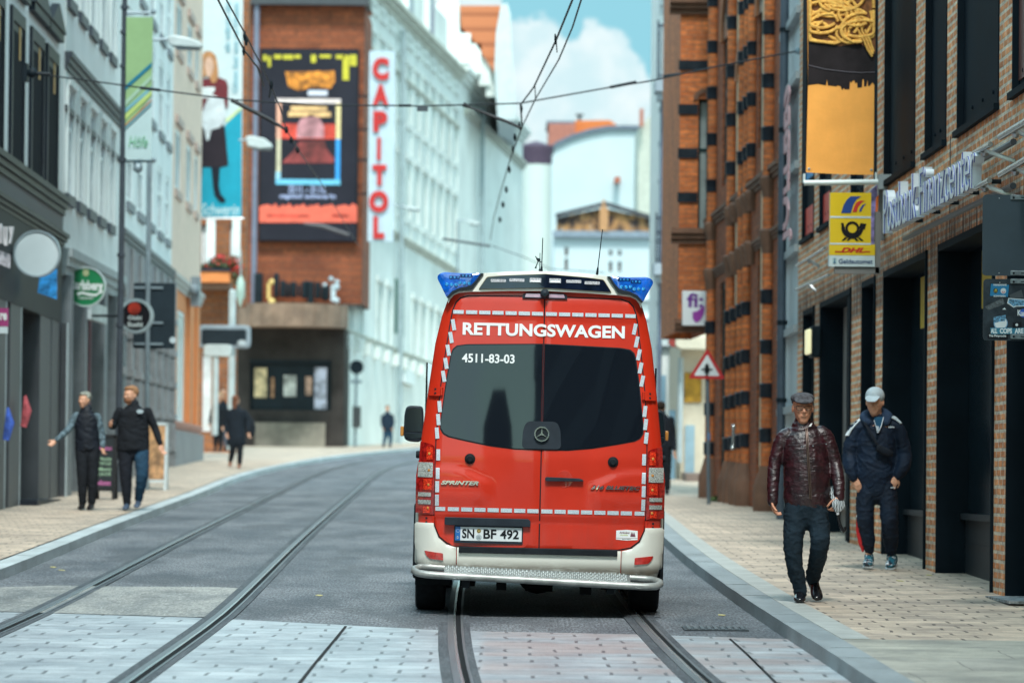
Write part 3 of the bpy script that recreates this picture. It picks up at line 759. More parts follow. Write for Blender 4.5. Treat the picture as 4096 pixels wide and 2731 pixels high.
# ---------------------------------------------------------------- left: grey building
trim = M('charcoal_trim', (.016, .021, .030), .5, var=.15)
gold = M('gold_trim', (.55, .30, .06), .5)
pane_pale = M('pane_pale', (.20, .26, .29), .5, var=.25, vs=.6)
cream_w = M('cool_white', (.74, .80, .80), .75, var=.07, vs=.6, bump=.006, bs=20, dirt=((.34, .37, .36), .9, .6, .4))
l1 = Facade((7, 2035), (246, 1982), (0, 610), (263, 800))
def Ux(f, x, y): return f.uw(x, y)[0]
L1 = Thing('grey_trim_building', 'white building with charcoal window surrounds and grey shopfront at the left edge', 'building', l1.p(Ux(l1, 246, 1982), .1))
uE = Ux(l1, 255, 400)
wq = []
for xa, xb, yb in ((38, 84, 640), (118, 163, 690), (182, 222, 740)):
    a, c = Ux(l1, xa, 500), Ux(l1, xb, 500); wq.append((a, c, l1.uw(38, 640)[1] - .1, l1.uw(40, 75)[1]))
zW0, zW1 = wq[0][2], wq[0][3]
dxw = wq[1][0] - wq[0][0]
wq = [(wq[0][0] - dxw * k, wq[0][1] - dxw * k, zW0, zW1) for k in (3, 2, 1)] + [(a, c, zW0, zW1) for a, c, _, _ in wq]
wup = [(a, c, zW1 + 1.9, zW1 + 4.2) for a, c, _, _ in wq]
b = wall(B(), l1, -60, uE, 4.35, 13.5, wq + wup, .06)
L1.part('wall', b, cream_w, smooth=0)
for o in wq + wup:
    a, c, e, g_ = o; b = B()
    b.fbox(l1, a - .16, a, e, g_ + .2, -.02, .05); b.fbox(l1, c, c + .10, e, g_ + .2, -.02, .05); b.fbox(l1, a, c, g_, g_ + .2, -.02, .05)
    b.fbox(l1, a - .3, c + .3, g_ + .42, g_ + .56, -.02, .10)
    b.add([l1.p(a - .38, g_ + .56, -.02), l1.p((a + c) / 2, g_ + .95, -.02), l1.p(c + .38, g_ + .56, -.02), l1.p(a - .38, g_ + .56, .13), l1.p((a + c) / 2, g_ + .95, .13), l1.p(c + .38, g_ + .56, .13)], [(0, 1, 2), (5, 4, 3), (0, 3, 4, 1), (1, 4, 5, 2), (2, 5, 3, 0)])
    L1.part('window_surround', b, trim, smooth=0)
    b = B(); b.fbox(l1, a + .62 * (c - a), a + .74 * (c - a), g_ - .50, g_ + .05, -.02, .03); L1.part('gold_bracket', b, gold, smooth=0)
    b = B(); b.fbox(l1, a + .002, c - .002, e, g_, -.06, .02); w_ = L1.part('window', b, trim, smooth=0)
    L1.part('pane', B().fbox(l1, a + .12, c - .1, e + .12, g_ - .12, .02, .024), M('pane_black', (.012, .016, .022), .8, spec=.05), parent=w_)
zl1, zl2 = l1.uw(0, 610)[1], l1.uw(0, 782)[1]
b = B(); cornice(b, l1, -60, uE + .1, zl1 - .30, .30, .12); cornice(b, l1, -60, uE + .1, zl2 - .20, .20, .12)
L1.part('ledge', b, trim, smooth=0)
b = B(); b.fbox(l1, -60, uE, zl2, zl1 - .30, -7, .006); L1.part('fascia', b, M('fascia_grey', (.14, .145, .15), .7, var=.05, vs=.5), smooth=0)
zl3 = l1.uw(60, 1220)[1]
b = B(); b.fbox(l1, -60, Ux(l1, 235, 1500), zl3, zl2 - .20, -7, .03); L1.part('sign_board', b, M('board_dark', (.028, .033, .038), .6), smooth=0)
greyp = M('grey_pilaster', (.062, .072, .084), .55, var=.1)
b = B()
for xa, xb in ((-40, 12), (30, 72), (150, 193), (197, 236)):
    u0, u1 = Ux(l1, xa, 1800), Ux(l1, xb, 1800); b.fbox(l1, u0, u1, .1, zl3, -.9, .02)
for k in range(8): b.fbox(l1, -6 - k * 5, -5 - k * 5, .1, zl3, -.9, .02)
b.fbox(l1, Ux(l1, 236, 1700), Ux(l1, 246, 1700), .1, zl3, -.5, .12)
L1.part('pilaster', b, greyp, smooth=0)
L1.part('pilaster_edge', B().fbox(l1, Ux(l1, 73, 1700), Ux(l1, 76, 1700), .1, zl3, 0, .03).fbox(l1, Ux(l1, 236, 1700) - .12, Ux(l1, 236, 1700) + .02, .1, zl3, .12, .15).fbox(l1, Ux(l1, 13, 1700), Ux(l1, 16, 1700), .1, zl3, 0, .03), M('pale_edge', (.35, .42, .45), .5), smooth=0)
sw = L1.part('shop_window', B().fbox(l1, -60, Ux(l1, 236, 1500), .1, zl3, -1.0, -.9), M('shop_glass', (.03, .042, .05), .15, var=.5, vs=.8), smooth=0)
L1.part('door_step', B().fbox(l1, Ux(l1, 72, 1900), Ux(l1, 170, 1900), .1, .22, -.9, .3), trim, smooth=0)
# goods hanging at the shop entrance
for (x, y, c_, lb) in ((100, 1640, (.5, .1, .12), 'red and white scarf hanging at the grey shopfront'), (30, 1690, (.05, .12, .5), 'blue cloth hanging at the edge of the grey shopfront')):
    u, w_ = l1.uw(x, y, .15); c = l1.p(u, w_, .15)
    b = B().tube([c + Vector((0, 0, .22)), c + Vector((.03, 0, 0)), c + Vector((-.02, 0, -.25))], [.02, .07, .05], 8); single('hanging_goods', b, M('cloth_' + lb[:3], c_, .8, var=.5, vs=9), lb, 'clothing')

# ---------------------------------------------------------------- left: white building with five windows
l2 = Facade((249, 1981), (490, 1925), (254, 196), (469, 442))
# continue on the line of the next buildings
A2 = l1.p(Ux(l1, 249, 1981), 0); B2 = gnd(670, 1867, .1)
def facade_between(A, Bq, la, lb):
    h = (Bq - A); h.z = 0; h.normalize(); n = Vector((h.y, -h.x, 0))
    if n.dot(A - CAM) > 0: n = -n
    f = Fr((A.x, A.y, 0), h, (0, 0, 1), n); (u1, w1), (u2, w2) = f.uw(*la), f.uw(*lb)
    f.ex = Vector((h.x, h.y, (w2 - w1) / (u2 - u1))); return f
l2 = facade_between(A2, B2, (254, 196), (469, 442))
L2 = Thing('white_window_building', 'white plastered building with a row of tall pale windows above the bar', 'building', l2.p(Ux(l2, 470, 1930), .1))
u20, u21 = Ux(l2, 252, 1000), Ux(l2, 478, 1000)
xs2 = [(262, 288), (308, 333), (350, 375), (392, 415), (432, 452)]
zt2, zb2 = l2.uw(261, 335)[1], l2.uw(250, 762)[1]
ops2 = [(Ux(l2, a, 700), Ux(l2, c, 700), zb2, zt2) for a, c in xs2]
hh = zt2 - zb2; gap = l2.uw(304, 30)[1]
ops2b = [(o[0], o[1], gap, gap + hh) for o in ops2]
zs2 = l2.uw(251, 990)[1]
L2.part('wall', wall(B(), l2, u20, u21, zs2, 16, ops2 + ops2b, .05), cream_w, smooth=0)
for o in ops2 + ops2b:
    w_ = window(L2, l2, o, .05, M('white_frame', (.74, .80, .82), .5), pane_pale, trans=.62, fw=.09)
    b = B(); b.fbox(l2, o[0] - .12, o[0], o[2], o[3] + .1, 0, .05); b.fbox(l2, o[1], o[1] + .12, o[2], o[3] + .1, 0, .05); b.fbox(l2, o[0] - .1, o[1] + .1, o[3], o[3] + .12, 0, .08)
    L2.part('window_surround', b, cream_w, smooth=0)
    b = B(); b.fbox(l2, o[0] - .1, o[1] + .1, o[2] - .2, o[2] - .02, -.02, .07); L2.part('sill', b, M('sill_dark', (.05, .062, .08), .6), smooth=0)
zc2 = l2.uw(254, 196)[1]
b = B(); cornice(b, l2, u20, u21, zc2 - .30, .30, .12); b.fbox(l2, u20, u21, zc2 - 1.0, zc2 - .9, 0, .04)
L2.part('cornice', b, M('cornice_dark', (.035, .045, .06), .6), smooth=0)
b = B(); cornice(b, l2, u20, u21, zs2 - .45, .45, .16); L2.part('shop_cornice', b, M('pale_stone', (.34, .40, .42), .7), smooth=0)
b = B()
for xa, xb in ((252, 262), (312, 322), (390, 402), (440, 480)): b.fbox(l2, Ux(l2, xa, 1600), Ux(l2, xb, 1600), .1, zs2 - .45, -.3, .12)
L2.part('shop_pilaster', b, M('pilaster_grey', (.19, .22, .24), .7), smooth=0)
b = B(); b.fbox(l2, u20 + .02, Ux(l2, 392, 1600), .1, zs2 - .46, -.32, -.2); sh = L2.part('shop_front', b, M('maroon_front', (.022, .014, .022), .4, var=.4), smooth=0)
b = B()
for x in (272, 324, 380): b.fbox(l2, Ux(l2, x, 1600), Ux(l2, x + 4, 1600), .1, zs2 - .6, -.19, -.1)
L2.part('red_mullion', b, M('mullion_rose', (.25, .13, .15), .5), parent=sh, smooth=0)
L2.part('teal_shutter', B().fbox(l2, Ux(l2, 402, 1600), Ux(l2, 438, 1600), .1, zs2 - .5, -.3, -.1), M('teal_dark', (.012, .028, .038), .5), smooth=0)
L2.part('bar_sign', B().fbox(l2, Ux(l2, 322, 1220), Ux(l2, 386, 1220), l2.uw(350, 1285)[1], l2.uw(350, 1215)[1], .1, .2), M('sign_whiteish', (.5, .58, .6), .5, var=.3, vs=6), smooth=0)

# ---------------------------------------------------------------- left: third white building
l3 = facade_between(A2, B2, (490, 840), (700, 1030))
L3 = Thing('pale_row_building', 'pale building between the dark mast and the orange corner building', 'building', l3.p(Ux(l3, 670, 1870), .1))
u30, u31 = u21 + .05, Ux(l3, 682, 1500)
ops3 = []
zz3 = [l3.uw(600, y)[1] for y in (890, 620, 470, 170, 60, -200)]
for xa, xb in ((505, 528), (548, 572), (592, 612), (630, 648), (662, 676)):
    a, c = Ux(l3, xa, 900), Ux(l3, xb, 900); ops3 += [(a, c, zz3[0], zz3[1]), (a, c, zz3[2], zz3[3]), (a, c, zz3[4], zz3[5])]
zs3 = l3.uw(600, 1010)[1]
L3.part('wall', wall(B(), l3, u30, u31, zs3, 17, ops3, .05), cream_w, smooth=0)
for o in ops3:
    window(L3, l3, o, .05, M('white_frame', (.74, .80, .82), .5), pane_pale, trans=.6, fw=.1)
    L3.part('sill', B().fbox(l3, o[0] - .1, o[1] + .1, o[2] - .2, o[2] - .02, -.02, .07), M('sill_mid', (.16, .19, .22), .6), smooth=0)
b = B(); cornice(b, l3, u30, u31, zs3 - .3, .3, .12); L3.part('shop_cornice', b, M('cornice_mid', (.10, .12, .14), .6), smooth=0)
b = B()
n3 = 7
for i in range(n3 + 1):
    u = u30 + (u31 - u30) * i / n3; b.fbox(l3, u - .25, u + .25, .1, zs3 - .3, -.3, .12)
    for k in range(5): b.fbox(l3, u - .3, u + .3, .8 + k * .8, .95 + k * .8, -.3, .16)
L3.part('shop_pilaster', b, M('pilaster_pale', (.24, .25, .26), .7, var=.15), smooth=0)
L3.part('shop_window', B().fbox(l3, u30, u31, .1, zs3 - .3, -.4, -.3), M('shop_mixed', (.06, .07, .08), .3, var=.9, vs=1.3), smooth=0)
L3.part('upper_shopfront', B().fbox(l3, u30, u31, zs3 - 1.6, zs3 - .3, -.28, .06), M('mauve_grey', (.22, .22, .24), .7), smooth=0)

# ---------------------------------------------------------------- left: peach / orange corner building
l4 = Facade((670, 1867), (794, 1839), (690, 905), (795, 1010))
L4 = Thing('orange_corner_building', 'peach building with bright orange ground floor and grey plinth', 'building', l4.p(Ux(l4, 794, 1839), .1))
u40, u41 = Ux(l4, 682, 1500), Ux(l4, 797, 1500)
zz4 = [l4.uw(740, y)[1] for y in (1010, 800, 560, 250, 60, -250)]
peach = M('peach_plaster', (.76, .58, .47), .8, var=.06); orangep = M('orange_plaster', (.72, .24, .07), .75, var=.08)
zo = l4.uw(740, 1130)[1]; zp = l4.uw(740, 1715)[1]
ops4 = []
for xa, xb in ((700, 722), (745, 764), (778, 790)): a, c = Ux(l4, xa, 700), Ux(l4, xb, 700); ops4 += [(a, c, zz4[1], zz4[2]), (a, c, zz4[3], zz4[4])]
L4.part('wall', wall(B(), l4, u40, u41, zo, 17, ops4, .05), peach, smooth=0)
for o in ops4:
    window(L4, l4, o, .05, M('white_frame', (.74, .80, .82), .5), pane_pale, fw=.1)
    b = B(); b.fbox(l4, o[0] - .2, o[1] + .2, o[3] + .1, o[3] + .3, 0, .08); b.fbox(l4, o[0] - .1, o[1] + .1, o[2] - .2, o[2], 0, .06); L4.part('window_trim', b, M('peach_trim', (.45, .34, .30), .7), smooth=0)
wo4 = (Ux(l4, 705, 1500), Ux(l4, 738, 1500), l4.uw(720, 1690)[1], l4.uw(720, 1240)[1])
L4.part('ground_floor', wall(B(), l4, u40, u41, zp, zo - .35, [wo4], .06), orangep, smooth=0)
window(L4, l4, wo4, .06, cream_w, M('pane_bright', (.45, .58, .60), .2), fw=.12)
b = B()
for x in (695, 750, 780): b.fbox(l4, Ux(l4, x, 1500) - .3, Ux(l4, x, 1500) + .3, zp, zo - .35, 0, .06)
L4.part('orange_pilaster', b, orangep, smooth=0)
b = B(); cornice(b, l4, u40, u41, zo - .35, .35, .14); L4.part('cornice', b, M('pale_stone2', (.45, .44, .42), .7), smooth=0)
b = B(); cornice(b, l4, u40, u41, zp - .1, .25, .12); L4.part('plinth_band', b, M('salmon_band', (.45, .22, .17), .7), smooth=0)
L4.part('plinth', B().fbox(l4, u40, u41, .1, zp - .1, -7, .15), M('plinth_grey', (.24, .245, .26), .8, var=.15, vs=1.5), smooth=0)
b = B(); c = at(795, 1160, 104); b.box(c.x - .18, c.x + .06, 103.5, 104, c.z - .45, c.z + .35); b.ball((c.x - .1, 103.4, c.z), .16, 12)
L4.part('wall_speaker', b, M('grey_box', (.2, .24, .27), .5))

# ---------------------------------------------------------------- banner wall, balcony and cinema
Yk = 150.0; fk = facing(Yk)
def K(x, y): return fk.uw(x, y)
cbrick = brick_mat('cinema_brick', (.30, .088, .036), (.20, .056, .024), (.17, .07, .04), bw=.9, rh=.26, ms=.02)
CN = Thing('cinema_building', 'tall dark red brick cinema with canopy and poster cases', 'building', (K(1200, 1780)[0], Yk, .1))
a, c = K(975, 900)[0], K(1450, 900)[0]; zt = K(1200, 15)[1]; zc_ = K(1200, 1215)[1]
CN.part('wall', wall(B(), fk, a, c, zc_, zt, [], .3), cbrick, smooth=0)
CN.part('eaves', B().fbox(fk, a, c + .2, zt - .1, zt + .35, -2, .6), M('eaves_dark', (.05, .055, .065), .5), smooth=0)
CN.part('roof', B().hexa([fk.p(a, zt + .35, .3), fk.p(c, zt + .35, .3), fk.p(c, zt + .35, -8), fk.p(a, zt + .35, -8), fk.p(a, zt + 2, -3), fk.p(c, zt + 2, -3), fk.p(c, zt + 2, -4), fk.p(a, zt + 2, -4)]), M('roof_tiles_red', (.4, .13, .06), .8), smooth=0)
CN.part('downpipe', B().tube([fk.p(K(1030, 60)[0], zt, .35), fk.p(K(1017, 1200)[0], K(1017, 1230)[1], .35)], .11, 10), M('lilac_pipe', (.16, .18, .25), .45))
# canopy
b = B(); cz0, cz1 = K(1200, 1312)[1], K(1200, 1222)[1]
for i in range(20):
    t0, t1 = i / 20, (i + 1) / 20; ua = K(945, 1)[0] + (K(1405, 1)[0] - K(945, 1)[0]) * t0; uc = K(945, 1)[0] + (K(1405, 1)[0] - K(945, 1)[0]) * t1
    dd = lambda t: .5 + 3.2 * math.sin(math.pi * t) ** .6 + .03 * (i % 2)
    b.hexa([fk.p(ua, cz0, dd(t0)), fk.p(uc, cz0, dd(t1)), fk.p(uc, cz0, -.5), fk.p(ua, cz0, -.5), fk.p(ua, cz1, dd(t0)), fk.p(uc, cz1, dd(t1)), fk.p(uc, cz1, -.5), fk.p(ua, cz1, -.5)])
CN.part('canopy', b, M('canopy_brown', (.23, .15, .105), .7, var=.3, vs=1.2), smooth=0)
# ground floor
pc = (K(1015, 1)[0], K(1342, 1)[0], K(1180, 1640)[1], K(1180, 1440)[1])
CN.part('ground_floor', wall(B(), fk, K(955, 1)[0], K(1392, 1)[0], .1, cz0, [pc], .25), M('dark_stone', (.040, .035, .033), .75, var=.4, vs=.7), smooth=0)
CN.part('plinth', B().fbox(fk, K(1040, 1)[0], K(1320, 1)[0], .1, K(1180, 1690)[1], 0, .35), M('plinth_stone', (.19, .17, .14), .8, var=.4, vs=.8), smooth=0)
pcs = CN.part('poster_case', B().fbox(fk, pc[0], pc[1], pc[2], pc[3], -.25, -.2).fbox(fk, pc[0], pc[1], pc[3] - .12, pc[3], -.2, .06), blk, smooth=0)
cols = [(.55, .42, .24), (.4, .2, .1), (.45, .45, .42), (.5, .3, .22), (.45, .45, .55)]
for i, (xa, xb, ya, yb) in enumerate([(1033, 1082, 1472, 1590), (1100, 1112, 1510, 1590), (1150, 1200, 1500, 1585), (1237, 1262, 1505, 1580), (1273, 1322, 1468, 1635)]):
    CN.part('poster', B().fbox(fk, K(xa, 1)[0], K(xb, 1)[0], K(1180, yb)[1], K(1180, ya)[1], -.19, -.16), M('cine_poster_%d' % i, cols[i], .5, var=.55, vs=3.0), parent=pcs, smooth=0)
# letters and lamps standing on the canopy
b = B()
for xa, xb, ya, yb in ((1035, 1068, 1095, 1215), (1112, 1132, 1095, 1190), (1136, 1160, 1125, 1192), (1178, 1202, 1128, 1192), (1222, 1245, 1128, 1195), (1245, 1272, 1128, 1216), (1275, 1298, 1130, 1196), (1300, 1318, 1145, 1200), (1318, 1334, 1140, 1200), (1162, 1176, 1135, 1196), (1206, 1218, 1140, 1190)):
    b.fbox(fk, K(xa, 1)[0], K(xb, 1)[0], K(1180, yb)[1], K(1180, ya)[1], .5, .8)
lr = Thing('roof_lettering', 'row of dark free-standing letters with bulbs on top of the cinema canopy', 'lettering', fk.p(K(1180, 1)[0], cz1, .6))
lr.part('letter', b, blk, bevel=.06)
b = B()
for x, y, r in ((1092, 1130, .12), (1092, 1208, .14)): b.ball(fk.p(*K(x, y), .7), r, 12)
b.fbox(fk, K(1086, 1)[0], K(1098, 1)[0], K(1180, 1200)[1], K(1180, 1135)[1], .6, .75)
lr.part('gold_lamp', b, M('lamp_gold', (.62, .45, .16), .4, emis=.08))
b = B()
for x, y, r in ((1303, 1142, .09), (1328, 1118, .10), (1351, 1130, .10), (1349, 1150, .13), (1349, 1204, .12), (1245, 1138, .06)): b.ball(fk.p(*K(x, y), .7), r, 12)
b.fbox(fk, K(1340, 1)[0], K(1358, 1)[0], K(1180, 1205)[1], K(1180, 1140)[1], .6, .75)
lr.part('white_lamp', b, M('lamp_white', (.45, .55, .6), .4, emis=.05))
# big film billboard
BB = Thing('film_billboard', 'huge black film billboard with rainbow frame and red strip on the cinema wall', 'billboard', fk.p(K(1230, 1)[0], K(1230, 960)[1], .3))
def kb(b, xa, ya, xb, yb, d0, d1): 
    p0, p1 = K(xa, yb), K(xb, ya); return b.fbox(fk, p0[0], p1[0], p0[1], p1[1], d0, d1)
BB.part('panel', kb(B(), 1042, 205, 1432, 962, .02, .38), M('poster_black', (.022, .022, .032), .45, var=.2, vs=.4), smooth=0)
BB.part('side_board', kb(B(), 1036, 200, 1438, 965, .0, .30), blk, smooth=0)
ye = M('print_yellow', (.55, .48, .03), .5); orr = M('print_orange', (.62, .20, .02), .5, var=.75, vs=5)
b = B()
for xa, ya, xb, yb in ((1055, 224, 1070, 248), (1074, 230, 1086, 272), (1098, 224, 1128, 240), (1135, 224, 1175, 242), (1180, 224, 1205, 238), (1246, 224, 1266, 255), (1280, 224, 1326, 236), (1345, 224, 1380, 240), (1372, 226, 1398, 325), (1400, 224, 1428, 268)): kb(b, xa, ya, xb, yb, .38, .40)
BB.part('yellow_drips', b, ye, smooth=0)
BB.part('title_block', B().fpoly(fk, [K(1143, 292), K(1340, 288), K(1342, 330), K(1325, 358), K(1245, 352), K(1200, 368), K(1155, 350)], .38, .40), orr)
BB.part('white_line', kb(B(), 1233, 366, 1312, 386, .38, .40), M('print_white', (.6, .6, .7), .5), smooth=0)
stepc = [((1108, 400, 1365, 416), (.75, .62, .6)), ((1108, 416, 1128, 560), (.7, .35, .25)), ((1108, 560, 1126, 690), (.55, .5, .35)), ((1345, 416, 1365, 560), (.75, .6, .3)), ((1343, 560, 1363, 722), (.03, .3, .7)), ((1105, 690, 1125, 722), (.3, .55, .7)), ((1105, 722, 1363, 740), (.15, .5, .72))]
for i, (r, cc) in enumerate(stepc): BB.part('rainbow_frame', kb(B(), *r, .38, .41), M('rainbow_%d' % i, cc, .5, var=.1), smooth=0)
redd = M('print_red', (.55, .05, .03), .5, var=.5, vs=1.5)
BB.part('picture', kb(B(), 1128, 500, 1343, 558, .38, .395), redd, smooth=0)
BB.part('picture_base', B().fpoly(fk, [K(1128, 655), K(1175, 610), K(1200, 570), K(1300, 565), K(1310, 600), K(1340, 640), K(1335, 655)], .38, .396), M('print_darkred', (.20, .03, .03), .5, var=.6, vs=2))
BB.part('dome_shape', B().fpoly(fk, [K(1188, 555), K(1190, 510), K(1205, 480), K(1245, 462), K(1280, 475), K(1298, 510), K(1298, 555)], .396, .40), M('print_pink', (.55, .25, .28), .5, var=.5, vs=1.6))
BB.part('picture_title', kb(kb(B(), 1165, 430, 1310, 446, .38, .4), 1155, 452, 1325, 470, .38, .4), M('print_amber', (.75, .45, .2), .5, var=.3, vs=3), smooth=0)
tb = B(); p0, p1 = K(1155, 772), K(1310, 748)
for s, xa, xb, ya, yb in (('23.11. - 31.12.', 1155, 1308, 745, 772), ('capitol schwerin', 1120, 1345, 777, 802)):
    p0, p1 = K(xa, yb), K(xb, ya); put_text(tb, s, fk, p0[0], p1[0], p0[1], p1[1], d=.385, thick=.01, bold=.03)
BB.part('lettering', tb, M('print_lilac', (.35, .40, .62), .5), smooth=0)
pts = [K(1040, 892), K(1430, 892), K(1430, 828)]
for i in range(14): x = 1425 - i * 28; pts.append(K(x, 822 + (i * 7 % 13))); pts.append(K(x - 12, 815 + (i * 5 % 11)))
pts.append(K(1040, 830))
BB.part('red_strip', B().fpoly(fk, pts, .38, .40), M('print_coral', (.75, .13, .08), .5, var=.12), smooth=0)
BB.part('strip_text', kb(kb(B(), 1070, 862, 1240, 870, .4, .405), 1330, 860, 1395, 872, .4, .405), redd, smooth=0)
# CAPITOL sign (hanging vertical board on arms)
CP = Thing('vertical_sign', 'tall pale hanging sign with red letters CAPITOL', 'sign', at(1520, 965, Yk - 3))
fp = facing(Yk - 3)
def P2(x, y): return fp.uw(x, y)
p0, p1 = P2(1470, 965), P2(1580, 205)
CP.part('board', B().fbox(fp, p0[0], p1[0], p0[1], p1[1], -.25, 0), M('sign_pale', (.45, .56, .64), .45, var=.05), smooth=0)
b = B()
for y in (385, 518, 640, 775): q0, q1 = P2(1432, y), P2(1472, y); b.fbox(fp, q0[0], q1[0], q0[1] - .04, q0[1] + .04, -.2, -.1)
CP.part('bracket', b, blk)
tb = B()
for ch, ya, yb, xa, xb in (('C', 232, 322, 1490, 1556), ('A', 340, 424, 1490, 1556), ('P', 446, 528, 1493, 1550), ('I', 552, 640, 1508, 1524), ('T', 660, 742, 1490, 1546), ('O', 764, 850, 1476, 1554), ('L', 866, 955, 1493, 1538)):
    p0, p1 = P2(xa, yb), P2(xb, ya); put_text(tb, ch, fp, p0[0], p1[0], p0[1], p1[1], d=.0, thick=.12, bold=.06)
CP.part('letter', tb, M('neon_red', (.50, .02, .02), .4), smooth=0)

# brick house beside the cinema with balcony
Yh = 128.0; fh = facing(Yh)
def Hh(x, y): return fh.uw(x, y)
HB = Thing('brick_balcony_house', 'brick house with white window frames and flower balcony left of the cinema', 'building', (Hh(890, 1800)[0], Yh, .1))
hb = brick_mat('house_brick', (.32, .125, .05), (.23, .085, .035), (.20, .12, .08), bw=.8, rh=.24, ms=.02)
a, c = Hh(740, 900)[0], Hh(985, 900)[0]
wo5 = [(Hh(815, 1)[0], Hh(842, 1)[0], Hh(880, 1060)[1], Hh(880, 900)[1]), (Hh(930, 1)[0], Hh(965, 1)[0], Hh(880, 1060)[1], Hh(880, 890)[1]), (Hh(826, 1)[0], Hh(862, 1)[0], .8, Hh(880, 1400)[1])]
HB.part('wall', wall(wall(B(), fh, a, Hh(950, 900)[0], .1, Hh(880, 1225)[1], wo5[2:], .2, D0=-.6), fh, a, c, Hh(880, 1225)[1], 22, wo5[:2], .2, D0=-1.0), hb, smooth=0)
for o in wo5: window(HB, fh, o, .2, M('white_frame', (.74, .80, .82), .5), dg, fw=.12)
b = B()
for xa, xb in ((838, 872), (940, 972)): b.fbox(fh, Hh(xa, 1)[0], Hh(xb, 1)[0], Hh(880, 1060)[1], Hh(880, 870)[1], 0, .1)
HB.part('white_pilaster', b, wh, smooth=0)
b = B(); b.fbox(fh, Hh(800, 1)[0], Hh(944, 1)[0], Hh(880, 1135)[1], Hh(880, 1092)[1], 0, 1.6)
bl = HB.part('balcony', b, orangep, smooth=0)
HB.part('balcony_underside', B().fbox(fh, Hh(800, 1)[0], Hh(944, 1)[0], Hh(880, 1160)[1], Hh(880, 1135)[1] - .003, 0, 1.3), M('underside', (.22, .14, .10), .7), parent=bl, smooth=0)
HB.part('railing', B().fbox(fh, Hh(795, 1)[0], Hh(948, 1)[0], Hh(880, 1092)[1], Hh(880, 1080)[1], .1, 1.65), M('railing_dark', (.03, .035, .05), .5), parent=bl, smooth=0)
def leaves(b, c, rad, n, size):
    for i in range(n):
        while True:
            p = Vector((random.uniform(-1, 1), random.uniform(-1, 1), random.uniform(-1, 1)))
            if p.length < 1: break
        p = Vector(c) + Vector((p.x * rad[0], p.y * rad[1], p.z * rad[2])); q = Vector((random.uniform(-1, 1), random.uniform(-1, 1), random.uniform(-1, 1))).normalized(); r = q.orthogonal().normalized() * size; s_ = q.cross(r)
        b.quad(p - r, p - s_ * .6, p + r, p + s_ * .6)
FL = Thing('flower_box', 'red geraniums in a flower box on the orange balcony', 'plant', fh.p(Hh(925, 1)[0], Hh(880, 1080)[1], 1.3))
b = B(); leaves(b, fh.p(*Hh(900, 1062), 1.3), (.55, .3, .25), 260, .07); leaves(b, fh.p(*Hh(952, 1085), 1.3), (.28, .3, .5), 160, .07); leaves(b, fh.p(*Hh(828, 1075), 1.3), (.2, .3, .15), 70, .06)
FL.part('foliage', b, M('geranium_leaf', (.045, .085, .03), .6, var=.4), smooth=0)
b = B(); leaves(b, fh.p(*Hh(905, 1045), 1.45), (.45, .2, .16), 45, .08); leaves(b, fh.p(*Hh(955, 1075), 1.45), (.25, .2, .38), 42, .08); leaves(b, fh.p(*Hh(825, 1075), 1.45), (.25, .2, .1), 22, .07)
FL.part('blossom', b, M('geranium_red', (.55, .03, .03), .6), smooth=0)
um = Thing('folded_parasol', 'folded pale green parasol hanging beside the flower balcony', 'parasol', at(963, 1225, 126))
um.part('canopy', B().tube([at(963, 1105, 126), at(963, 1130, 126), at(962, 1180, 126), at(960, 1225, 126)], [.05, .13, .14, .03], 10), M('parasol_green', (.38, .52, .46), .7))
um.part('pole', B().tube([at(963, 1000, 126), at(963, 1110, 126)], .03, 8), STEEL())

# woman banner: tall printed banner on two arms
Yn = 114.0; fn = facing(Yn)
def N_(x, y): return fn.uw(x, y)
WN = Thing('fashion_banner', 'tall white and turquoise banner showing a woman with long hair holding a cup', 'banner', at(878, 868, Yn))
def npoly(name, pts, d, mat, par=None): return WN.part(name, B().fpoly(fn, [N_(*p) for p in pts], d - .012, d), mat, parent=par, smooth=0)
bw_ = M('banner_white', (.55, .66, .69), .6, var=.04)
npoly('cloth', [(792, -300), (974, -300), (967, 868), (788, 868)], .02, bw_)
npoly('turquoise_field', [(788, 868), (967, 868), (966, 440), (905, 495), (870, 560), (790, 600)], .035, M('turquoise', (.0, .32, .46), .55, var=.06))
npoly('lime_stripe', [(905, 478), (966, 428), (966, 440), (905, 495)], .037, M('lime', (.55, .66, .3), .55))
npoly('skirt', [(797, 480), (868, 480), (900, 510), (914, 662), (880, 672), (790, 668), (791, 560)], .050, M('skirt_plum', (.03, .024, .032), .7))
npoly('jumper', [(792, 330), (812, 318), (872, 310), (905, 322), (913, 345), (912, 430), (905, 438), (895, 400), (868, 480), (797, 480), (790, 400)], .052, M('jumper_red', (.14, .012, .02), .7, var=.2))
npoly('hair', [(800, 325), (800, 270), (806, 225), (825, 205), (846, 207), (864, 225), (872, 270), (874, 312), (862, 332), (845, 332), (840, 300), (815, 310)], .054, M('hair_auburn', (.42, .20, .08), .6, var=.3, vs=5))
npoly('face', [(818, 262), (823, 238), (838, 228), (852, 240), (856, 270), (848, 298), (838, 312), (826, 302)], .062, M('print_skin', (.62, .40, .30), .6))
npoly('crockery', [(802, 350), (860, 350), (860, 362), (848, 380), (870, 388), (868, 396), (798, 392), (806, 380)], .064, M('print_white2', (.68, .74, .76), .5))
npoly('napkin', [(850, 392), (895, 395), (904, 470), (880, 512), (846, 520), (836, 560), (828, 565), (818, 520), (800, 488), (805, 460), (830, 400)], .066, M('print_white3', (.60, .66, .70), .5, var=.15, vs=5))
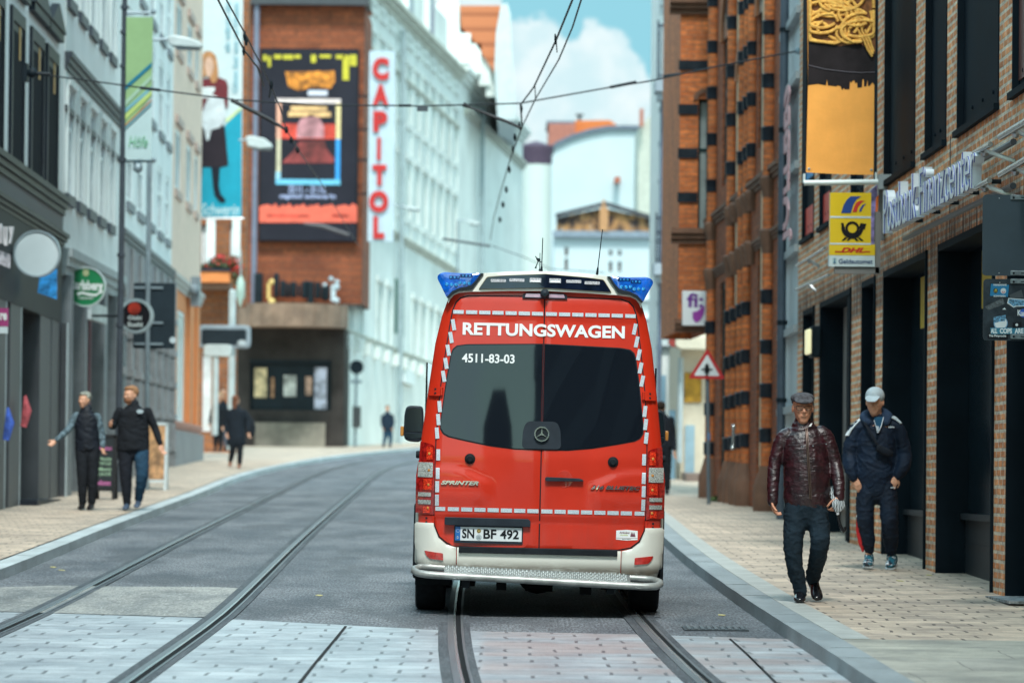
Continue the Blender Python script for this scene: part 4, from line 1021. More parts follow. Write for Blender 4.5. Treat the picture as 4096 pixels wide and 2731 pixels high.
for P in ([(790, 668), (812, 668), (806, 730), (800, 790), (789, 792)], [(846, 668), (880, 668), (876, 745), (884, 778), (903, 800), (898, 812), (880, 810), (858, 782), (852, 740)]): npoly('boot', P, .056, M('boot_dark', (.015, .02, .03), .6))
tb = B()
for s, xc, y0, y1, wd in (('als wären sie', 911, 210, 10, 10), ('Gäste bei uns zu Hause', 944, 372, 12, 12)):
    ftx = Fr(fn.p(N_(xc, 1)[0], 0, .04), (0, 0, 1), (-1, 0, 0), fn.n); z0, z1 = N_(900, y0)[1], N_(900, y1)[1]
    put_text(tb, s, ftx, z0, z1, -.09, .09, d=.0, thick=.01, bold=.02)
WN.part('slogan', tb, M('slogan_blue', (.28, .50, .58), .6), smooth=0)
tb = B(); p0, p1 = N_(802, 862), N_(958, 815); put_text(tb, 'Schwerin', fn, p0[0], p1[0], p0[1], p1[1], d=.037, thick=.01, bold=.02, shear=.3)
WN.part('city_name', tb, M('slogan_pale', (.45, .66, .72), .6), smooth=0)
WN.part('arm', B().tube([at(790, 874, Yn), at(975, 874, Yn)], .03, 8), STEEL())

# ---------------------------------------------------------------- long white building, receding right
wf = Facade((1371, 1784), (1671, 1768), (1584, 933), (1780, 1052))
LW = Thing('long_white_building', 'long white stucco building running down the street from the cinema', 'building', wf.p(0, .1))
uA, uB_ = wf.ub(1372), Ux(wf, 2085, 1200)
ztop = wf.uw(1570, 14)[1]; zmid = wf.uw(1584, 933)[1]
stucco = M('stucco', (.72, .77, .74), .8, var=.09, vs=.35, bump=.01, bs=8, dirt=((.36, .40, .38), .5, .55, .55))
uC = Ux(wf, 1835, 300); ops6 = []
nb = 13; wdt = (uC - uA) / nb
for i in range(nb):
    u = uA + wdt * (i + .5)
    for z0, z1 in ((zmid + 1.0, zmid + 3.4), (zmid + 5.2, zmid + 7.6), (zmid + 9.2, ztop - 1.4)): 
        if z1 < ztop - 1: ops6.append((u - .7, u + .7, z0, z1))
    if i != 2: ops6.append((u - .7, u + .7, zmid - 5.0, zmid - 2.6))
sh_ = (Ux(wf, 1578, 1200), Ux(wf, 1616, 1200), wf.uw(1597, 1340)[1], wf.uw(1597, 1120)[1])
ops6 = [o for o in ops6 if not (o[0] < sh_[1] + .5 and o[1] > sh_[0] - .5 and o[2] < sh_[3] and o[3] > sh_[2])] + [sh_]
LW.part('wall', wall(B(), wf, uA, uC, .1, ztop, ops6, .07), stucco, smooth=0)
pst = M('pane_stucco', (.42, .50, .50), .35, var=.15)
for o in ops6[:-1]:
    w_ = LW.part('window', B().fbox(wf, o[0], o[1], o[2], o[3], -.07, -.04), pst, smooth=0)
    b = B(); b.fbox(wf, o[0] - .25, o[1] + .25, o[3] + .1, o[3] + .35, 0, .10); b.fbox(wf, o[0] - .2, o[1] + .2, o[2] - .3, o[2] - .05, 0, .08); b.fbox(wf, o[0] - .22, o[0] - .02, o[2], o[3], 0, .05); b.fbox(wf, o[1] + .02, o[1] + .22, o[2], o[3], 0, .05)
    LW.part('window_surround', b, stucco, smooth=0)
LW.part('green_shutter', B().fbox(wf, *sh_, -.06, .0), M('shutter_green', (.05, .15, .12), .6, var=.3, vs=3), smooth=0)
b = B(); cornice(b, wf, uA, uC, ztop - .6, .6, .45); cornice(b, wf, uA, uC, ztop - 3.0, .25, .12); cornice(b, wf, uA, uC, zmid - .3, .3, .2); cornice(b, wf, uA, uC, wf.uw(1500, 1365)[1] - .2, .25, .12)
LW.part('cornice', b, M('stucco_trim', (.52, .54, .48), .8, var=.2), smooth=0)
b = B()
for i in range(nb + 1):
    u = uA + wdt * i; b.fbox(wf, u - .35, u + .35, zmid, ztop - 3.0, 0, .06)
    b.fbox(wf, u - .28, u + .28, wf.uw(1500, 1365)[1] - .75, wf.uw(1500, 1365)[1] - .25, 0, .3)
LW.part('pilaster', b, stucco, smooth=0)
b = B()
for x in (1575, 1900): 
    c = wf.p(Ux(wf, x, 1200), 0, .3); b.tube([c + Vector((0, 0, .1)), c + Vector((0, 0, ztop - 1))], .12, 8)
LW.part('downpipe', b, M('pale_pipe', (.30, .38, .40), .6))
# mansard with dormers above the first part
b = B(); b.fbox(wf, uA, uC, ztop, ztop + 2.5, -4.5, -.6); LW.part('attic', b, stucco, smooth=0)
b = B()
for k in range(3): u = uA + (uC - uA) * (.38 + .2 * k); b.fbox(wf, u - .8, u + .8, ztop + .2, ztop + 3.2, -.9, -.3)
LW.part('dormer', b, stucco, smooth=0)
for k in range(3):
    u = uA + (uC - uA) * (.38 + .2 * k)
    LW.part('dormer_window', B().fbox(wf, u - .5, u + .5, ztop + .6, ztop + 2.8, -.3, -.25), M('dormer_glass', (.14, .18, .28), .3), smooth=0)
# second part: gabled with a red roof
LG = Thing('red_roof_building', 'white building with steep red tiled roof and dormers, halfway down the street', 'building', wf.p(uC + .1, .1))
def wy(x, y): return wf.uw(x, y)[1]
zg = wy(1960, 390)
LG.part('wall', wall(B(), wf, uC + .05, uB_, .1, zg, [], .3), stucco, smooth=0)
# roof seen end-on: gable wall facing the camera stands above
Yr = wf.p(uC, 0).y + 3; fr_ = facing(Yr)
def Rr(x, y): return fr_.uw(x, y)
tiles = M('red_tiles', (.50, .16, .06), .8, var=.2, vs=1.0)
mt_, tt = _base('tile_rows'); 
Zs = tt.sep(tt.obj)[2]; st = tt.m('FRACT', tt.m('DIVIDE', Zs, .75))
tt.l.new(tt.mix(tt.step(st, .0, .45), (.30, .085, .035), (.52, .17, .07)), tt.b.inputs['Base Color']); tt.b.inputs['Roughness'].default_value = .8
pr = [Rr(*p) for p in ((1838, 22), (2005, 22), (1985, 130), (1978, 290), (1938, 230), (1900, 170), (1845, 110))]
LG.part('roof', B().fpoly(fr_, pr, -60, -.2), mt_, smooth=0)
b = B()
for (x, y) in ((1858, 190), (1900, 230), (1938, 275), (1968, 318)): p = Rr(x, y); b.fbox(fr_, p[0] - .30, p[0] + .30, p[1] - .8, p[1] + .7, -1.5, .1 + (x - 1850) * -.006)
LG.part('dormer', b, stucco, smooth=0)
LG.part('gable', B().fpoly(fr_, [Rr(*p) for p in ((2005, 20), (2030, 14), (2042, 60), (2046, 200), (2058, 330), (2062, 480), (1990, 480), (1978, 280), (1985, 130))], -60, .0), M('gable_white', (.55, .62, .64), .8, var=.06), smooth=0)
LG.part('parapet', B().fpoly(fr_, [Rr(*p) for p in ((1835, 20), (1838, 110), (1850, 240), (1850, 300), (1790, 290), (1760, 200), (1745, 20), (1780, -40), (1830, -40))], -12, -.3), stucco, smooth=0)
b = B(); cornice(b, wf, uC, uB_, zg - .7, .7, .5); LG.part('cornice', b, stucco, smooth=0)
b = B(); cornice(b, wf, uC + 2, uB_, wy(1960, 560), .4, .3); LG.part('moulding', b, M('stucco_trim', (.52, .54, .48), .8), smooth=0)
b = B(); u_ = Ux(wf, 1955, 400)
LG.part('stair_window', B().fbox(wf, Ux(wf, 1950, 350), Ux(wf, 1965, 350), wy(1957, 400), wy(1957, 290), 0, .2), M('dormer_glass', (.14, .18, .28), .3), smooth=0)
# round corner tower with purple cap
Yt = 300.0; ft = facing(Yt)
def Tt(x, y): return ft.uw(x, y)
cx_ = Tt(2150, 1)[0]; rt = Tt(2212, 1)[0] - cx_
TW = Thing('corner_tower', 'round white corner tower with a dark purple cornice cap', 'tower', (cx_, Yt, .1))
zt_ = Tt(2150, 660)[1]; z2 = Tt(2150, 580)[1]
TW.part('wall', B().lathe((cx_, Yt, 0), [(rt, .1), (rt, zt_)], 40), M('tower_white', (.55, .61, .58), .8, var=.04, vs=.3))
TW.part('cap', B().lathe((cx_, Yt, 0), [(rt, zt_), (rt * 1.04, zt_ + .2), (rt * 1.05, zt_ + .7), (rt * 1.15, zt_ + 1.1), (rt * 1.17, z2 - .1), (rt * .9, z2), (.1, z2 + .3)], 40), M('cap_purple', (.08, .05, .085), .6))
# white gabled building closing the street
Yg = 330.0; fg = facing(Yg)
def G_(x, y): return fg.uw(x, y)
GW = Thing('curved_gable_building', 'large white building with a low curved gable closing the street', 'building', (G_(2400, 1)[0], Yg, .1))
cv = [(2225, 580), (2290, 550), (2360, 528), (2430, 516), (2500, 514), (2570, 516), (2660, 522), (2760, 560)]
GW.part('wall', B().fpoly(fg, [G_(2190, 1780)] + [G_(2190, 610)] + [G_(*p) for p in cv] + [G_(2760, 1780)], -15, 0), M('gable_bright', (.52, .61, .64), .8, var=.05, vs=.2), smooth=0)
b = B()
for (p, q) in zip([(2190, 610)] + cv, cv): P, Q = G_(*p), G_(*q); b.hexa([fg.p(P[0], P[1] - .1, .4), fg.p(Q[0], Q[1] - .1, .4), fg.p(Q[0], Q[1] - .1, -15), fg.p(P[0], P[1] - .1, -15), fg.p(P[0], P[1] + .25, .4), fg.p(Q[0], Q[1] + .25, .4), fg.p(Q[0], Q[1] + .25, -15), fg.p(P[0], P[1] + .25, -15)])
GW.part('roof_edge', b, M('roof_edge', (.12, .15, .2), .6), smooth=0)
GW.part('chimney', B().fbox(fg, G_(2462, 1)[0], G_(2486, 1)[0], G_(2475, 728)[1], G_(2475, 712)[1], .5, 2).fbox(fg, G_(2462, 1)[0], G_(2486, 1)[0], G_(2475, 735)[1], G_(2475, 728)[1] - .002, -.1, 2), M('chimney_red', (.40, .13, .08), .8), smooth=0)
Y5 = 350; f5 = facing(Y5); q5 = lambda x, y: f5.uw(x, y)
for lb, pts, cc in (('flat rose coloured building with grey parapet behind the curved gable', [(2195, 700), (2195, 498), (2300, 498), (2300, 700)], (.40, .15, .11)),
                    ('bright orange hipped roof building behind the curved gable', [(2285, 700), (2285, 505), (2298, 484), (2440, 482), (2470, 505), (2530, 520), (2530, 700)], (.62, .17, .045))):
    t_ = Thing('rooftop_building', lb, 'building', (q5(pts[0][0], 1)[0], Y5, .1), group=None); Y5 -= 3
    P_ = [f5.uw(*p) for p in pts]; base = [(P_[0][0], .1)] + P_[1:-1] + [(P_[-1][0], .1)]
    t_.part('wall', B().fpoly(f5, base, -10 - Y5 % 7, Y5 % 7 * .3), M('roof_' + lb[:4], cc, .8, var=.1), smooth=0)
    if 'flat' in lb: t_.part('parapet', B().fbox(f5, P_[1][0] - .2, P_[2][0], P_[1][1], P_[1][1] + .25, -10, 1), M('roof_edge', (.12, .15, .2), .6), smooth=0)
    else:
        c = f5.p(*q5(2318, 484), 0); t_.part('chimney', B().tube([c - Vector((0, 0, .3)), c + Vector((0, 0, .55))], .14, 8).fbox(f5, c.x - .35, c.x + .35, c.z + .45, c.z + .6, -.3, .3), blk)
t_ = Thing('rooftop_building', 'pale pitched roof with a brick chimney beside the iron balcony', 'building', (q5(2600, 1)[0], 300, .1)); f6 = facing(300); q6 = lambda x, y: f6.uw(x, y)
t_.part('wall', B().fpoly(f6, [(q6(2555, 1)[0], .1), q6(2555, 515), q6(2630, 430), q6(2700, 400), (q6(2700, 1)[0], .1)], -10, 0), M('roof_cream', (.5, .52, .45), .8), smooth=0)
t_.part('chimney', B().fbox(f6, q6(2562, 1)[0], q6(2576, 1)[0], q6(2560, 510)[1], q6(2560, 440)[1], .3, 1.2), M('chimney_red', (.40, .13, .08), .8), smooth=0)
# half-timbered attic house in front of it
Y7 = 262.0; f7 = facing(Y7)
def S_(x, y): return f7.uw(x, y)
AT = Thing('attic_house', 'white house with a brown weathered gable and central brick chimney', 'building', (S_(2420, 1)[0], Y7, .1))
ww = [(S_(2268, 1)[0], S_(2282, 1)[0], S_(2400, 1080)[1], S_(2400, 1035)[1]), (S_(2268, 1)[0], S_(2282, 1)[0], S_(2400, 1025)[1], S_(2400, 990)[1])]
ww += [(S_(x - 7, 1)[0], S_(x + 7, 1)[0], S_(2400, y + h)[1], S_(2400, y)[1]) for x in (2452, 2488) for y, h in ((1000, 22), (1045, 42))]
AT.part('wall', wall(B(), f7, S_(2225, 1)[0], S_(2660, 1)[0], .1, S_(2400, 945)[1], ww, .3), M('attic_white', (.54, .63, .66), .8, var=.04, vs=.2), smooth=0)
for o in ww: AT.part('window', B().fbox(f7, *o, -.3, -.2), M('far_window', (.12, .09, .08), .5), smooth=0)
gm_, gt = _base('weathered_gable')
g1 = gt.noise(gt.scalev(gt.obj, 1.6, 1, 1.2), 1.0, 4, .6); g2_ = gt.noise(gt.scalev(gt.obj, 3, 1, .8), 1.4, 3, .6)
cc = gt.mix(gt.step(g1, .42, .58), (.42, .22, .09), (.05, .035, .035)); cc = gt.mix(gt.step(g2_, .62, .7), cc, (.5, .48, .44))
gt.l.new(cc, gt.b.inputs['Base Color']); gt.b.inputs['Roughness'].default_value = .9
AT.part('gable', B().fpoly(f7, [S_(*p) for p in ((2226, 938), (2226, 872), (2300, 855), (2395, 835), (2440, 838), (2530, 858), (2625, 885), (2625, 942))], -.6, .0), gm_, smooth=0)
AT.part('ledge', B().fbox(f7, S_(2220, 1)[0], S_(2660, 1)[0], S_(2400, 950)[1], S_(2400, 925)[1], 0, .5), M('ledge_grey', (.22, .27, .33), .7), smooth=0)
b = B(); 
for p, q in (((2222, 870), (2420, 822)), ((2420, 822), (2632, 885))): P, Q = S_(*p), S_(*q); b.hexa([f7.p(P[0], P[1], .5), f7.p(Q[0], Q[1], .5), f7.p(Q[0], Q[1], -.6), f7.p(P[0], P[1], -.6), f7.p(P[0], P[1] + .25, .5), f7.p(Q[0], Q[1] + .25, .5), f7.p(Q[0], Q[1] + .25, -.6), f7.p(P[0], P[1] + .25, -.6)])
AT.part('roof_edge', b, M('roof_dark', (.05, .05, .06), .7), smooth=0)
AT.part('chimney', B().fpoly(f7, [S_(*p) for p in ((2398, 925), (2398, 835), (2408, 828), (2410, 800), (2416, 796), (2420, 828), (2432, 835), (2432, 925))], 0, .6), M('chimney_tan', (.50, .26, .12), .8), smooth=0)

# ---------------------------------------------------------------- street behind the camera (only mirrored in the van)
RBk = Thing('rear_office_block', 'tall curved dark office block further back on the right side of the street', 'building', (5, -30, .1))
b = B()
pr = [(4.3, 20), (4.3, 12), (4.0, -4), (1.5, -14), (0.2, -22), (1.8, -30), (6, -36), (20, -40), (20, 20)]
for (xa, ya), (xb, yb) in zip(pr, pr[1:] + pr[:1]): b.quad((xa, ya, .1), (xb, yb, .1), (xb, yb, 24), (xa, ya, 24))
b.add([(x, y, 24) for x, y in pr], [list(range(len(pr)))])
RBk.part('wall', b, M('office_dark', (.03, .033, .038), .8, spec=.05), smooth=50)
for z in (3.4, 6.6, 9.8, 13, 16.2, 19.4):
    b = B()
    for (xa, ya), (xb, yb) in zip(pr[:7], pr[1:7]): b.hexa([(xa - .12, ya - .1, z), (xb - .12, yb - .1, z), (xb + .3, yb, z), (xa + .3, ya, z), (xa - .12, ya - .1, z + 1.3), (xb - .12, yb - .1, z + 1.3), (xb + .3, yb, z + 1.3), (xa + .3, ya, z + 1.3)])
    RBk.part('window_band', b, M('band_glass', (.09, .105, .12), .8, spec=.05), smooth=0)
LBk = Thing('rear_gabled_house', 'dark gabled house further back on the left side of the street', 'building', (-8, -60, .1))
LBk.part('wall', B().fpoly(facing(-50), [(-5.6, .1), (-2.4, .1), (-2.4, 18.5), (-3.2, 20.5), (-4.6, 20.5), (-5.6, 18.5)], -10, 0), M('house_dark', (.07, .06, .06), .8), smooth=0)
# ---------------------------------------------------------------- the ambulance van
SL = .0241
def lv(x, y):
    "photograph pixel -> van-local (x, z) on the rear plane"
    dx, dy = x - 2168, y - 1690
    return (dx + dy * SL) / 507, (773 - (dy - dx * SL)) / 507
VA = R_(0.83); W0 = at(2168, 1690, 30.3)
vloc = W0 - Vector((math.sin(VA), 0, math.cos(VA))) * 1.525
V = Thing('ambulance_van', 'red and white ambulance van seen from behind, lettered RETTUNGSWAGEN', 'van', vloc, rot=(0, VA, 0))
WT = [(.30, .90), (.45, .945), (.6, .955), (.8, .963), (1.0, .968), (1.38, .951), (1.6, .925), (1.82, .900), (2.13, .862), (2.35, .815), (2.47, .775), (2.52, .74), (2.56, .68), (2.585, .58), (2.60, .42), (2.605, .2)]
def wz(z):
    if z <= WT[0][0]: return WT[0][1]
    for (a, p), (c, q) in zip(WT, WT[1:]):
        if a <= z <= c: return p + (q - p) * (z - a) / (c - a)
    return WT[-1][1]
def ss(x, a, b_): t = max(0, min(1, (x - a) / (b_ - a))); return t * t * (3 - 2 * t)
def Rs(x, z):
    "rear surface depth (metres forward of the rearmost plane)"
    y = 0.0
    if z > 1.25: y += (z - 1.25) * .115 + max(0, z - 1.25) ** 2 * .012
    y += .035 * (x / .95) ** 2
    e = abs(x) - (wz(min(z, 2.45)) - .11)
    if e > 0: y += min(1.4, e / .11) ** 2 * .075
    y += .012 * (1 - ss(z, 2.335, 2.365))          # crease under the top row of marks
    y += .014 * (1 - ss(z, .755, .785))
    ax = abs(x)
    zc = 1.165 - .05 * ss(ax, .75, .45) - .05 * ss(.60 - ax, 0, .22)
    side = ss(ax, .36, .46)
    y -= side * .016 * (1 - ss(z, zc - .035, zc + .01)) * ss(z, .82, .95)
    return y
def patch(pts, off, thick=.012, grid=.035, mapf=None, soft=0.0):
    "2D outline (x, z) laid over the rear surface, a given distance proud of it"
    bm = bmesh.new(); vs = [bm.verts.new((x, 0, z)) for x, z in pts]; bm.faces.new(vs)
    xs = [p[0] for p in pts]; zs = [p[1] for p in pts]
    def cuts(lo, hi, no, ax):
        k = math.ceil(lo / grid)
        while k * grid < hi:
            co = [0, 0, 0]; co[ax] = k * grid + 1e-5
            bmesh.ops.bisect_plane(bm, geom=bm.verts[:] + bm.edges[:] + bm.faces[:], plane_co=co, plane_no=no); k += 1
    cuts(min(xs), max(xs), (1, 0, 0), 0); cuts(min(zs), max(zs), (0, 0, 1), 2)
    bo = [(e.verts[0], e.verts[1]) for e in bm.edges if e.is_boundary]
    rim = set(v for e in bo for v in e)
    low = {v: bm.verts.new((v.co.x, 1, v.co.z)) for v in rim}
    for a, c in bo: bm.faces.new((a, c, low[c], low[a]))
    f = mapf or Rs
    for v in bm.verts:
        base = v.co.y; v.co.y = f(v.co.x, v.co.z) - off + (thick if base > .5 else (soft if v in rim else 0))
    bmesh.ops.recalc_face_normals(bm, faces=bm.faces)
    me = bpy.data.meshes.new('patch'); bm.to_mesh(me); bm.free()
    for p in me.polygons: p.use_smooth = True
    me.set_sharp_from_angle(angle=R_(38)); return me
def mirror(h): return h + [(-x, z) for x, z in reversed(h)]
def rnd(pts, r, n=4):
    "round the corners of a polygon"
    out = []; m = len(pts)
    for i in range(m):
        p0, p, p1 = Vector(pts[i - 1]), Vector(pts[i]), Vector(pts[(i + 1) % m])
        a = (p0 - p); c = (p1 - p); ra = min(r, a.length * .45); rc = min(r, c.length * .45)
        A = p + a.normalized() * ra; C = p + c.normalized() * rc
        for k in range(n + 1):
            t = k / n; q = A * (1 - t) ** 2 + p * 2 * t * (1 - t) + C * t * t; out.append((q.x, q.y))
    return out
m_, t_ = _base('red_paint')
f_ = t_.noise(t_.obj, 1.4, 4, .6)
rc_ = t_.mix(t_.step(f_, .3, .7), (.50, .022, .006), (.58, .028, .008))
zz_ = t_.sep(t_.obj)[2]
gr_ = t_.m('MULTIPLY', t_.m('SUBTRACT', 1, t_.step(zz_, .5, 1.05)), t_.step(t_.noise(t_.scalev(t_.obj, 9, 1, 1.2), 1.2, 6, .7), .4, .8))
rc_ = t_.mix(t_.m('MULTIPLY', gr_, .35), rc_, (.22, .05, .035))
t_.l.new(rc_, t_.b.inputs['Base Color']); t_.b.inputs['Roughness'].default_value = .42
t_.b.inputs['Coat Weight'].default_value = .7; t_.b.inputs['Coat Roughness'].default_value = .04; t_.b.inputs['Coat IOR'].default_value = 1.45; t_.b.inputs['Specular IOR Level'].default_value = .3
_bump(t_, t_.noise(t_.obj, 2.2, 2, .4), .006, .5)
RED = m_
m_, t_ = _base('van_white')
Zz = t_.sep(t_.obj)[2]
g_ = t_.noise(t_.scalev(t_.obj, 3, 3, 14), 1.0, 6, .7)
dz_ = t_.m('MULTIPLY', t_.m('SUBTRACT', 1, t_.step(Zz, .355, .455)), t_.step(g_, .25, .55))
sp_ = t_.m('MULTIPLY', t_.step(t_.noise(t_.obj, 26, 4, .7), .66, .74), .35)
t_.l.new(t_.mix(t_.m('MAXIMUM', dz_, sp_), (.66, .67, .61), (.16, .13, .095)), t_.b.inputs['Base Color'])
t_.b.inputs['Roughness'].default_value = .38; t_.b.inputs['Coat Weight'].default_value = .4
VWH = m_
RUB = M('black_rubber', (.012, .016, .020), .65, var=.25, vs=9, bump=.002, bs=60)
BPL = M('black_plastic', (.022, .030, .040), .5, var=.15, vs=8)
m_, t_ = _base('reflective_film'); 
hx = t_.node('ShaderNodeTexVoronoi'); hx.inputs['Scale'].default_value = 160; t_.l.new(t_.obj, hx.inputs['Vector'])
t_.l.new(t_.mix(t_.step(hx.outputs['Distance'], .1, .6), (.70, .76, .80), (.42, .50, .56)), t_.b.inputs['Base Color']); t_.b.inputs['Roughness'].default_value = .35
FILM = m_
LET = M('white_film', (.76, .80, .81), .4, var=.02)
GLS = M('van_glass', (.006, .009, .014), .03, var=0, spec=.62, coat=0)
# body shell
b = B(); zs = [w[0] for w in WT]; zs = sorted(set(zs + [.52, .7, .9, 1.1, 1.2, 1.3, 1.5, 1.7, 1.9, 2.0, 2.2, 2.3, 2.4]))
S = [-1, -.985, -.96, -.92, -.86, -.75, -.5, -.25, 0, .25, .5, .75, .86, .92, .96, .985, 1]
rows = []
for z in zs:
    wv = wz(z); rows.append([b.v.append((s_ * wv, Rs(s_ * wv, z), z)) or len(b.v) - 1 for s_ in S])
def face(f): b.f.append(f); b.mi.append(0); b.uv.append(None)
for r0, r1_ in zip(rows, rows[1:]):
    for i in range(len(S) - 1): face([r0[i], r0[i + 1], r1_[i + 1], r1_[i]])
def shell(y, fz, fw, zb=.30):
    L = []
    for z in zs:
        wv = wz(z) * fw; z2_ = zb + (z - .30) * fz; L.append((b.v.append((-wv, y, z2_)) or len(b.v) - 1, b.v.append((wv, y, z2_)) or len(b.v) - 1))
    return L
prev = [(r[0], r[-1]) for r in rows]
for y, fz, fw in ((.6, 1, 1.0), (1.5, 1, 1.015), (4.2, 1, 1.015), (4.5, .93, 1.0), (5.0, .62, .98), (5.15, .48, .97), (5.75, .38, .93), (5.95, .2, .85)):
    cur = shell(y, fz, fw)
    for k in range(len(zs) - 1):
        face([prev[k][0], prev[k + 1][0], cur[k + 1][0], cur[k][0]]); face([prev[k + 1][1], prev[k][1], cur[k][1], cur[k + 1][1]])
    face([prev[-1][0], prev[-1][1], cur[-1][1], cur[-1][0]]); prev = cur
for k in range(len(zs) - 1): face([prev[k][0], prev[k][1], prev[k + 1][1], prev[k + 1][0]])
V.part('body', b, RED, local=True, smooth=50)
b = B()
for s_ in (-1, 1): b.box(min(s_ * .955, s_ * .97), max(s_ * .955, s_ * .97), 2.0, 3.9, 1.4, 2.0)
V.part('side_window', b, GLS, local=True)
V.part('windscreen', B().hexa([(-.8, 4.62, 1.5), (.8, 4.62, 1.5), (.8, 4.5, 1.5), (-.8, 4.5, 1.5), (-.72, 4.46, 2.2), (.72, 4.46, 2.2), (.72, 4.3, 2.2), (-.72, 4.3, 2.2)]), GLS, local=True)
# doors with a rubber seal behind
half = [(.0, .532), (-.62, .540), (-.72, .560), (-.785, .61), (-.822, .69), (-.832, .80), (-.832, 1.15), (-.829, 1.38), (-.805, 1.78), (-.77, 2.08), (-.737, 2.32), (-.722, 2.40), (-.70, 2.455), (-.665, 2.492), (-.60, 2.512), (0, 2.519)]
def grow(h, d): return [(x - d if x < -.05 else x, z + (d if z > 2.3 else (-d if z < .65 else 0))) for x, z in h]
V.part('door_seal', patch(mirror(grow(half, .009))[:-1] if False else [p for i, p in enumerate(mirror(grow(half, .009))) if not (abs(p[0]) < 1e-9 and i > 16)], .004, .01), BLACK())
for s_ in (-1, 1):
    h = [((x if x < -.01 else -.005) * -s_, z) for x, z in half]
    if s_ > 0: h = [(abs(x), z) for x, z in h]
    else: h = [(-abs(x), z) for x, z in h]
    V.part('rear_door', patch(h, .016, .02, grid=.03, soft=.004), RED)
# rear windows
wh_ = [(-.006, 1.316), (-.2, 1.317), (-.40, 1.338), (-.60, 1.375), (-.73, 1.402), (-.772, 1.425), (-.797, 1.465), (-.797, 1.52), (-.757, 1.85), (-.728, 2.04), (-.712, 2.085), (-.68, 2.112), (-.60, 2.124), (-.006, 2.142)]
def big_(h, d): 
    cx, cz = -.38, 1.73
    return [((x + (-d if x < -.1 else 0)), z + (d if z > cz else -d)) for x, z in h]
def Rg(x, z): return .012 + (z - 1.25) * .12 + .05 * (x / .9) ** 2 + .03 * max(0, abs(x) - .45) ** 2 + .0 
def Rg2(x, z): return min(Rs(x, z), 9)
for s_ in (-1, 1):
    V.part('window_seal', patch([(x * -s_ if s_ > 0 else x, z) for x, z in big_(wh_, .008)], .019, .01), BLACK())
    V.part('rear_window', patch([(x * -s_ if s_ > 0 else x, z) for x, z in wh_], .024, .01, grid=.03), GLS, label='tinted left rear window with unit number' if s_ < 0 else None)
def on(x, z, d): return (x, Rs(x, z) - d, z)
VC = lambda u, w, d: (u, Rs(u, w) - d, w)
# light interior outlines seen faintly in the glass: head rests and frame are left to the reflections
# white marks
def mark(cx, cz, w, h, ang=0, d=.021):
    c, s_ = math.cos(ang), math.sin(ang)
    P = [(cx + x * c - z * s_, cz + x * s_ + z * c) for x, z in ((-w / 2, -h / 2), (w / 2, -h / 2), (w / 2, h / 2), (-w / 2, h / 2))]
    V.part('reflective_mark', patch(P, d, .003, grid=.06), FILM)
for i in range(7):
    for s_ in (-1, 1): mark(s_ * (.055 + i * .1045), 2.386, .089 if i < 6 else .083, .029)
for i in range(8):
    for s_ in (-1, 1): mark(s_ * (.055 + i * .1045), .828, .088 if i < 7 else .078, .031)
cs = [lv(1813, 1297), lv(1803, 1348), lv(1792, 1399), lv(1783, 1452), lv(1774, 1504)]
cs2 = [lv(1758, 1625), lv(1753, 1677), lv(1748, 1731)]
cs3 = [lv(1753, 1818), lv(1751, 1892), lv(1749, 1945), lv(1748, 1999)]
for L_, an in ((cs, -.19), (cs2, -.1), (cs3, -.015)):
    for x, z in L_:
        for s_ in (-1, 1): mark(s_ * abs(x), z, .030, .088, an * s_)
# lettering
tb = B(); c = lv(2179, 1318); put_text(tb, 'RETTUNGSWAGEN', None, -.645, .640, 2.205, 2.305, d=.020, thick=.002, bold=.034, spacing=1.02, mapf=VC)
V.part('lettering', tb, LET, local=True, label='white word RETTUNGSWAGEN')
tb = B(); x0, z0 = lv(1847, 1447); x1, z1 = lv(2059, 1415); put_text(tb, '4511-83-03', None, x0, x1, z0 - .002, z1 - .004, d=.026, thick=.002, bold=.022, mapf=VC)
V.part('unit_number', tb, LET, local=True, label='white number 4511-83-03')
CHR = M('chrome', (.62, .68, .70), .12, metal=1, var=0)
for s, (xa, ya, xb, yb) in (('SPRINTER', (1763, 1937, 1915, 1922)), ('316 BLUETEC', (2363, 1957, 2562, 1941))):
    tb = B(); x0, z0 = lv(xa, ya); x1, z1 = lv(xb, yb); zc = (z0 + z1) / 2; put_text(tb, s, None, x0, x1, zc - .016, zc + .016, d=.022, thick=.008, bold=.035, shear=.35, mapf=VC)
    V.part('badge_lettering', tb, CHR, local=True, label='chrome script ' + s)
vf = Fr((0, 0, 0), (1, 0, 0), (0, 0, 1), (0, -1, 0))
# star badge and black cover
x0 = 0; zc = lv(2168, 1735)[1]
V.part('badge_cover', patch(rnd([(-.155, 1.318), (.155, 1.318), (.148, 1.47), (.118, 1.535), (-.118, 1.535), (-.148, 1.47)], .04), .030, .02), BPL)
b = B(); b.disc(vf, 0, zc, .050, -.05, -.005 + .02, 36)
V.part('star_badge', b, M('badge_black', (.02, .025, .03), .2), local=True)
b = B(); b.ring(vf, 0, zc, .050, .059, -.02, .025, 40)
for k in range(3):
    a = R_(90 + 120 * k); c, s_ = math.cos(a), math.sin(a)
    b.fpoly(vf, [(c * .05, zc + s_ * .05), (math.cos(a + 1.05) * .008, zc + math.sin(a + 1.05) * .008), (0, zc), (math.cos(a - 1.05) * .008, zc + math.sin(a - 1.05) * .008)], .012, .022)
V.part('star', b, CHR, local=True)
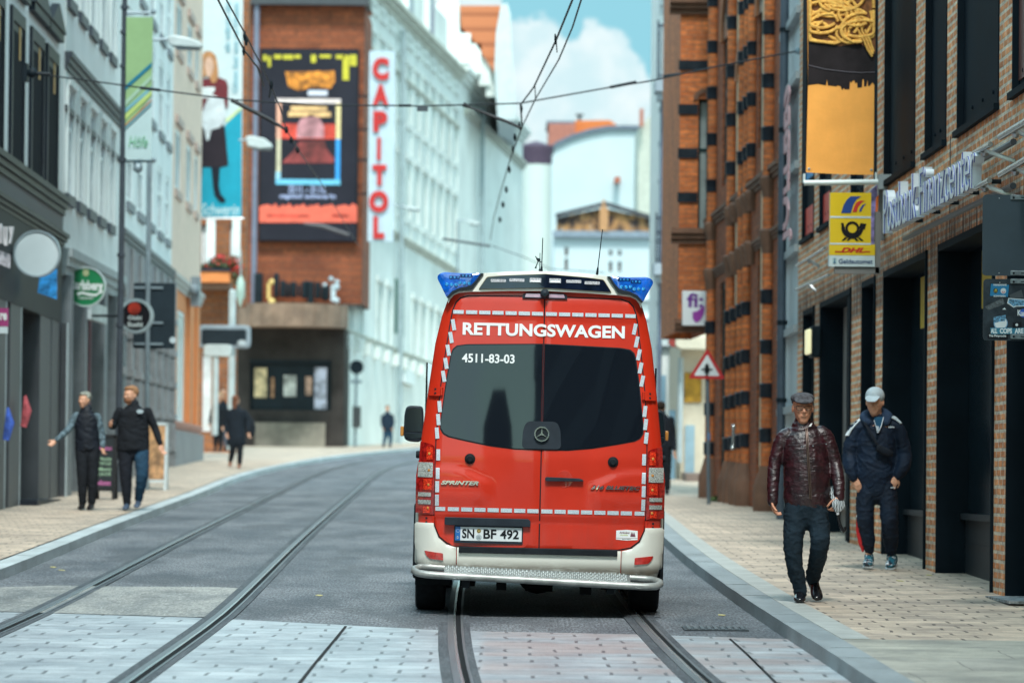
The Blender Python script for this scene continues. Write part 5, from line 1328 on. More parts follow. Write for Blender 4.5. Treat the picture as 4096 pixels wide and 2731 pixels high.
# knobs, door handle
for x, y in ((1880, 1834), (2452, 1847)):
    x_, z_ = lv(x, y); b = B().lathe((x_, Rs(x_, z_), z_), [(.042, .0), (.042, -.022), (.038, -.030), (.026, -.034), (.025, -.042), (.02, -.046)], 28, 'y'); V.part('rubber_buffer', b, RUB, local=True)
xh, zh = lv(2258, 1916)
b = B(); b.lathe((xh, Rs(xh, zh), zh + .003), [(.068, -.0165), (.066, -.019), (.055, -.0175), (.001, -.0168)], 36, 'y'); V.part('handle_recess', b, RED, local=True)
b = B(); pts = [(xh - .155, zh - .004), (xh - .15, zh + .016), (xh + .12, zh + .010), (xh + .15, zh - .002), (xh + .148, zh - .012), (xh - .145, zh - .018)]
V.part('door_handle', patch(rnd(pts, .012), .048, .034, grid=.05, mapf=lambda x, z: Rs(xh, zh)), BPL, bevel=.006)
# hinges
for (xa, ya, xb, yb) in ((1716, 1544, 1771, 1583), (2570, 1565, 2627, 1601), (1679, 2061, 1738, 2097), (2579, 2084, 2639, 2119)):
    x0, z1 = lv(xa, ya); x1, z0 = lv(xb, yb); s_ = -1 if x0 < 0 else 1; zc = (z0 + z1) / 2; h2 = .036
    P = rnd([(x0, zc - h2), (x1, zc - h2), (x1, zc + h2), (x0, zc + h2)], .008)
    hg = V.part('door_hinge', patch(P, .030, .03, grid=.05), RED)
    b = B()
    xi = x1 if s_ < 0 else x0
    for dz_ in (-.016, .016): b.lathe(on((x0 + x1) / 2 + s_ * .006, zc + dz_, .033), [(.009, 0), (.009, .003)], 12, 'y')
    V.part('hinge_bolt', b, BLACK(), local=True, parent=hg)
    q = on(xi - s_ * -.012, zc, .034); b = B().tube([(q[0], q[1], zc - .03), (q[0], q[1], zc + .03)], .011, 10); V.part('hinge_pin', b, RED, local=True, parent=hg)
# number plate, recess, handle bar
x0, z1 = lv(1821, 2103); x1, z0 = lv(2087, 2168); zc = (z0 + z1) / 2; xc = (x0 + x1) / 2
RS0 = Rs(xc, zc)
rec = [(xc - .335, zc + .09), (xc + .335, zc + .09), (xc + .325, zc - .05), (xc + .29, zc - .098), (xc - .29, zc - .098), (xc - .325, zc - .05)]
V.part('plate_recess', patch(rnd(rec, .03), .0185, .004, grid=.04, mapf=lambda x, z: Rs(x, z) + .0), RED)
pf = Fr((xc, RS0 - .02, zc), (1, 0, 0), (0, 0, 1), (0, -1, 0))
pl = V.part('plate_frame', B().fpoly(pf, rnd([(-.272, -.072), (.272, -.072), (.272, .066), (-.272, .066)], .012), 0, .012), BPL, local=True)
V.part('number_plate', B().fbox(pf, -.222, .262, -.052, .056, .010, .0145), M('plate_white', (.66, .72, .75), .35, var=.04), local=True, parent=pl, label='white number plate SN BF 492')
V.part('plate_blue_field', B().fbox(pf, -.262, -.222, -.052, .056, .010, .0148), M('plate_blue', (.01, .13, .42), .4), local=True, parent=pl)
b = B(); 
for k in range(12): a = R_(30 * k); b.disc(pf, -.242 + .013 * math.cos(a), .024 + .013 * math.sin(a), .0022, .0149, .0156, 5)
put_text(b, 'D', pf, -.248, -.236, -.040, -.019, d=.0149, thick=.001, bold=.02)
V.part('plate_country_mark', b, M('plate_yellow', (.6, .6, .45), .5), local=True, parent=pl)
tb = B(); put_text(tb, 'SN', pf, -.208, -.112, -.034, .040, d=.0146, thick=.002, bold=.028); put_text(tb, 'BF', pf, -.040, .062, -.034, .040, d=.0146, thick=.002, bold=.028); put_text(tb, '492', pf, .092, .240, -.034, .040, d=.0146, thick=.002, bold=.028)
V.part('plate_characters', tb, M('plate_black', (.012, .014, .018), .5), local=True, parent=pl)
b = B(); b.disc(pf, -.076, .026, .017, .0146, .0165, 24); V.part('inspection_disc', b, M('disc_ochre', (.45, .34, .10), .5, var=.4, vs=90), local=True, parent=pl)
b = B(); b.disc(pf, -.076, -.024, .021, .0146, .0165, 24); V.part('registration_seal', b, M('disc_silver', (.42, .5, .54), .4, var=.2, vs=90), local=True, parent=pl)
b = B(); b.ring(pf, -.076, -.024, .0195, .021, .0166, .0172, 24)
for dx_, dz_ in ((-.006, .004), (.004, .004), (-.006, -.006), (.004, -.006)): b.fbox(pf, -.076 + dx_ - .003, -.076 + dx_ + .003, -.024 + dz_ - .003, -.024 + dz_ + .003, .0166, .0172)
for k in range(12): a = R_(30 * k); b.fbox(pf, -.076 + .011 * math.cos(a) - .002, -.076 + .011 * math.cos(a) + .002, .026 + .011 * math.sin(a) - .002, .026 + .011 * math.sin(a) + .002, .0166, .0172)
V.part('seal_detail', b, M('plate_black', (.012, .014, .018), .5), local=True, parent=pl)
x0, z1 = lv(1779, 2062); x1, z0 = lv(2122, 2094)
V.part('grab_bar', patch(rnd([(x0, .765), (x1 - .02, .765), (x1, .75), (x1, .702), (x0 + .012, .702), (x0, .71)], .008), .060, .06, grid=.08, mapf=lambda x, z: RS0 + .05 * max(0, .735 - z)), BPL, bevel=.006)
# sticker
x0, z1 = lv(2465, 2118); x1, z0 = lv(2550, 2160); sxc, szc = (x0 + x1) / 2, (z0 + z1) / 2
P = [(x0, z0 + .004), (sxc, z0 - .003), (x1, z0 + .004), (x1, z1 - .004), (sxc, z1 + .003), (x0, z1 - .004)]
st_ = V.part('maker_sticker', patch(P, .0185, .003, grid=.05), LET, label='white sticker Ambulanz mobile')
tb = B(); put_text(tb, 'Ambulanz', None, x0 + .025, x1 - .062, szc + .012, szc + .028, d=.0192, thick=.0006, shear=.25, mapf=VC)
V.part('sticker_text', tb, M('sticker_wine', (.16, .05, .08), .5), local=True, parent=st_)
tb = B(); put_text(tb, 'mobile', None, x0 + .032, x1 - .078, szc - .005, szc + .008, d=.0192, thick=.0006, shear=.25, mapf=VC)
V.part('sticker_text', tb, M('sticker_lime', (.5, .55, .2), .5), local=True, parent=st_)
b = B()
for k in range(3): q = x1 - .058 + k * .011; b.add([VC(q, szc - .012, .0192), VC(q + .02, szc - .012, .0192), VC(q + .008, szc + .028, .0192)], [(0, 1, 2)])
b.add([VC(x0, szc - .022, .0192), VC(x1, szc - .022, .0192), VC(x1, szc - .025, .0192), VC(x0, szc - .025, .0192)], [(0, 1, 2, 3)])
V.part('sticker_mark', b, M('sticker_wine', (.16, .05, .08), .5), local=True, parent=st_)
tb = B(); put_text(tb, 'MADE IN GERMANY', None, sxc - .035, sxc + .035, z0 + .004, z0 + .010, d=.0192, thick=.0005, mapf=VC); V.part('sticker_text', tb, BLACK(), local=True, parent=st_)
# tail lights
lr_ = M('lamp_red', (.30, .010, .008), .15, var=.5, vs=40, coat=1); lrb = M('lamp_red_bright', (.62, .035, .012), .2, var=.6, vs=90, coat=1); lcl = M('lamp_clear', (.34, .36, .34), .15, var=.55, vs=110, coat=1); lam = M('lamp_amber', (.5, .22, .05), .2, var=.3)
def zrow(y): return lv(1705, y)[1]
for s_ in (-1, 1):
    def lx(x): return s_ * abs(x)
    ys = [1763, 1780, 1842, 1848, 1909, 1963, 2056]; 
    out = [(-wz(z) - .006, z) for z in (zrow(1764), zrow(1800), zrow(1838))] + [(-.972, zrow(1850)), (-.985, zrow(1900)), (-.985, zrow(2000)), (-.982, zrow(2050))]
    inn = [(-.838, zrow(2056)), (-.838, zrow(1800)), (-.846, zrow(1783)), (-.865, zrow(1776))]
    def RL(x, z, k=s_): return Rs(min(.93, abs(x)), z) + max(0, abs(x) - .93) * .9
    base = V.part('tail_light', patch([(lx(x), z) for x, z in out + inn], .020, .09, grid=.04, mapf=RL), lr_)
    def seg(name, za, zb, xi, xo, mat, off=.026):
        P = [(lx(xo(za)), za), (lx(xo(zb)), zb), (lx(xi), zb), (lx(xi), za)]
        V.part(name, patch(P, off, .01, grid=.04, mapf=RL), mat, parent=base)
    wo2 = lambda z: min(.975, wz(z) - .0) - .012
    seg('red_lens', zrow(1786), zrow(1838), .856, lambda z: .905, lrb)
    seg('clear_lens', zrow(1848), zrow(1907), .852, lambda z: .972 if z < 1.25 else .962, lcl)
    seg('red_lens', zrow(1913), zrow(1958), .858, lambda z: .925, lrb)
    seg('clear_lens', zrow(1968), zrow(1984), .862, lambda z: .965, lcl); seg('clear_lens', zrow(1998), zrow(2015), .862, lambda z: .965, lcl)
    seg('red_lens', zrow(2024), zrow(2050), .870, lambda z: .925, lrb)
    b = B()
    for zz in (zrow(1813), zrow(1880), zrow(1937), zrow(2030)): b.ball((lx(.882), RL(.882, zz) - .024, zz), .012, 10, (1, .5, 1))
    V.part('bulb', b, lam, local=True, parent=base)
    # bumper corner
    co = [(-.835, .80), (-.97, .80), (-.99, .70), (-.985, .55), (-.965, .42), (-.93, .30), (-.80, .345), (-.652, .35), (-.652, .526), (-.73, .548), (-.795, .60), (-.832, .69)]
    co = [(x, z - .085 if z > .78 else z) for x, z in co]
    def RBp(x, z): return -.035 + max(0, abs(x) - .80) ** 2 * 4.2 + max(0, z - .55) * .04 + max(0, .42 - z) * .35
    V.part('bumper_corner', patch([(lx(x), z) for x, z in co], .0, .16, grid=.035, mapf=RBp, soft=.01), VWH)
    rf = [(-.905, .497), (-.755, .480), (-.752, .425), (-.86, .435), (-.885, .455)]
    V.part('reflector', patch(rnd([(lx(x), z) for x, z in rf], .008), .010, .02, grid=.02, mapf=RBp), M('reflector_red', (.42, .02, .015), .25, var=.3, vs=30, coat=1))
    V.part('side_trim', B().box(min(lx(.93), lx(.985)), max(lx(.93), lx(.985)), .25, 4.2, .38, .80), VWH, local=True, bevel=.02)
V.part('bumper', patch([(-.645, .528), (-.645, .345), (.645, .345), (.645, .528)], .0, .16, grid=.05, mapf=lambda x, z: -.035 + max(0, .42 - z) * .35 + max(0, z - .50) * .3, soft=.004), VWH)
V.part('bumper_lip', patch([(-.645, .347), (-.645, .338), (.645, .338), (.645, .347)], .004, .1, grid=.1, mapf=lambda x, z: -.01), M('lip', (.35, .33, .26), .5))
V.part('bumper_step_strip', patch(rnd([(-.632, .488), (.618, .488), (.618, .537), (-.632, .537)], .006), .058, .09, grid=.1, mapf=lambda x, z: 0), RUB, bevel=.004)
# underbody darkness: real chassis parts
b = B(); b.box(-.84, .84, .25, 5.3, .30, .42); b.box(-.62, -.5, .12, 5.2, .22, .34); b.box(.5, .62, .12, 5.2, .22, .34); b.box(-.7, .7, .92, 1.08, .26, .40); b.ball((.0, 1.0, .30), .17, 16)
b.tube([(-.1, .4, .27), (.12, .4, .27)], .09, 12); b.box(-.33, -.25, .0, .2, .20, .32); b.box(.33, .42, .0, .2, .18, .32)
V.part('chassis', b, M('underbody', (.006, .007, .008), .8, bump=.01, bs=10), local=True)
# wheels
tyre = M('tyre', (.014, .016, .019), .8, var=.3, vs=10, bump=.003, bs=60)
for sx in (-1, 1):
    for yy in (1.0, 4.75):
        xo = sx * .985; xi = sx * .745; r = .348
        gz = gnd(2168, 2440).z - (vloc.z - math.sin(VA) * 0) + sx * math.sin(VA) * .87
        c = ((xo + xi) / 2, yy, r + gz)
        pr = [(r * .58, -.118), (r * .93, -.120), (r * .985, -.108), (r, -.085), (r, .085), (r * .985, .108), (r * .93, .120), (r * .58, .118)]
        b = B().lathe(c, pr, 40, 'x')
        wl = V.part('wheel', b, tyre, local=True)
        V.part('rim', B().lathe((c[0] + sx * .08, yy, c[2]), [(.05, .02 * sx), (.19, .01 * sx), (.2, .03 * sx), (.195, -.0 * sx)], 24, 'x'), STEEL(), local=True, parent=wl)
    b = B(); b.hexa([(sx * .70, .60, .20), (sx * .985, .60, .20), (sx * .985, .63, .20), (sx * .70, .63, .20), (sx * .70, .55, .46), (sx * .985, .55, .46), (sx * .985, .58, .46), (sx * .70, .58, .46)])
    V.part('mud_flap', b, RUB, local=True)
    b = B(); b.box(min(sx * .955, sx * 1.005), max(sx * .955, sx * 1.005), .5, 1.5, .25, .86); V.part('wheel_arch', b, RUB, local=True, bevel=.03)
# rear step of bent tube
yl, yr = lv(1689, 2290), lv(2597, 2340)
zl, zr = yl[1], yr[1]
def stp(x, y): t = (x + .9) / 1.8; return (x, y, zl + (zr - zl) * t + y * .22 + .05)
b = B(); pth = []
xl, xr = -.975, .955
for x, y in [(-.70, .0), (-.86, .0), (-.93, -.02), (xl, -.08), (xl, -.14), (-.94, -.20), (-.87, -.225)]: pth.append(stp(x, y))
for k in range(12): pth.append(stp(-.80 + 1.60 * k / 11, -.23))
for x, y in [(.85, -.225), (.92, -.20), (xr, -.14), (xr, -.08), (.91, -.02), (.84, .0), (.68, .0)]: pth.append(stp(x, y))
b.tube(pth, .029, 14)
TB = M('step_tube', (.34, .36, .35), .42, metal=.4, var=.25, vs=7, dirt=((.16, .13, .10), 4, .56, .7))
rs_ = V.part('rear_step', b, TB, local=True, smooth=60)
b = B(); NX = 44
b.hexa([stp(-.74, -.205), stp(.72, -.205), stp(.72, .02), stp(-.74, .02)] + [tuple(Vector(stp(x, y)) + Vector((0, 0, .028))) for x, y in ((-.74, -.205), (.72, -.205), (.72, .02), (-.74, .02))])
tr = V.part('tread_plate', b, STEEL(), local=True, parent=rs_)
b = B()
for i in range(NX):
    for j in range(5):
        q = stp(-.725 + 1.43 * (i + .5 * (j % 2)) / NX, -.185 + j * .045); b.lathe((q[0], q[1], q[2] + .027), [(.011, 0), (.009, .007), (.004, .009)], 6)
V.part('tread_stud', b, M('stud', (.38, .42, .42), .4, metal=.5, var=.2, vs=60), local=True, parent=rs_, kind='stuff')
b = B(); b.box(-.6, -.54, -.2, .25, .22, .28); b.box(.54, .6, -.2, .25, .20, .26); V.part('step_bracket', b, RUB, local=True, parent=rs_)
# mirrors and side buffers (forward, by the cab)
for sx in (-1, 1):
    xa, xb = (lv(1613, 1700)[0], lv(1694, 1700)[0]) if sx < 0 else (lv(2642, 1700)[0], lv(2668, 1700)[0])
    k = (30.3 + 4.45) / 30.3
    def mpt(x, y): # true position of a point seen at the cab's depth
        p = at(x, y, 30.3 + 4.45) - vloc; return (p.x * math.cos(VA) - p.z * math.sin(VA), p.x * math.sin(VA) + p.z * math.cos(VA))
    if sx < 0: pts = [mpt(*p) for p in ((1614, 1740), (1617, 1660), (1624, 1628), (1640, 1621), (1690, 1624), (1694, 1650), (1694, 1745), (1680, 1768), (1640, 1766), (1620, 1758))]
    else:
        L_ = [mpt(*p) for p in ((1614, 1740), (1617, 1660), (1624, 1628), (1640, 1621), (1690, 1624), (1694, 1650), (1694, 1745), (1680, 1768), (1640, 1766), (1620, 1758))]
        sh_x = mpt(2665, 1700)[0] + mpt(1612, 1700)[0]; dz_ = mpt(2650, 1786)[1] - mpt(1640, 1768)[1]; pts = [(-x + sh_x, z + dz_) for x, z in L_]
    f_m = Fr((0, 4.45, 0), (1, 0, 0), (0, 0, 1), (0, -1, 0))
    mr = V.part('wing_mirror', B().fpoly(f_m, rnd(pts, .03), -.12, 0), BPL, local=True, bevel=.015)
    cx = sum(p[0] for p in pts) / len(pts); cz = sum(p[1] for p in pts) / len(pts)
    up_ = [(cx + (x - cx) * .84, cz + (z - cz) * .88) for x, z in pts]; spl = cz - .075
    V.part('mirror_glass', B().fpoly(f_m, rnd([(x, max(z, spl + .008)) for x, z in up_], .012), 0, .004), M('mirror', (.35, .42, .46), .04, metal=1, var=0), local=True, parent=mr)
    V.part('mirror_glass', B().fpoly(f_m, rnd([(min(p[0] for p in up_), spl - .008), (min(p[0] for p in up_), cz - .12), (cx, cz - .135), (max(p[0] for p in up_), cz - .12), (max(p[0] for p in up_), spl - .008)], .012), 0, .004), M('mirror', (.35, .42, .46), .04, metal=1, var=0), local=True, parent=mr)
    xe = min(p[0] for p in pts) if sx < 0 else max(p[0] for p in pts)
    b = B(); b.box(min(xe, xe + sx * .03), max(xe, xe + sx * .03), 4.46, 4.55, cz - .11, cz - .02); V.part('indicator', b, lam, local=True, parent=mr, bevel=.008)
    V.part('mirror_arm', B().tube([(cx, 4.55, cz - .1), (sx * .85, 4.6, cz - .12)], .03, 10), BPL, local=True, parent=mr)
    x_, z_ = lv(1673, 1820) if sx < 0 else lv(2655, 1838)
    V.part('side_buffer', B().lathe((sx * .95, .5, z_), [(.03, 0), (.03, sx * .04), (.025, sx * .05)], 16, 'x'), RUB, local=True)
# roof housing with blue lights
def hb(x, y): return lv(x, y)
yB = Rs(0, 2.5)
def RH(x, z): return .10 + .05 * (x / .8) ** 2 + (z - 2.52) * .15
halfL = [hb(1792, 1210), hb(1801, 1192), hb(1814, 1178), hb(1836, 1169), hb(1884, 1165), (-.30, 2.560), (0, 2.568)]
top_ = [(0, 2.722), (-.28, 2.716), hb(1934, 1089), hb(1915, 1115), hb(1884, 1154), hb(1848, 1158), hb(1820, 1166), hb(1800, 1180), hb(1789, 1195)]
V.part('roof_housing', patch(mirror(halfL + top_[:0])[:0] + [p for p in halfL] + [(-x, z) for x, z in reversed(halfL[:-1])] + [(-x, z) for x, z in reversed(top_[1:])] + top_, .0, .32, grid=.05, mapf=RH, soft=.008), VWH)
# roof cap filling behind
b = B(); b.hexa([(-.70, .2, 2.50), (.70, .2, 2.50), (.70, 4.2, 2.50), (-.70, 4.2, 2.50), (-.5, .35, 2.69), (.5, .35, 2.69), (.5, 4.0, 2.66), (-.5, 4.0, 2.66)]); V.part('roof_cap', b, VWH, local=True, bevel=.04)
dk = [hb(1915, 1153), hb(1946, 1110), hb(1952, 1106), hb(2010, 1101), (0, 2.700)]
dh = dk + [(-x, z) for x, z in reversed(dk[:-1])] + [(.0, 2.592)]
dh = [(x, z) for x, z in dh]
V.part('housing_trim', patch(rnd([(x * 1.008, z + (.004 if z > 2.62 else -.004)) for x, z in dh], .01), .005, .01, grid=.08, mapf=RH), M('gold_line', (.25, .2, .1), .4))
hp = V.part('rear_light_panel', patch(rnd(dh, .01), .009, .012, grid=.08, mapf=RH), M('panel_navy', (.004, .008, .022), .08, var=.5, vs=5, coat=1))
mods = [(-.33, 2.643, .122, .024, 1), (-.185, 2.650, .122, .024, 1), (-.0 - .05, 2.655, .09, .034, 2), (.107 - .02, 2.655, .09, .034, 2), (.232, 2.650, .122, .024, 1), (.375, 2.643, .122, .024, 1)]
mods = [(-.372, 2.640, .120, .024, 1), (-.225, 2.648, .120, .024, 1), (-.078, 2.650, .092, .036, 2), (.078, 2.650, .092, .036, 2), (.225, 2.648, .120, .024, 1), (.372, 2.640, .120, .024, 1)]
for cx, cz, w_, h_, k in mods:
    P = rnd([(cx - w_ / 2, cz - h_ / 2), (cx + w_ / 2, cz - h_ / 2), (cx + w_ / 2, cz + h_ / 2), (cx - w_ / 2, cz + h_ / 2)], .005, 2)
    V.part('led_module', patch(P, .014, .004, grid=.2, mapf=RH), M('led_pale', (.42, .42, .45), .3, var=.55, vs=120), parent=hp)
    if k == 2: V.part('led_bar', patch([(cx - .038, cz - .014), (cx + .038, cz - .014), (cx + .038, cz - .001), (cx - .038, cz - .001)], .017, .003, grid=.2, mapf=RH), M('led_white', (.85, .88, .9), .2, var=0), parent=hp)
bl1 = M('blue_lens', (.004, .10, .50), .10, var=.45, vs=9, coat=1, spec=.8); bl2 = M('blue_led', (.02, .26, .62), .15, var=.6, vs=60, coat=1); bl3 = M('blue_dark', (.002, .03, .16), .2, var=.5, vs=20)
for s_ in (-1, 1):
    o_ = [hb(1785, 1187), hb(1765, 1145), hb(1748, 1112), hb(1748, 1100), hb(1757, 1091), hb(1776, 1085), hb(1850, 1090), hb(1922, 1090), hb(1905, 1120), hb(1884, 1150), hb(1840, 1155), hb(1808, 1168)]
    P = [(s_ * abs(x), z) for x, z in o_]
    q = V.part('blue_light', patch(rnd(P, .012, 3), .012, .26, grid=.04, mapf=RH, soft=.012), bl1)
    e_ = [hb(1934, 1091), hb(1922, 1090), hb(1905, 1116), hb(1880, 1142), hb(1840, 1148), hb(1808, 1162), hb(1785, 1187), hb(1792, 1191), hb(1815, 1172), hb(1845, 1159), hb(1888, 1155)]
    V.part('rubber_edge', patch([(s_ * abs(x), z) for x, z in e_], .018, .1, grid=.06, mapf=RH), BLACK(), parent=q)
    for i, (x, y) in enumerate(((1786, 1134), (1805, 1136), (1823, 1137), (1839, 1129), (1857, 1131), (1875, 1131))):
        x_, z_ = hb(x, y); V.part('blue_led', B().lathe((s_ * abs(x_), RH(x_, z_) - .0155, z_), [(.0150, 0), (.013, -.004), (.004, -.0055)], 14, 'y'), bl2, local=True, parent=q)
    for x, y, w_, h_ in ((1817, 1107, .082, .026), (1865, 1101, .10, .026)):
        x_, z_ = hb(x, y); x_ = s_ * abs(x_); V.part('light_array', patch([(x_ - w_ / 2, z_ - h_ / 2), (x_ + w_ / 2, z_ - h_ / 2), (x_ + w_ / 2, z_ + h_ / 2), (x_ - w_ / 2, z_ + h_ / 2)], .014, .003, grid=.2, mapf=RH), bl3, parent=q)
        for k in range(3): V.part('blue_led', B().lathe((x_ + (k - 1) * .028, RH(x_, z_) - .0145, z_), [(.009, 0), (.006, -.003)], 8, 'y'), bl2, local=True, parent=q)
# brake light and camera
x0, z1 = lv(2095, 1171); x1, z0 = lv(2266, 1189)
V.part('brake_light_base', patch(rnd([(x0 - .01, z0 - .012), (x1 + .01, z0 - .012), (x1 + .005, z1 - .005), (x1 - .03, z1 + .006), (x0 + .03, z1 + .006), (x0 - .005, z1 - .005)], .008), .030, .03, grid=.08), BPL)
V.part('brake_light', patch(rnd([(x0 + .01, z0 - .002), (x1 - .01, z0 - .002), (x1 - .02, z1), (x0 + .02, z1)], .006), .036, .01, grid=.08), M('lens_pale', (.42, .30, .38), .2, var=.2, vs=20, coat=1))
xc_, zc_2 = lv(2180, 1173)
b = B(); b.ball((xc_, Rs(0, 2.55) - .05, zc_2), .037, 20, (1, 1.2, 1.05)); cm = V.part('reversing_camera', b, BPL, local=True)
V.part('camera_lens', B().lathe((xc_, Rs(0, 2.55) - .09, zc_2 - .012), [(.014, 0), (.012, -.004)], 14, 'y'), DARKG(), local=True, parent=cm)
# aerials
def aer(xb, yb, xt, yt, dy, r=.0035):
    k = (30.3 + dy) / 30.3
    def pt(x, y): 
        p = at(x, y, 30.3 + dy) - vloc; return (p.x * math.cos(VA) - p.z * math.sin(VA), dy, p.x * math.sin(VA) + p.z * math.cos(VA))
    a, c = Vector(pt(xb, yb)), Vector(pt(xt, yt)); b = B().tube([(a.x, a.y, 2.66), a, a + (c - a) * .15, a + (c - a) * .18, c - (c - a) * .02, c], [.012, .011, .008, r + .001, r, r + .002], 8); return V.part('aerial', b, BLACK(), local=True)
aer(2166, 1088, 2171, 952, 1.2); aer(2388, 1100, 2410, 918, 1.6); q = aer(2159, 1088, 2160, 1012, 1.3, .0025)
p = at(2155, 1040, 31.6) - vloc; p = Vector((p.x * math.cos(VA) - p.z * math.sin(VA), 1.3, p.x * math.sin(VA) + p.z * math.cos(VA)))
b = B().ball(p, .016, 8).ball(p + Vector((-.012, 0, .008)), .010, 8).tube([p, p + Vector((-.02, 0, -.05)), p + Vector((-.025, 0, -.07))], [.004, .004, .009], 6).tube([p + Vector((-.03, 0, .03)), p, p + Vector((.02, 0, -.02))], .004, 6)
V.part('ribbon', b, BLACK(), local=True, parent=q)
# ---------------------------------------------------------------- figures
def catmull(P, n=5):
    out = []
    for i in range(len(P) - 1):
        p0, p1, p2, p3 = P[max(0, i - 1)], P[i], P[i + 1], P[min(len(P) - 1, i + 2)]
        for k in range(n):
            t = k / n; out.append([0.5 * (2 * b_ + (c_ - a_) * t + (2 * a_ - 5 * b_ + 4 * c_ - d_) * t * t + (3 * b_ - a_ - 3 * c_ + d_) * t ** 3) for a_, b_, c_, d_ in zip(p0, p1, p2, p3)])
    out.append(list(P[-1])); return out
def limb(b, P, n=14, side=(1, 0, 0), sub=5):
    "P: (x,y,z,rx,ry) sections; rounded ends"
    Q = catmull([list(p) for p in P], sub) if sub else [list(p) for p in P]
    pts = [Vector(q[:3]) for q in Q]; rr = [(max(.002, q[3]), max(.002, q[4])) for q in Q]
    t0 = (pts[0] - pts[1]).normalized(); t1 = (pts[-1] - pts[-2]).normalized()
    def ends(p, r, t):
        m = min(r); return [(p + t * m * math.sin(a), (r[0] * math.cos(a), r[1] * math.cos(a))) for a in (R_(28), R_(55), R_(80))]
    A = ends(pts[0], rr[0], t0); Z = ends(pts[-1], rr[-1], t1)
    seq = list(reversed(A)) + list(zip(pts, rr)) + Z
    V_ = []
    for i, (p, r) in enumerate(seq):
        t = (seq[min(i + 1, len(seq) - 1)][0] - seq[max(i - 1, 0)][0]).normalized()
        s_ = Vector(side); s_ = (s_ - t * s_.dot(t)).normalized(); o = t.cross(s_)
        for k in range(n): q = 2 * math.pi * k / n; V_.append(p + s_ * math.cos(q) * r[0] + o * math.sin(q) * r[1])
    m = len(seq)
    Fs = [(i * n + k, i * n + (k + 1) % n, (i + 1) * n + (k + 1) % n, (i + 1) * n + k) for i in range(m - 1) for k in range(n)] + [list(range(n - 1, -1, -1)), [(m - 1) * n + k for k in range(n)]]
    return b.add(V_, Fs)
def fuse(b, voxel, smooth=2, disp=None):
    "join overlapping volumes into one continuous skin"
    me = b.mesh('f', smooth=0, weld=False); o = link(bpy.data.objects.new('f', me))
    r = o.modifiers.new('r', 'REMESH'); r.mode = 'VOXEL'; r.voxel_size = voxel; r.use_smooth_shade = True
    s_ = o.modifiers.new('s', 'SMOOTH'); s_.iterations = smooth; s_.factor = .5
    dg_ = bpy.context.evaluated_depsgraph_get(); m2 = bpy.data.meshes.new_from_object(o.evaluated_get(dg_))
    bpy.data.objects.remove(o); bpy.data.meshes.remove(me)
    if disp:
        ns = [v.normal.copy() for v in m2.vertices]
        for v, n_ in zip(m2.vertices, ns): v.co += n_ * disp(v.co)
    for p in m2.polygons: p.use_smooth = True
    return m2
def folds(amp, freq=9, seed=0, an=(1, 1, 1.6)):
    def f(c):
        p = Vector((c.x * freq * an[0] + seed, c.y * freq * an[1], c.z * freq * an[2]))
        q = p + noise.noise_vector(p * .6) * 1.2
        r = 1 - abs(noise.noise(q)) * 2.2; r2 = 1 - abs(noise.noise(q * 2.1 + Vector((5, 2, 1)))) * 2.2
        return amp * (max(0, r) ** 2 - .35) + amp * .45 * (max(0, r2) ** 2 - .35)
    return f
def foot_shape(b, toe, heel, w, h, n=12):
    toe, heel = Vector(toe), Vector(heel); d = toe - heel; L = d.length
    sd_ = Vector((d.y, -d.x, 0)).normalized() if (abs(d.x) + abs(d.y)) > 1e-3 else Vector((1, 0, 0))
    P = []
    for t, ww, hh in ((.02, .78, 1.15), (.18, .9, 1.2), (.38, .82, 1.15), (.6, .95, .85), (.8, 1.0, .66), (.93, .86, .5)):
        p = heel + d * t; P.append((p.x, p.y, p.z + h * hh * .5, w * ww * .5, h * hh * .5))
    return limb(b, P, n, side=sd_)
def hand(b, wrist, d, palm_n, s=1.0, curl=.6, thumb=1, spread=.0):
    "palm, four bent fingers of different length and a thumb leaving the side of the palm"
    w = Vector(wrist); d = Vector(d).normalized(); n_ = Vector(palm_n); n_ = (n_ - d * n_.dot(d)).normalized(); sd_ = d.cross(n_) * thumb
    k = s
    def lm(pts, r): limb(b, [(p.x, p.y, p.z, r * k, r * k) for p in pts], 8, sub=3)
    c = [w, w + d * .04 * k, w + d * .085 * k]
    limb(b, [(p.x, p.y, p.z, a * k, c_ * k) for p, a, c_ in zip(c, (.026, .038, .040), (.018, .017, .014))], 12, side=sd_, sub=3)
    for i, (off, L) in enumerate(((.030, .072), (.010, .080), (-.010, .075), (-.029, .058))):
        p0 = w + d * .085 * k + sd_ * off * k; a = 0; pts = [p0]; p = p0
        for j, f in enumerate((.42, .32, .26)):
            a += curl * (.8 + .25 * i / 3); dd = d * math.cos(a) + n_ * math.sin(a) + sd_ * (spread * (1.5 - i)) ; p = p + dd.normalized() * L * f * k; pts.append(p)
        lm(pts, .0085)
    q0 = w + d * .03 * k + sd_ * .032 * k; q1 = q0 + (d * .7 + sd_ * .6 + n_ * .35).normalized() * .035 * k; q2 = q1 + (d * .9 + sd_ * .1 + n_ * .45).normalized() * .03 * k; q3 = q2 + (d * .8 + n_ * .6).normalized() * .022 * k
    lm([q0, q1, q2, q3], .0105)

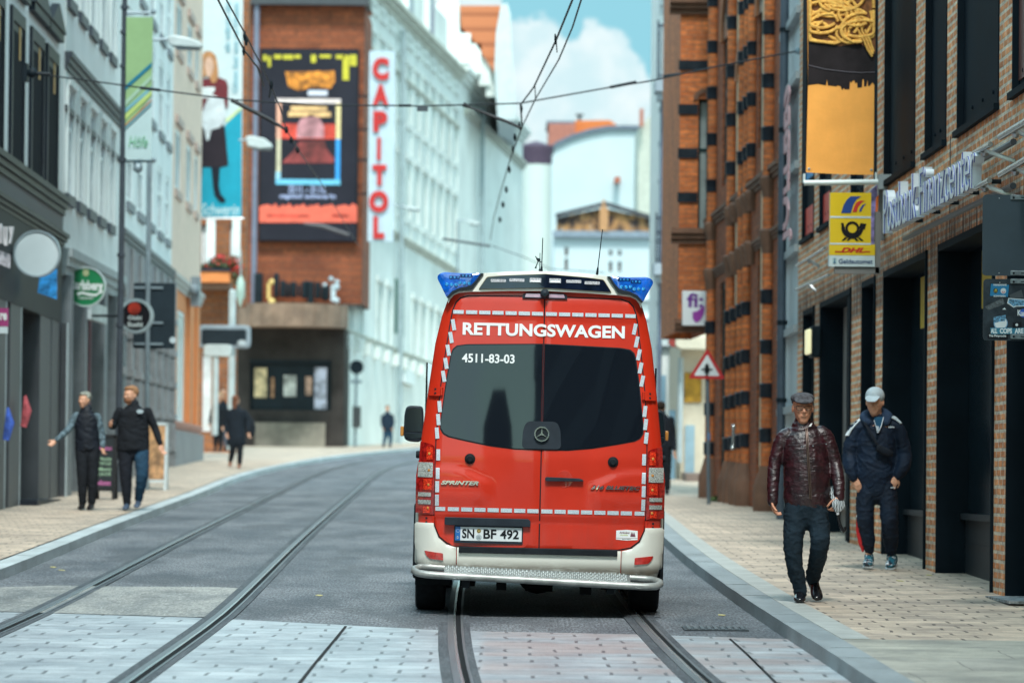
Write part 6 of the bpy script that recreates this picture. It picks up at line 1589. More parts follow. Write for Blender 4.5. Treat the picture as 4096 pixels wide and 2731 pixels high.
SKIN = M('skin', (.64, .34, .22), .5, var=.12, vs=14, bump=.001, bs=60)
SKIN2 = M('skin_weathered', (.60, .28, .17), .48, var=.2, vs=22, bump=.002, bs=70)
def head_parts(b, c, s=1.0, yaw=0.0, pitch=0.0):
    "head centre c (between the eyes' level); face towards -Y, returns a mapper for features"
    Rm = Matrix.Rotation(yaw, 3, 'Z') @ Matrix.Rotation(pitch, 3, 'X')
    c = Vector(c)
    def T_(x, y, z): return c + Rm @ Vector((x * s, y * s, z * s))
    tmp = B()
    tmp.ball((0, .015, .035), .078, 20, (.98, 1.18, 1.08))                    # cranium
    limb(tmp, [(0, -.045, .045, .060, .040), (0, -.052, -.01, .062, .036), (0, -.055, -.055, .052, .036), (0, -.060, -.092, .034, .026)], 16)   # face to chin
    limb(tmp, [(0, -.015, .0, .070, .060), (0, -.02, -.055, .062, .050), (0, -.03, -.088, .042, .040)], 16)   # jaw
    tmp.ball((0, -.088, .022), .02, 10, (2.4, .5, .5))                          # brow
    limb(tmp, [(0, -.090, .014, .0085, .008), (0, -.104, -.010, .011, .010), (0, -.112, -.026, .0155, .012)], 10)   # nose
    tmp.ball((.0, -.099, -.030), .013, 8, (1.5, .8, .7))
    for q in (-1, 1):
        tmp.ball((q * .034, -.085, -.018), .02, 10, (1.1, .6, .9))               # cheek
        tmp.ball((q * .078, .008, -.008), .026, 10, (.28, .62, 1.15))            # ear
    tmp.ball((0, -.094, -.052), .013, 10, (1.9, .6, .42)); tmp.ball((0, -.093, -.062), .013, 10, (1.7, .6, .45))  # lips
    limb(tmp, [(0, .02, -.06, .056, .056), (0, .03, -.11, .056, .058), (0, .045, -.17, .062, .062)], 14)             # neck
    b.add([T_(*v) for v in tmp.v], tmp.f); return T_
def mapped(tmp, T_): 
    o = B(); o.add([T_(*v) for v in tmp.v], tmp.f); return o
def face_details(t, T_, brows=(.10, .05, .03), mouth=(.30, .09, .07)):
    b = B()
    for q in (-1, 1): b.ball((q * .031, -.0845, .004), .0115, 12, (1.2, .7, .75))
    e = t.part('eye', mapped(b, T_), M('eye_white', (.55, .55, .52), .3, var=0))
    b = B()
    for q in (-1, 1): b.ball((q * .031, -.0925, .003), .0052, 8, (1, .5, 1))
    t.part('iris', mapped(b, T_), M('iris', (.02, .025, .03), .2, var=0), parent=e)
    b = B()
    for q in (-1, 1): limb(b, [(q * .014, -.096, .021, .003, .004), (q * .032, -.097, .026, .003, .0045), (q * .05, -.086, .020, .002, .003)], 8, side=(0, 0, 1), sub=3)
    t.part('eyebrow', mapped(b, T_), M('brow', brows, .8))
    b = B(); limb(b, [(-.024, -.097, -.058, .002, .003), (0, -.1035, -.0565, .0026, .003), (.024, -.097, -.058, .002, .003)], 8, side=(0, 0, 1), sub=3)
    t.part('mouth_line', mapped(b, T_), M('mouth', mouth, .6))

class Figure:
    def __init__(s, label, Y, bx, by, zg=.1, group=None, ppm=None):
        g = gnd(bx, by, zg); s.Y = g.y if Y is None else Y
        s.org = Vector((at(bx, by, s.Y).x, s.Y, zg)); s.bx, s.by = bx, by; s.k = s.Y / F
        s.t = Thing('person', label, 'person', s.org, group=group)
    def P(s, x, y, dy=0.0):
        "pixel -> local point at depth offset dy from the figure's plane"
        p = at(x, y, s.Y + dy) - s.org; return Vector(p)
    def sec(s, x, y, rx, ry=None, dy=0.0):
        p = s.P(x, y, dy); return (p.x, p.y, p.z, rx, ry if ry is not None else rx)
    def part(s, name, me, mat, **k): return s.t.part(name, me, mat, local=True, **k)
LEA = None
m_, t_ = _base('leather_oxblood')
lf_ = t_.noise(t_.scalev(t_.obj, 1, 1, 1.4), 7, 5, .6)
t_.l.new(t_.mix(t_.step(lf_, .3, .7), (.012, .005, .008), (.046, .009, .015)), t_.b.inputs['Base Color'])
t_.b.inputs['Roughness'].default_value = .36; t_.b.inputs['Specular IOR Level'].default_value = .6; t_.b.inputs['Coat Weight'].default_value = .25; t_.b.inputs['Coat Roughness'].default_value = .3
_bump(t_, t_.m('ADD', t_.noise(t_.scalev(t_.obj, 1, 1, 2.2), 16, 4, .55), t_.m('MULTIPLY', t_.noise(t_.obj, 150, 2), .15)), .012, .9)
LEA = m_
def cloth(name, c, rough=.85, bs=30, bump=.006, var=.25, vs=6): return M(name, c, rough, var=var, vs=vs, bump=bump, bs=bs, spec=.25)

# --- man in the leather jacket
A = Figure('man in flat cap, glasses and oxblood leather jacket walking with a folded umbrella', None, 3202, 2408)
P, sec = A.P, A.sec
hc = P(3211, 1632, -.02); bd = B(); TA = head_parts(bd, hc, 1.06, yaw=.03, pitch=.02)
limb(bd, [sec(3224, 2060, .12, .10), sec(3222, 1900, .15, .11), sec(3216, 1780, .14, .09), sec(3212, 1725, .07, .06), sec(3212, 1690, .055, .055)])
shL, elL, wrL = sec(3132, 1750, .04), sec(3100, 1850, .034), sec(3091, 1998, .026, dy=-.06)
shR, elR, wrR = sec(3302, 1744, .04), sec(3342, 1850, .034), sec(3354, 1988, .026, dy=-.12)
limb(bd, [sec(3155, 1745, .04), shL, elL, wrL]); limb(bd, [sec(3278, 1742, .04), shR, elR, wrR])
kL, aL = sec(3174, 2190, .04, dy=-.06), sec(3201, 2350, .032, dy=.0)
kR, aR = sec(3279, 2172, .04, dy=-.10), sec(3252, 2318, .032, dy=.22)
limb(bd, [sec(3188, 2040, .06), sec(3179, 2110, .05, dy=-.03), kL, aL]); limb(bd, [sec(3260, 2040, .06), sec(3275, 2110, .05, dy=-.05), kR, aR])
hand(bd, Vector(wrL[:3]), (.12, -.1, -1), (.5, -.2, 0), .98, curl=.55, thumb=1)
hand(bd, Vector(wrR[:3]) + Vector((0, 0, .0)), (-.28, -.25, -1), (-.5, .6, 0), .98, curl=.75, thumb=-1)
A.part('body', fuse(bd, .0065, 2), SKIN2)
# jacket
b = B()
limb(b, [sec(3228, 1990, .188, .135), sec(3228, 1945, .190, .150), sec(3226, 1880, .184, .155), sec(3220, 1810, .180, .140), sec(3217, 1760, .178, .118), sec(3215, 1732, .150, .095), sec(3213, 1706, .095, .080)], 26)
limb(b, [sec(3150, 1740, .062), sec(3131, 1756, .062), sec(3112, 1800, .056), sec(3099, 1852, .052), sec(3093, 1920, .050, dy=-.03), sec(3091, 1985, .045, dy=-.055), sec(3091, 2006, .042, dy=-.06)], 16)
limb(b, [sec(3284, 1732, .062), sec(3304, 1748, .062), sec(3326, 1800, .056), sec(3341, 1852, .052), sec(3353, 1915, .050, dy=-.06), sec(3356, 1968, .045, dy=-.10), sec(3356, 1990, .042, dy=-.11)], 16)
A.part('jacket', fuse(b, .010, 2, folds(.0055, 12, 3, (1, 1, 1.9))), LEA)
b = B(); limb(b, [sec(3213, 1716, .098, .085), sec(3212, 1700, .080, .075), sec(3212, 1686, .074, .070)], 20); A.part('collar', fuse(b, .008, 1, folds(.003, 14)), LEA)
b = B(); limb(b, [sec(3228, 1996, .190, .140), sec(3228, 1984, .194, .145)], 26); A.part('waistband', fuse(b, .008, 1, folds(.004, 14)), LEA)
b = B()
zp = [P(3226, 1712, -.088), P(3228, 1740, -.135), P(3231, 1800, -.160), P(3236, 1880, -.178), P(3240, 1950, -.168), P(3242, 1994, -.158)]
b.tube([p + Vector((-.006, 0, 0)) for p in zp], .005, 6); b.tube([p + Vector((.006, 0, 0)) for p in zp], .005, 6); A.part('zip', b, M('zip_brass', (.12, .08, .065), .4, metal=.5))
b = B(); b2_ = B()
for (xa, ya, xb, yb) in ((3150, 1781, 3206, 1786), (3240, 1784, 3306, 1772)):
    p0, p1 = P(xa, ya, -.12), P(xb, yb, -.155); b.tube([p0, (p0 + p1) / 2 + Vector((0, -.012, 0)), p1], .003, 6)
for x, y in ((3206, 1786), (3214, 1785), (3252, 1783), (3305, 1776)): b2_.ball(P(x, y, -.165), .006, 8)
A.part('press_stud', b2_, STEEL()); A.part('pocket_zip', b, M('zip_dark', (.03, .02, .022), .4))
b = B(); q0, q1 = P(3234, 1705, -.09), P(3244, 1692, -.07); b.quad(q0, q0 + Vector((.02, 0, .0)), q1 + Vector((.012, 0, 0)), q1); A.part('shirt_collar', b, M('shirt_white', (.6, .62, .62), .7))
# trousers
b = B()
limb(b, [sec(3228, 1985, .175, .125), sec(3226, 2030, .178, .125), sec(3224, 2060, .165, .12)], 22)
limb(b, [sec(3184, 2040, .098, .11), sec(3178, 2110, .090, .10, dy=-.03), sec(3172, 2190, .076, .08, dy=-.06), sec(3180, 2270, .068, .075, dy=-.03), sec(3198, 2340, .058, .066), sec(3201, 2368, .056, .064)], 16)
limb(b, [sec(3262, 2040, .098, .11), sec(3276, 2110, .090, .10, dy=-.05), sec(3280, 2175, .076, .08, dy=-.10), sec(3268, 2240, .068, .075, dy=.04), sec(3254, 2296, .062, .07, dy=.17), sec(3251, 2312, .060, .068, dy=.20)], 16)
A.part('trousers', fuse(b, .010, 2, folds(.008, 9, 8)), cloth('jeans_black', (.010, .022, .034)))
shoe = M('shoe_black', (.010, .011, .014), .18, var=.2, coat=.6)
b = B(); foot_shape(b, P(3200, 2400, -.20) * 1 + Vector((-.005, 0, -.02)), P(3201, 2398, .06) + Vector((0, 0, -.02)), .100, .085); limb(b, [sec(3201, 2372, .045), sec(3201, 2390, .045)], 12)
A.part('shoe', fuse(b, .007, 2), shoe)
b = B(); foot_shape(b, P(3272, 2398, .02) + Vector((0, 0, -.015)), P(3252, 2338, .25) + Vector((0, 0, -.03)), .100, .085); limb(b, [sec(3250, 2318, .045, dy=.21), sec(3252, 2330, .045, dy=.22)], 12)
A.part('shoe', fuse(b, .007, 2), shoe)
# flat cap, glasses, hair
b = B(); b.ball((0, .02, .075), .088, 22, (1.06, 1.25, .52)); limb(b, [(0, -.075, .062, .078, .030), (0, -.11, .052, .070, .012), (0, -.128, .044, .055, .006)], 18); b.ball((0, -.035, .085), .06, 16, (1.25, 1.1, .5)); b.ball((0, .04, .045), .078, 18, (1.08, 1.15, .42))
A.part('flat_cap', fuse(mapped(b, TA), .007, 2, folds(.002, 18)), cloth('tweed', (.085, .085, .095), .9, bs=80, bump=.004, var=.4, vs=40))
b = B(); limb(b, [(-.05, -.108, .048, .006, .004), (0, -.133, .040, .006, .004), (.05, -.108, .048, .006, .004)], 8, side=(0, 0, 1)); A.part('cap_peak', mapped(b, TA), cloth('tweed_dark', (.03, .03, .035)))
b = B(); b.ball((0, .045, .01), .076, 18, (1.04, 1.0, .72)); A.part('hair', mapped(b, TA), M('hair_grey', (.12, .11, .10), .8, var=.4, vs=60))
b = B()
for q in (-1, 1):
    pts = [(q * .032 + .026 * cx * (1 if True else 0), -.104 + .01 * abs(cx), .003 + .017 * cz) for cx, cz in ((-1, .8), (1, .8), (.95, -.6), (.4, -1), (-.4, -1), (-.95, -.6), (-1, .8))]
    b.tube(pts, .0026, 6); b.tube([(q * .060, -.098, .012), (q * .080, -.01, .010), (q * .079, .02, .0)], .002, 6)
b.tube([(-.008, -.106, .008), (0, -.109, .010), (.008, -.106, .008)], .002, 6)
A.part('glasses', mapped(b, TA), M('glasses_frame', (.012, .012, .014), .25))
face_details(A.t, TA, (.10, .07, .05))
um = Thing('umbrella', 'folded black and white striped umbrella with black handle in the capped man\'s hand', 'umbrella', A.org + P(3350, 2020, -.16))
bpt = lambda x, y, dy: A.org + P(x, y, dy)
m_, t_ = _base('umbrella_stripes'); wv = t_.node('ShaderNodeTexWave'); wv.inputs['Scale'].default_value = 26; wv.inputs['Distortion'].default_value = 5; wv.inputs['Detail'].default_value = 1; t_.l.new(t_.obj, wv.inputs['Vector'])
t_.l.new(t_.mix(t_.step(wv.outputs['Fac'], .4, .6), (.012, .015, .022), (.62, .66, .68)), t_.b.inputs['Base Color'])
b = B(); b.tube([bpt(3330, 1945, -.02), bpt(3332, 1975, -.06), bpt(3340, 2000, -.13), bpt(3346, 2022, -.17), bpt(3350, 2042, -.18), bpt(3352, 2052, -.18)], [.012, .028, .030, .038, .026, .012], 12, flat=.8)
b.tube([bpt(3366, 2002, -.19), bpt(3366, 2020, -.19), bpt(3358, 2044, -.19)], [.022, .034, .012], 10, flat=.5)
um.part('canopy', b, m_)
um.part('handle', B().tube([bpt(3351, 2052, -.18), bpt(3353, 2070, -.18), bpt(3359, 2094, -.18), bpt(3368, 2116, -.18), bpt(3376, 2124, -.18), bpt(3381, 2118, -.18), bpt(3379, 2106, -.18)], [.009, .011, .012, .013, .013, .012, .011], 12), M('handle_black', (.012, .012, .014), .2, coat=.5))
um.part('collar_ring', B().ball(bpt(3351, 2054, -.18), .014, 10), M('white_ring', (.6, .62, .65), .3))

# --- young man in track suit
C_ = Figure('young man in pale baseball cap and navy track suit with hands in his pockets', None, 3475, 2276)
P, sec = C_.P, C_.sec
hc = P(3499, 1608, -.03); bd = B(); TC = head_parts(bd, hc, 1.08, yaw=-.30, pitch=.10)
limb(bd, [sec(3505, 1950, .12, .10), sec(3505, 1830, .15, .10), sec(3505, 1720, .16, .10), sec(3505, 1680, .09, .07), sec(3503, 1655, .05, .05)])
limb(bd, [sec(3440, 1710, .05), sec(3424, 1735, .045), sec(3402, 1815, .036), sec(3416, 1908, .028, dy=-.08)]); limb(bd, [sec(3572, 1706, .05), sec(3592, 1730, .045), sec(3614, 1815, .036), sec(3588, 1900, .028, dy=-.08)])
hand(bd, P(3416, 1910, -.08), (.5, -.1, -1), (0, 1, 0), .95, curl=.3, thumb=-1); hand(bd, P(3586, 1904, -.08), (-.4, -.1, -1), (0, 1, 0), .95, curl=.3, thumb=1)
limb(bd, [sec(3472, 1960, .06), sec(3462, 2080, .045, dy=-.03), sec(3475, 2210, .034)]); limb(bd, [sec(3542, 1960, .06), sec(3556, 2085, .045, dy=-.08), sec(3562, 2205, .034, dy=.02)])
C_.part('body', fuse(bd, .008, 2), SKIN)
navy = cloth('track_navy', (.005, .014, .032), .7, bump=.008, bs=18, var=.35); navy2 = cloth('track_navy_dark', (.005, .013, .028), .75, var=.35)
b = B()
limb(b, [sec(3497, 1922, .185, .14), sec(3500, 1890, .200, .150), sec(3502, 1820, .196, .142), sec(3504, 1760, .188, .13), sec(3505, 1722, .170, .11), sec(3505, 1698, .125, .09), sec(3504, 1676, .08, .075)], 24)
limb(b, [sec(3440, 1706, .066), sec(3421, 1722, .068), sec(3406, 1765, .070), sec(3398, 1820, .072), sec(3402, 1870, .068, dy=-.06), sec(3412, 1908, .048, dy=-.08)], 16)
limb(b, [sec(3572, 1702, .066), sec(3593, 1718, .068), sec(3609, 1765, .070), sec(3617, 1820, .072), sec(3611, 1868, .068, dy=-.06), sec(3593, 1900, .048, dy=-.08)], 16)
C_.part('jacket', fuse(b, .011, 2, folds(.008, 8, 1)), navy)
b = B(); limb(b, [sec(3470, 1690, .045, .05, dy=-.06), sec(3462, 1665, .045, .06, dy=0), sec(3490, 1650, .05, .05, dy=.09), sec(3530, 1650, .05, .05, dy=.09), sec(3548, 1665, .045, .06, dy=0), sec(3540, 1690, .04, .05, dy=-.06)], 12, side=(0, 0, 1)); C_.part('hood', fuse(b, .009, 2, folds(.005, 12)), cloth('hood_navy', (.02, .04, .08)))
b = B().add([P(3496, 1668, -.08), P(3532, 1666, -.08), P(3526, 1700, -.135), P(3512, 1732, -.158), P(3502, 1700, -.14)], [(0, 1, 2, 3, 4)]); C_.part('t_shirt', b, cloth('teal_shirt', (.01, .07, .14)))
b = B(); b.tube([P(3534, 1668, -.085), P(3526, 1700, -.142), P(3512, 1732, -.165)], .004, 6); b.tube([P(3496, 1680, -.11), P(3504, 1705, -.148), P(3511, 1732, -.165)], .003, 6); b.ball(P(3511, 1728, -.168), .009, 8)
b.fbox(Fr(P(3510, 1712, -.163), (1, 0, 0), (0, 0, 1), (0, -1, 0)), -.012, .012, -.025, .02, 0, .004)
C_.part('zip', b, M('zip_pale', (.5, .58, .65), .4))
stripe = M('stripe_white', (.62, .70, .74), .6)
b = B()
for k in (-1, 0, 1):
    b.tube([P(3446 - k * 2, 1672 + k * 3, -.0 - .02 * k), P(3420, 1694 + k * 5, -.03 * k - .02), P(3402 + k * 4, 1716, -.03 * k - .04), P(3388 + k * 5, 1742, -.05)], .008, 6)
    b.tube([P(3556 + k * 2, 1662 + k * 3, -.02 * k - .01), P(3582, 1672 + k * 4, -.03 * k - .03), P(3604 - k * 2, 1692, -.05)], .007, 6)
C_.part('shoulder_stripe', b, stripe)
tb = B(); fl = Fr(P(3553, 1706, -.138), (1, 0, 0), (0, 0, 1), (0, -1, 0)); put_text(tb, 'adidas', fl, 0, .06, -.01, .008, d=0, thick=.003, bold=.03)
fl = Fr(P(3563, 1948, -.12), (1, 0, 0), (0, 0, 1), (0, -1, 0)); put_text(tb, 'adidas', fl, 0, .045, -.008, .006, d=0, thick=.003, bold=.03); C_.part('brand_lettering', tb, stripe)
b = B()
limb(b, [sec(3498, 1905, .185, .13), sec(3503, 1950, .180, .125), sec(3507, 1970, .165, .12)], 20)
limb(b, [sec(3468, 1945, .10, .11), sec(3462, 2010, .092, .10, dy=-.02), sec(3460, 2080, .080, .085, dy=-.04), sec(3470, 2150, .070, .075, dy=-.01), sec(3477, 2198, .052, .055)], 16)
limb(b, [sec(3545, 1945, .10, .11), sec(3553, 2010, .092, .10, dy=-.05), sec(3557, 2085, .085, .09, dy=-.09), sec(3562, 2150, .080, .082, dy=-.03), sec(3563, 2198, .060, .062, dy=.01)], 16)
C_.part('trousers', fuse(b, .011, 2, folds(.009, 8, 4)), navy2)
b = B(); b.tube([P(3430, 2070, -.04), P(3436, 2120, -.03), P(3446, 2170, -.01), P(3452, 2205, .0)], [.012, .030, .030, .010], 8, flat=.4); C_.part('red_side_panel', b, M('panel_red', (.50, .01, .015), .6))
b = B(); b.tube([P(3429, 2060, -.04), P(3433, 2100, -.03)], [.012, .012], 8, flat=.4); b.tube([P(3581, 1996, -.05), P(3580, 2030, -.06)], [.009, .007], 8, flat=.4); C_.part('white_side_panel', b, stripe)
m_, t_ = _base('sneaker'); f_ = t_.noise(t_.obj, 17, 3, .5)
c1 = t_.mix(t_.step(f_, .46, .50), (.010, .016, .03), (.015, .12, .17)); c1 = t_.mix(t_.step(t_.noise(t_.scalev(t_.obj, 1, 1, 2), 21, 2), .60, .63), c1, (.6, .62, .65)); t_.l.new(c1, t_.b.inputs['Base Color']); t_.b.inputs['Roughness'].default_value = .5
for toe, heel, ax in (((3470, 2268, -.20), (3478, 2266, .08), (3476, 2225, .02)), ((3558, 2276, -.16), (3575, 2262, .14), (3565, 2222, .05))):
    b = B(); T0 = P(*toe) + Vector((0, 0, -.01)); H0 = P(*heel) + Vector((0, 0, -.01)); foot_shape(b, T0 + Vector((0, 0, .018)), H0 + Vector((0, 0, .018)), .105, .10); limb(b, [sec(ax[0], ax[1], .048, dy=ax[2]), sec(ax[0] + 1, ax[1] + 18, .048, dy=ax[2])], 12)
    so_ = C_.part('trainer', fuse(b, .008, 2), m_)
    b = B(); foot_shape(b, T0, H0, .112, .045); C_.part('sole', fuse(b, .008, 1), M('sole_white', (.45, .5, .53), .5, var=.5, vs=14), parent=so_)
b = B(); b.ball((0, .012, .055), .086, 22, (1.03, 1.14, .98)); C_.part('baseball_cap', fuse(mapped(b, TC), .007, 1, folds(.001, 14)), cloth('cap_pale', (.42, .50, .54), .8, bs=60, bump=.003, var=.15))
b = B(); limb(b, [(0, -.070, .058, .070, .010), (0, -.12, .042, .066, .006), (0, -.155, .020, .045, .005)], 18); C_.part('cap_peak', fuse(mapped(b, TC), .006, 1), cloth('cap_pale', (.42, .50, .54)))
b = B(); b.ball((0, .04, .005), .078, 18, (1.03, .95, .62)); C_.part('hair', mapped(b, TC), M('hair_fair', (.22, .14, .07), .8, var=.3, vs=60))
face_details(C_.t, TC, (.14, .08, .04))
bg_ = Thing('crossbody_bag', 'small black bag on a strap across the young man\'s chest', 'bag', C_.org + P(3540, 1800, -.18))
b = B(); b.tube([C_.org + P(3453, 1676, -.06), C_.org + P(3470, 1710, -.145), C_.org + P(3505, 1770, -.175), C_.org + P(3530, 1800, -.18)], .014, 8, flat=.35); bg_.part('strap', b, cloth('strap_black', (.007, .011, .018)))
b = B(); limb(b, [tuple(C_.org + P(3515, 1792, -.185)) + (.035, .025), tuple(C_.org + P(3545, 1808, -.18)) + (.04, .025), tuple(C_.org + P(3565, 1814, -.165)) + (.03, .02)], 12, side=(0, 0, 1)); bg_.part('pouch', b, cloth('strap_black', (.007, .011, .018)))

# --- simpler walkers in the blurred distance share one builder
def walker(lab, feet, head, sh, el, wr, hip, knee, ank, top, leg, skin, hair, hairc, w=.2, coat=None, yaw=0, build=1.0, vox=.014, hs=1.0, bare=None, shoes=(.012, .012, .014), curl=.3, legc2=None, ground_y=None, Y=None, extra=None):
    g = Figure(lab, Y, feet[0], feet[1]); P, sec = g.P, g.sec; k = build
    bd = B(); T_ = head_parts(bd, P(*head), hs, yaw=yaw)
    cx = (sh[0][0] + sh[1][0]) / 2; sy = (sh[0][1] + sh[1][1]) / 2; hx = (hip[0][0] + hip[1][0]) / 2; hy = hip[0][1]
    limb(bd, [sec(hx, hy, .10), sec((cx + hx) / 2, (sy + hy) / 2, .11, .08), sec(cx, sy + .04 / g.k, .11, .07), sec(cx, sy - .03 / g.k, .055)])
    for S_, E_, W_ in zip(sh, el, wr):
        limb(bd, [sec(S_[0], S_[1] + 5, .042), sec(E_[0], E_[1], .034, dy=E_[2]), sec(W_[0], W_[1], .026, dy=W_[2])])
        dirv = P(W_[0], W_[1], W_[2]) - P(E_[0], E_[1], E_[2]); hand(bd, P(W_[0], W_[1], W_[2]), dirv, (0, -1, .2) if abs(dirv.x) > .1 else (.5, -.5, 0), hs, curl=curl, thumb=1)
    for H_, K_, A_ in zip(hip, knee, ank): limb(bd, [sec(H_[0], H_[1], .06), sec(K_[0], K_[1], .042, dy=K_[2]), sec(A_[0], A_[1], .032, dy=A_[2])])
    g.part('body', fuse(bd, .010, 2), skin)
    b = B(); ww = (sh[1][0] - sh[0][0]) * g.k / 2
    limb(b, [sec(hx, hy + (coat or 0), w * k * (1.15 if coat else 1), .13 * k), sec(hx, hy - 6, w * k * 1.05, .14 * k), sec((cx + hx) / 2, (sy + hy) / 2, w * k, .14 * k), sec(cx, sy + 12, max(w, ww * .95), .12 * k), sec(cx, sy - .02 / g.k, ww * .75, .10), sec(cx, sy - .055 / g.k, .105, .085), sec(cx, sy - .09 / g.k, .080, .075)], 20)
    g.part('jacket', fuse(b, vox, 2, folds(.010, 8, feet[0] % 7)), top[0])
    for S_, E_, W_ in zip(sh, el, wr):
        b = B(); limb(b, [sec(S_[0], S_[1] + 5, .060 * k), sec((S_[0] + E_[0]) / 2, (S_[1] + E_[1]) / 2, .055 * k, dy=E_[2] / 2), sec(E_[0], E_[1], .050 * k, dy=E_[2]), sec(W_[0] * .9 + E_[0] * .1, W_[1] * .9 + E_[1] * .1, .040, dy=W_[2])], 14)
        g.part('sleeve', fuse(b, vox, 2, folds(.007, 10)), top[-1])
    for i, (H_, K_, A_) in enumerate(zip(hip, knee, ank)):
        b = B(); limb(b, [sec(H_[0], H_[1] - 4, .105 * k, .11), sec(K_[0], K_[1], .082 * k, dy=K_[2]), sec(A_[0], A_[1] - 2, .060, dy=A_[2])], 14)
        if i == 0: limb(b, [sec(hx, hy - 6, .16 * k, .12), sec(hx, hy + 12, .15 * k, .11)], 16)
        g.part('trouser_leg', fuse(b, vox, 2, folds(.007, 8)), legc2 if (legc2 and i) else leg)
        b = B(); q = P(A_[0], A_[1], A_[2]); z0 = max(.0, q.z - .10); foot_shape(b, (q.x - .01, q.y - .20, z0 * .6), (q.x, q.y + .06, z0), .10, .085); limb(b, [tuple(q) + (.045, .045), (q.x, q.y, z0 + .06, .045, .045)], 10)
        g.part('shoe', fuse(b, .012, 1), M('shoe_%.2f' % shoes[0], shoes, .5, var=.5, vs=12))
    hb_ = B()
    if hair == 'short': hb_.ball((0, .035, .045), .088, 18, (1.0, 1.1, 1.0)); hb_.ball((0, -.03, .088), .056, 14, (1.25, 1.05, .6))
    elif hair == 'bald': hb_.ball((0, .045, .03), .080, 18, (1.02, 1.0, .9))
    else: hb_.ball((0, .03, .045), .088, 18, (1.05, 1.1, 1.0)); limb(hb_, [(0, .05, 0, .085, .05), (0, .07, -.10, .08, .04), (0, .07, -.20, .06, .03)], 14)
    g.part('hair', fuse(mapped(hb_, T_), .009, 1, folds(.003, 30)), hairc)
    return g, T_
blackc = cloth('fleece_black', (.010, .013, .018)); 
g, T_ = walker('woman with short grey hair and black padded vest pointing with her outstretched arm', (350, 2040), (338, 1600), ((304, 1658), (388, 1662)), ((272, 1718, -.1), (408, 1738, 0)), ((222, 1762, -.2), (412, 1790, -.12)),
     ((328, 1800), (372, 1800)), ((330, 1900, -.04), (372, 1900, -.04)), ((330, 2008, 0), (366, 2008, 0)), (cloth('vest_black', (.010, .014, .022), .6, bs=12, bump=.012), cloth('sleeve_grey', (.10, .15, .18), .8, var=.7, vs=20)), blackc, SKIN, 'short', M('hair_silver', (.26, .27, .23), .7, var=.7, vs=26), w=.175, yaw=-.5, curl=.5, hs=.98)
face_details(g.t, T_)
g, T_ = walker('bearded man with glasses in black fleece and jeans with hand on the woman\'s back', (532, 2042), (522, 1581), ((478, 1640), (590, 1640)), ((452, 1702, 0), (622, 1718, 0)), ((442, 1698, -.25), (642, 1778, -.05)),
     ((500, 1800), (565, 1800)), ((504, 1905, -.04), (568, 1900, -.08)), ((508, 2010, 0), (554, 1996, .1)), (blackc,), cloth('leg_black', (.010, .013, .020)), SKIN, 'short', M('hair_ginger', (.30, .15, .07), .8, var=.3, vs=40), w=.205, yaw=-.55, build=1.12, curl=.35, hs=1.12, shoes=(.05, .08, .13), legc2=cloth('jeans_blue', (.018, .055, .10)))
b = B(); b.ball((0, -.062, -.066), .05, 14, (1.1, .85, .85)); g.part('beard', fuse(mapped(b, T_), .009, 1), M('beard_ginger', (.24, .10, .045), .85, var=.3, vs=40))
b = B()
for q in (-1, 1): b.tube([(q * .032 + .024 * cx_, -.106, .003 + .014 * cz) for cx_, cz in ((-1, 1), (1, 1), (1, -1), (-1, -1), (-1, 1))], .002, 5)
g.part('glasses', mapped(b, T_), M('glasses_frame', (.012, .012, .014), .25)); face_details(g.t, T_)
fl = Fr(g.P(560, 1645, -.17), (1, 0, 0), (0, 0, 1), (0, -1, 0)); g.part('chest_logo', B().disc(fl, 0, 0, .030, 0, .006, 16, ru=.05), M('logo_pale', (.4, .5, .55), .6))
g, T_ = walker('woman in long dark coat walking away with a big bag on her arm', (945, 1872), (944, 1600), ((915, 1640), (975, 1640)), ((905, 1690, 0), (990, 1690, 0)), ((908, 1730, -.05), (995, 1730, -.1)),
     ((932, 1760), (958, 1760)), ((930, 1800, 0), (960, 1800, 0)), ((922, 1845, .1), (958, 1855, 0)), (cloth('coat_navy', (.010, .016, .024)),), blackc, SKIN, 'long', M('hair_auburn2', (.16, .06, .03), .8), w=.22, coat=10, yaw=2.6, vox=.02, shoes=(.20, .07, .03))
single('shoulder_bag', limb(B(), [tuple(at(985, 1650, 101.5)) + (.05, .05), tuple(at(1000, 1700, 101.5)) + (.14, .08), tuple(at(1002, 1735, 101.5)) + (.12, .06)], 14), cloth('bag_black', (.010, .014, .020)), 'big dark bag hanging from the arm of the woman in the long coat', 'bag')
g, T_ = walker('fair haired person in black standing by the white post', (868, 1795), (874, 1585), ((850, 1630), (892, 1630)), ((842, 1670, 0), (896, 1670, 0)), ((838, 1695, -.2), (892, 1705, -.1)),
     ((862, 1715), (882, 1715)), ((862, 1752, 0), (882, 1752, 0)), ((862, 1784, 0), (882, 1784, 0)), (blackc,), blackc, SKIN, 'long', M('hair_blond', (.50, .36, .16), .8), w=.2, yaw=.3, vox=.02, Y=118)
g, T_ = walker('dark haired person half hidden behind the fair haired one', (900, 1795), (893, 1565), ((870, 1620), (915, 1620)), ((866, 1665, 0), (920, 1665, 0)), ((868, 1695, -.2), (918, 1705, -.1)),
     ((884, 1715), (904, 1715)), ((884, 1752, 0), (904, 1752, 0)), ((884, 1784, 0), (904, 1784, 0)), (cloth('coat_navy', (.010, .016, .024)),), cloth('jeans_grey', (.12, .14, .18)), SKIN, 'short', M('hair_dark', (.03, .02, .015), .8), w=.2, yaw=.2, vox=.02, Y=121)
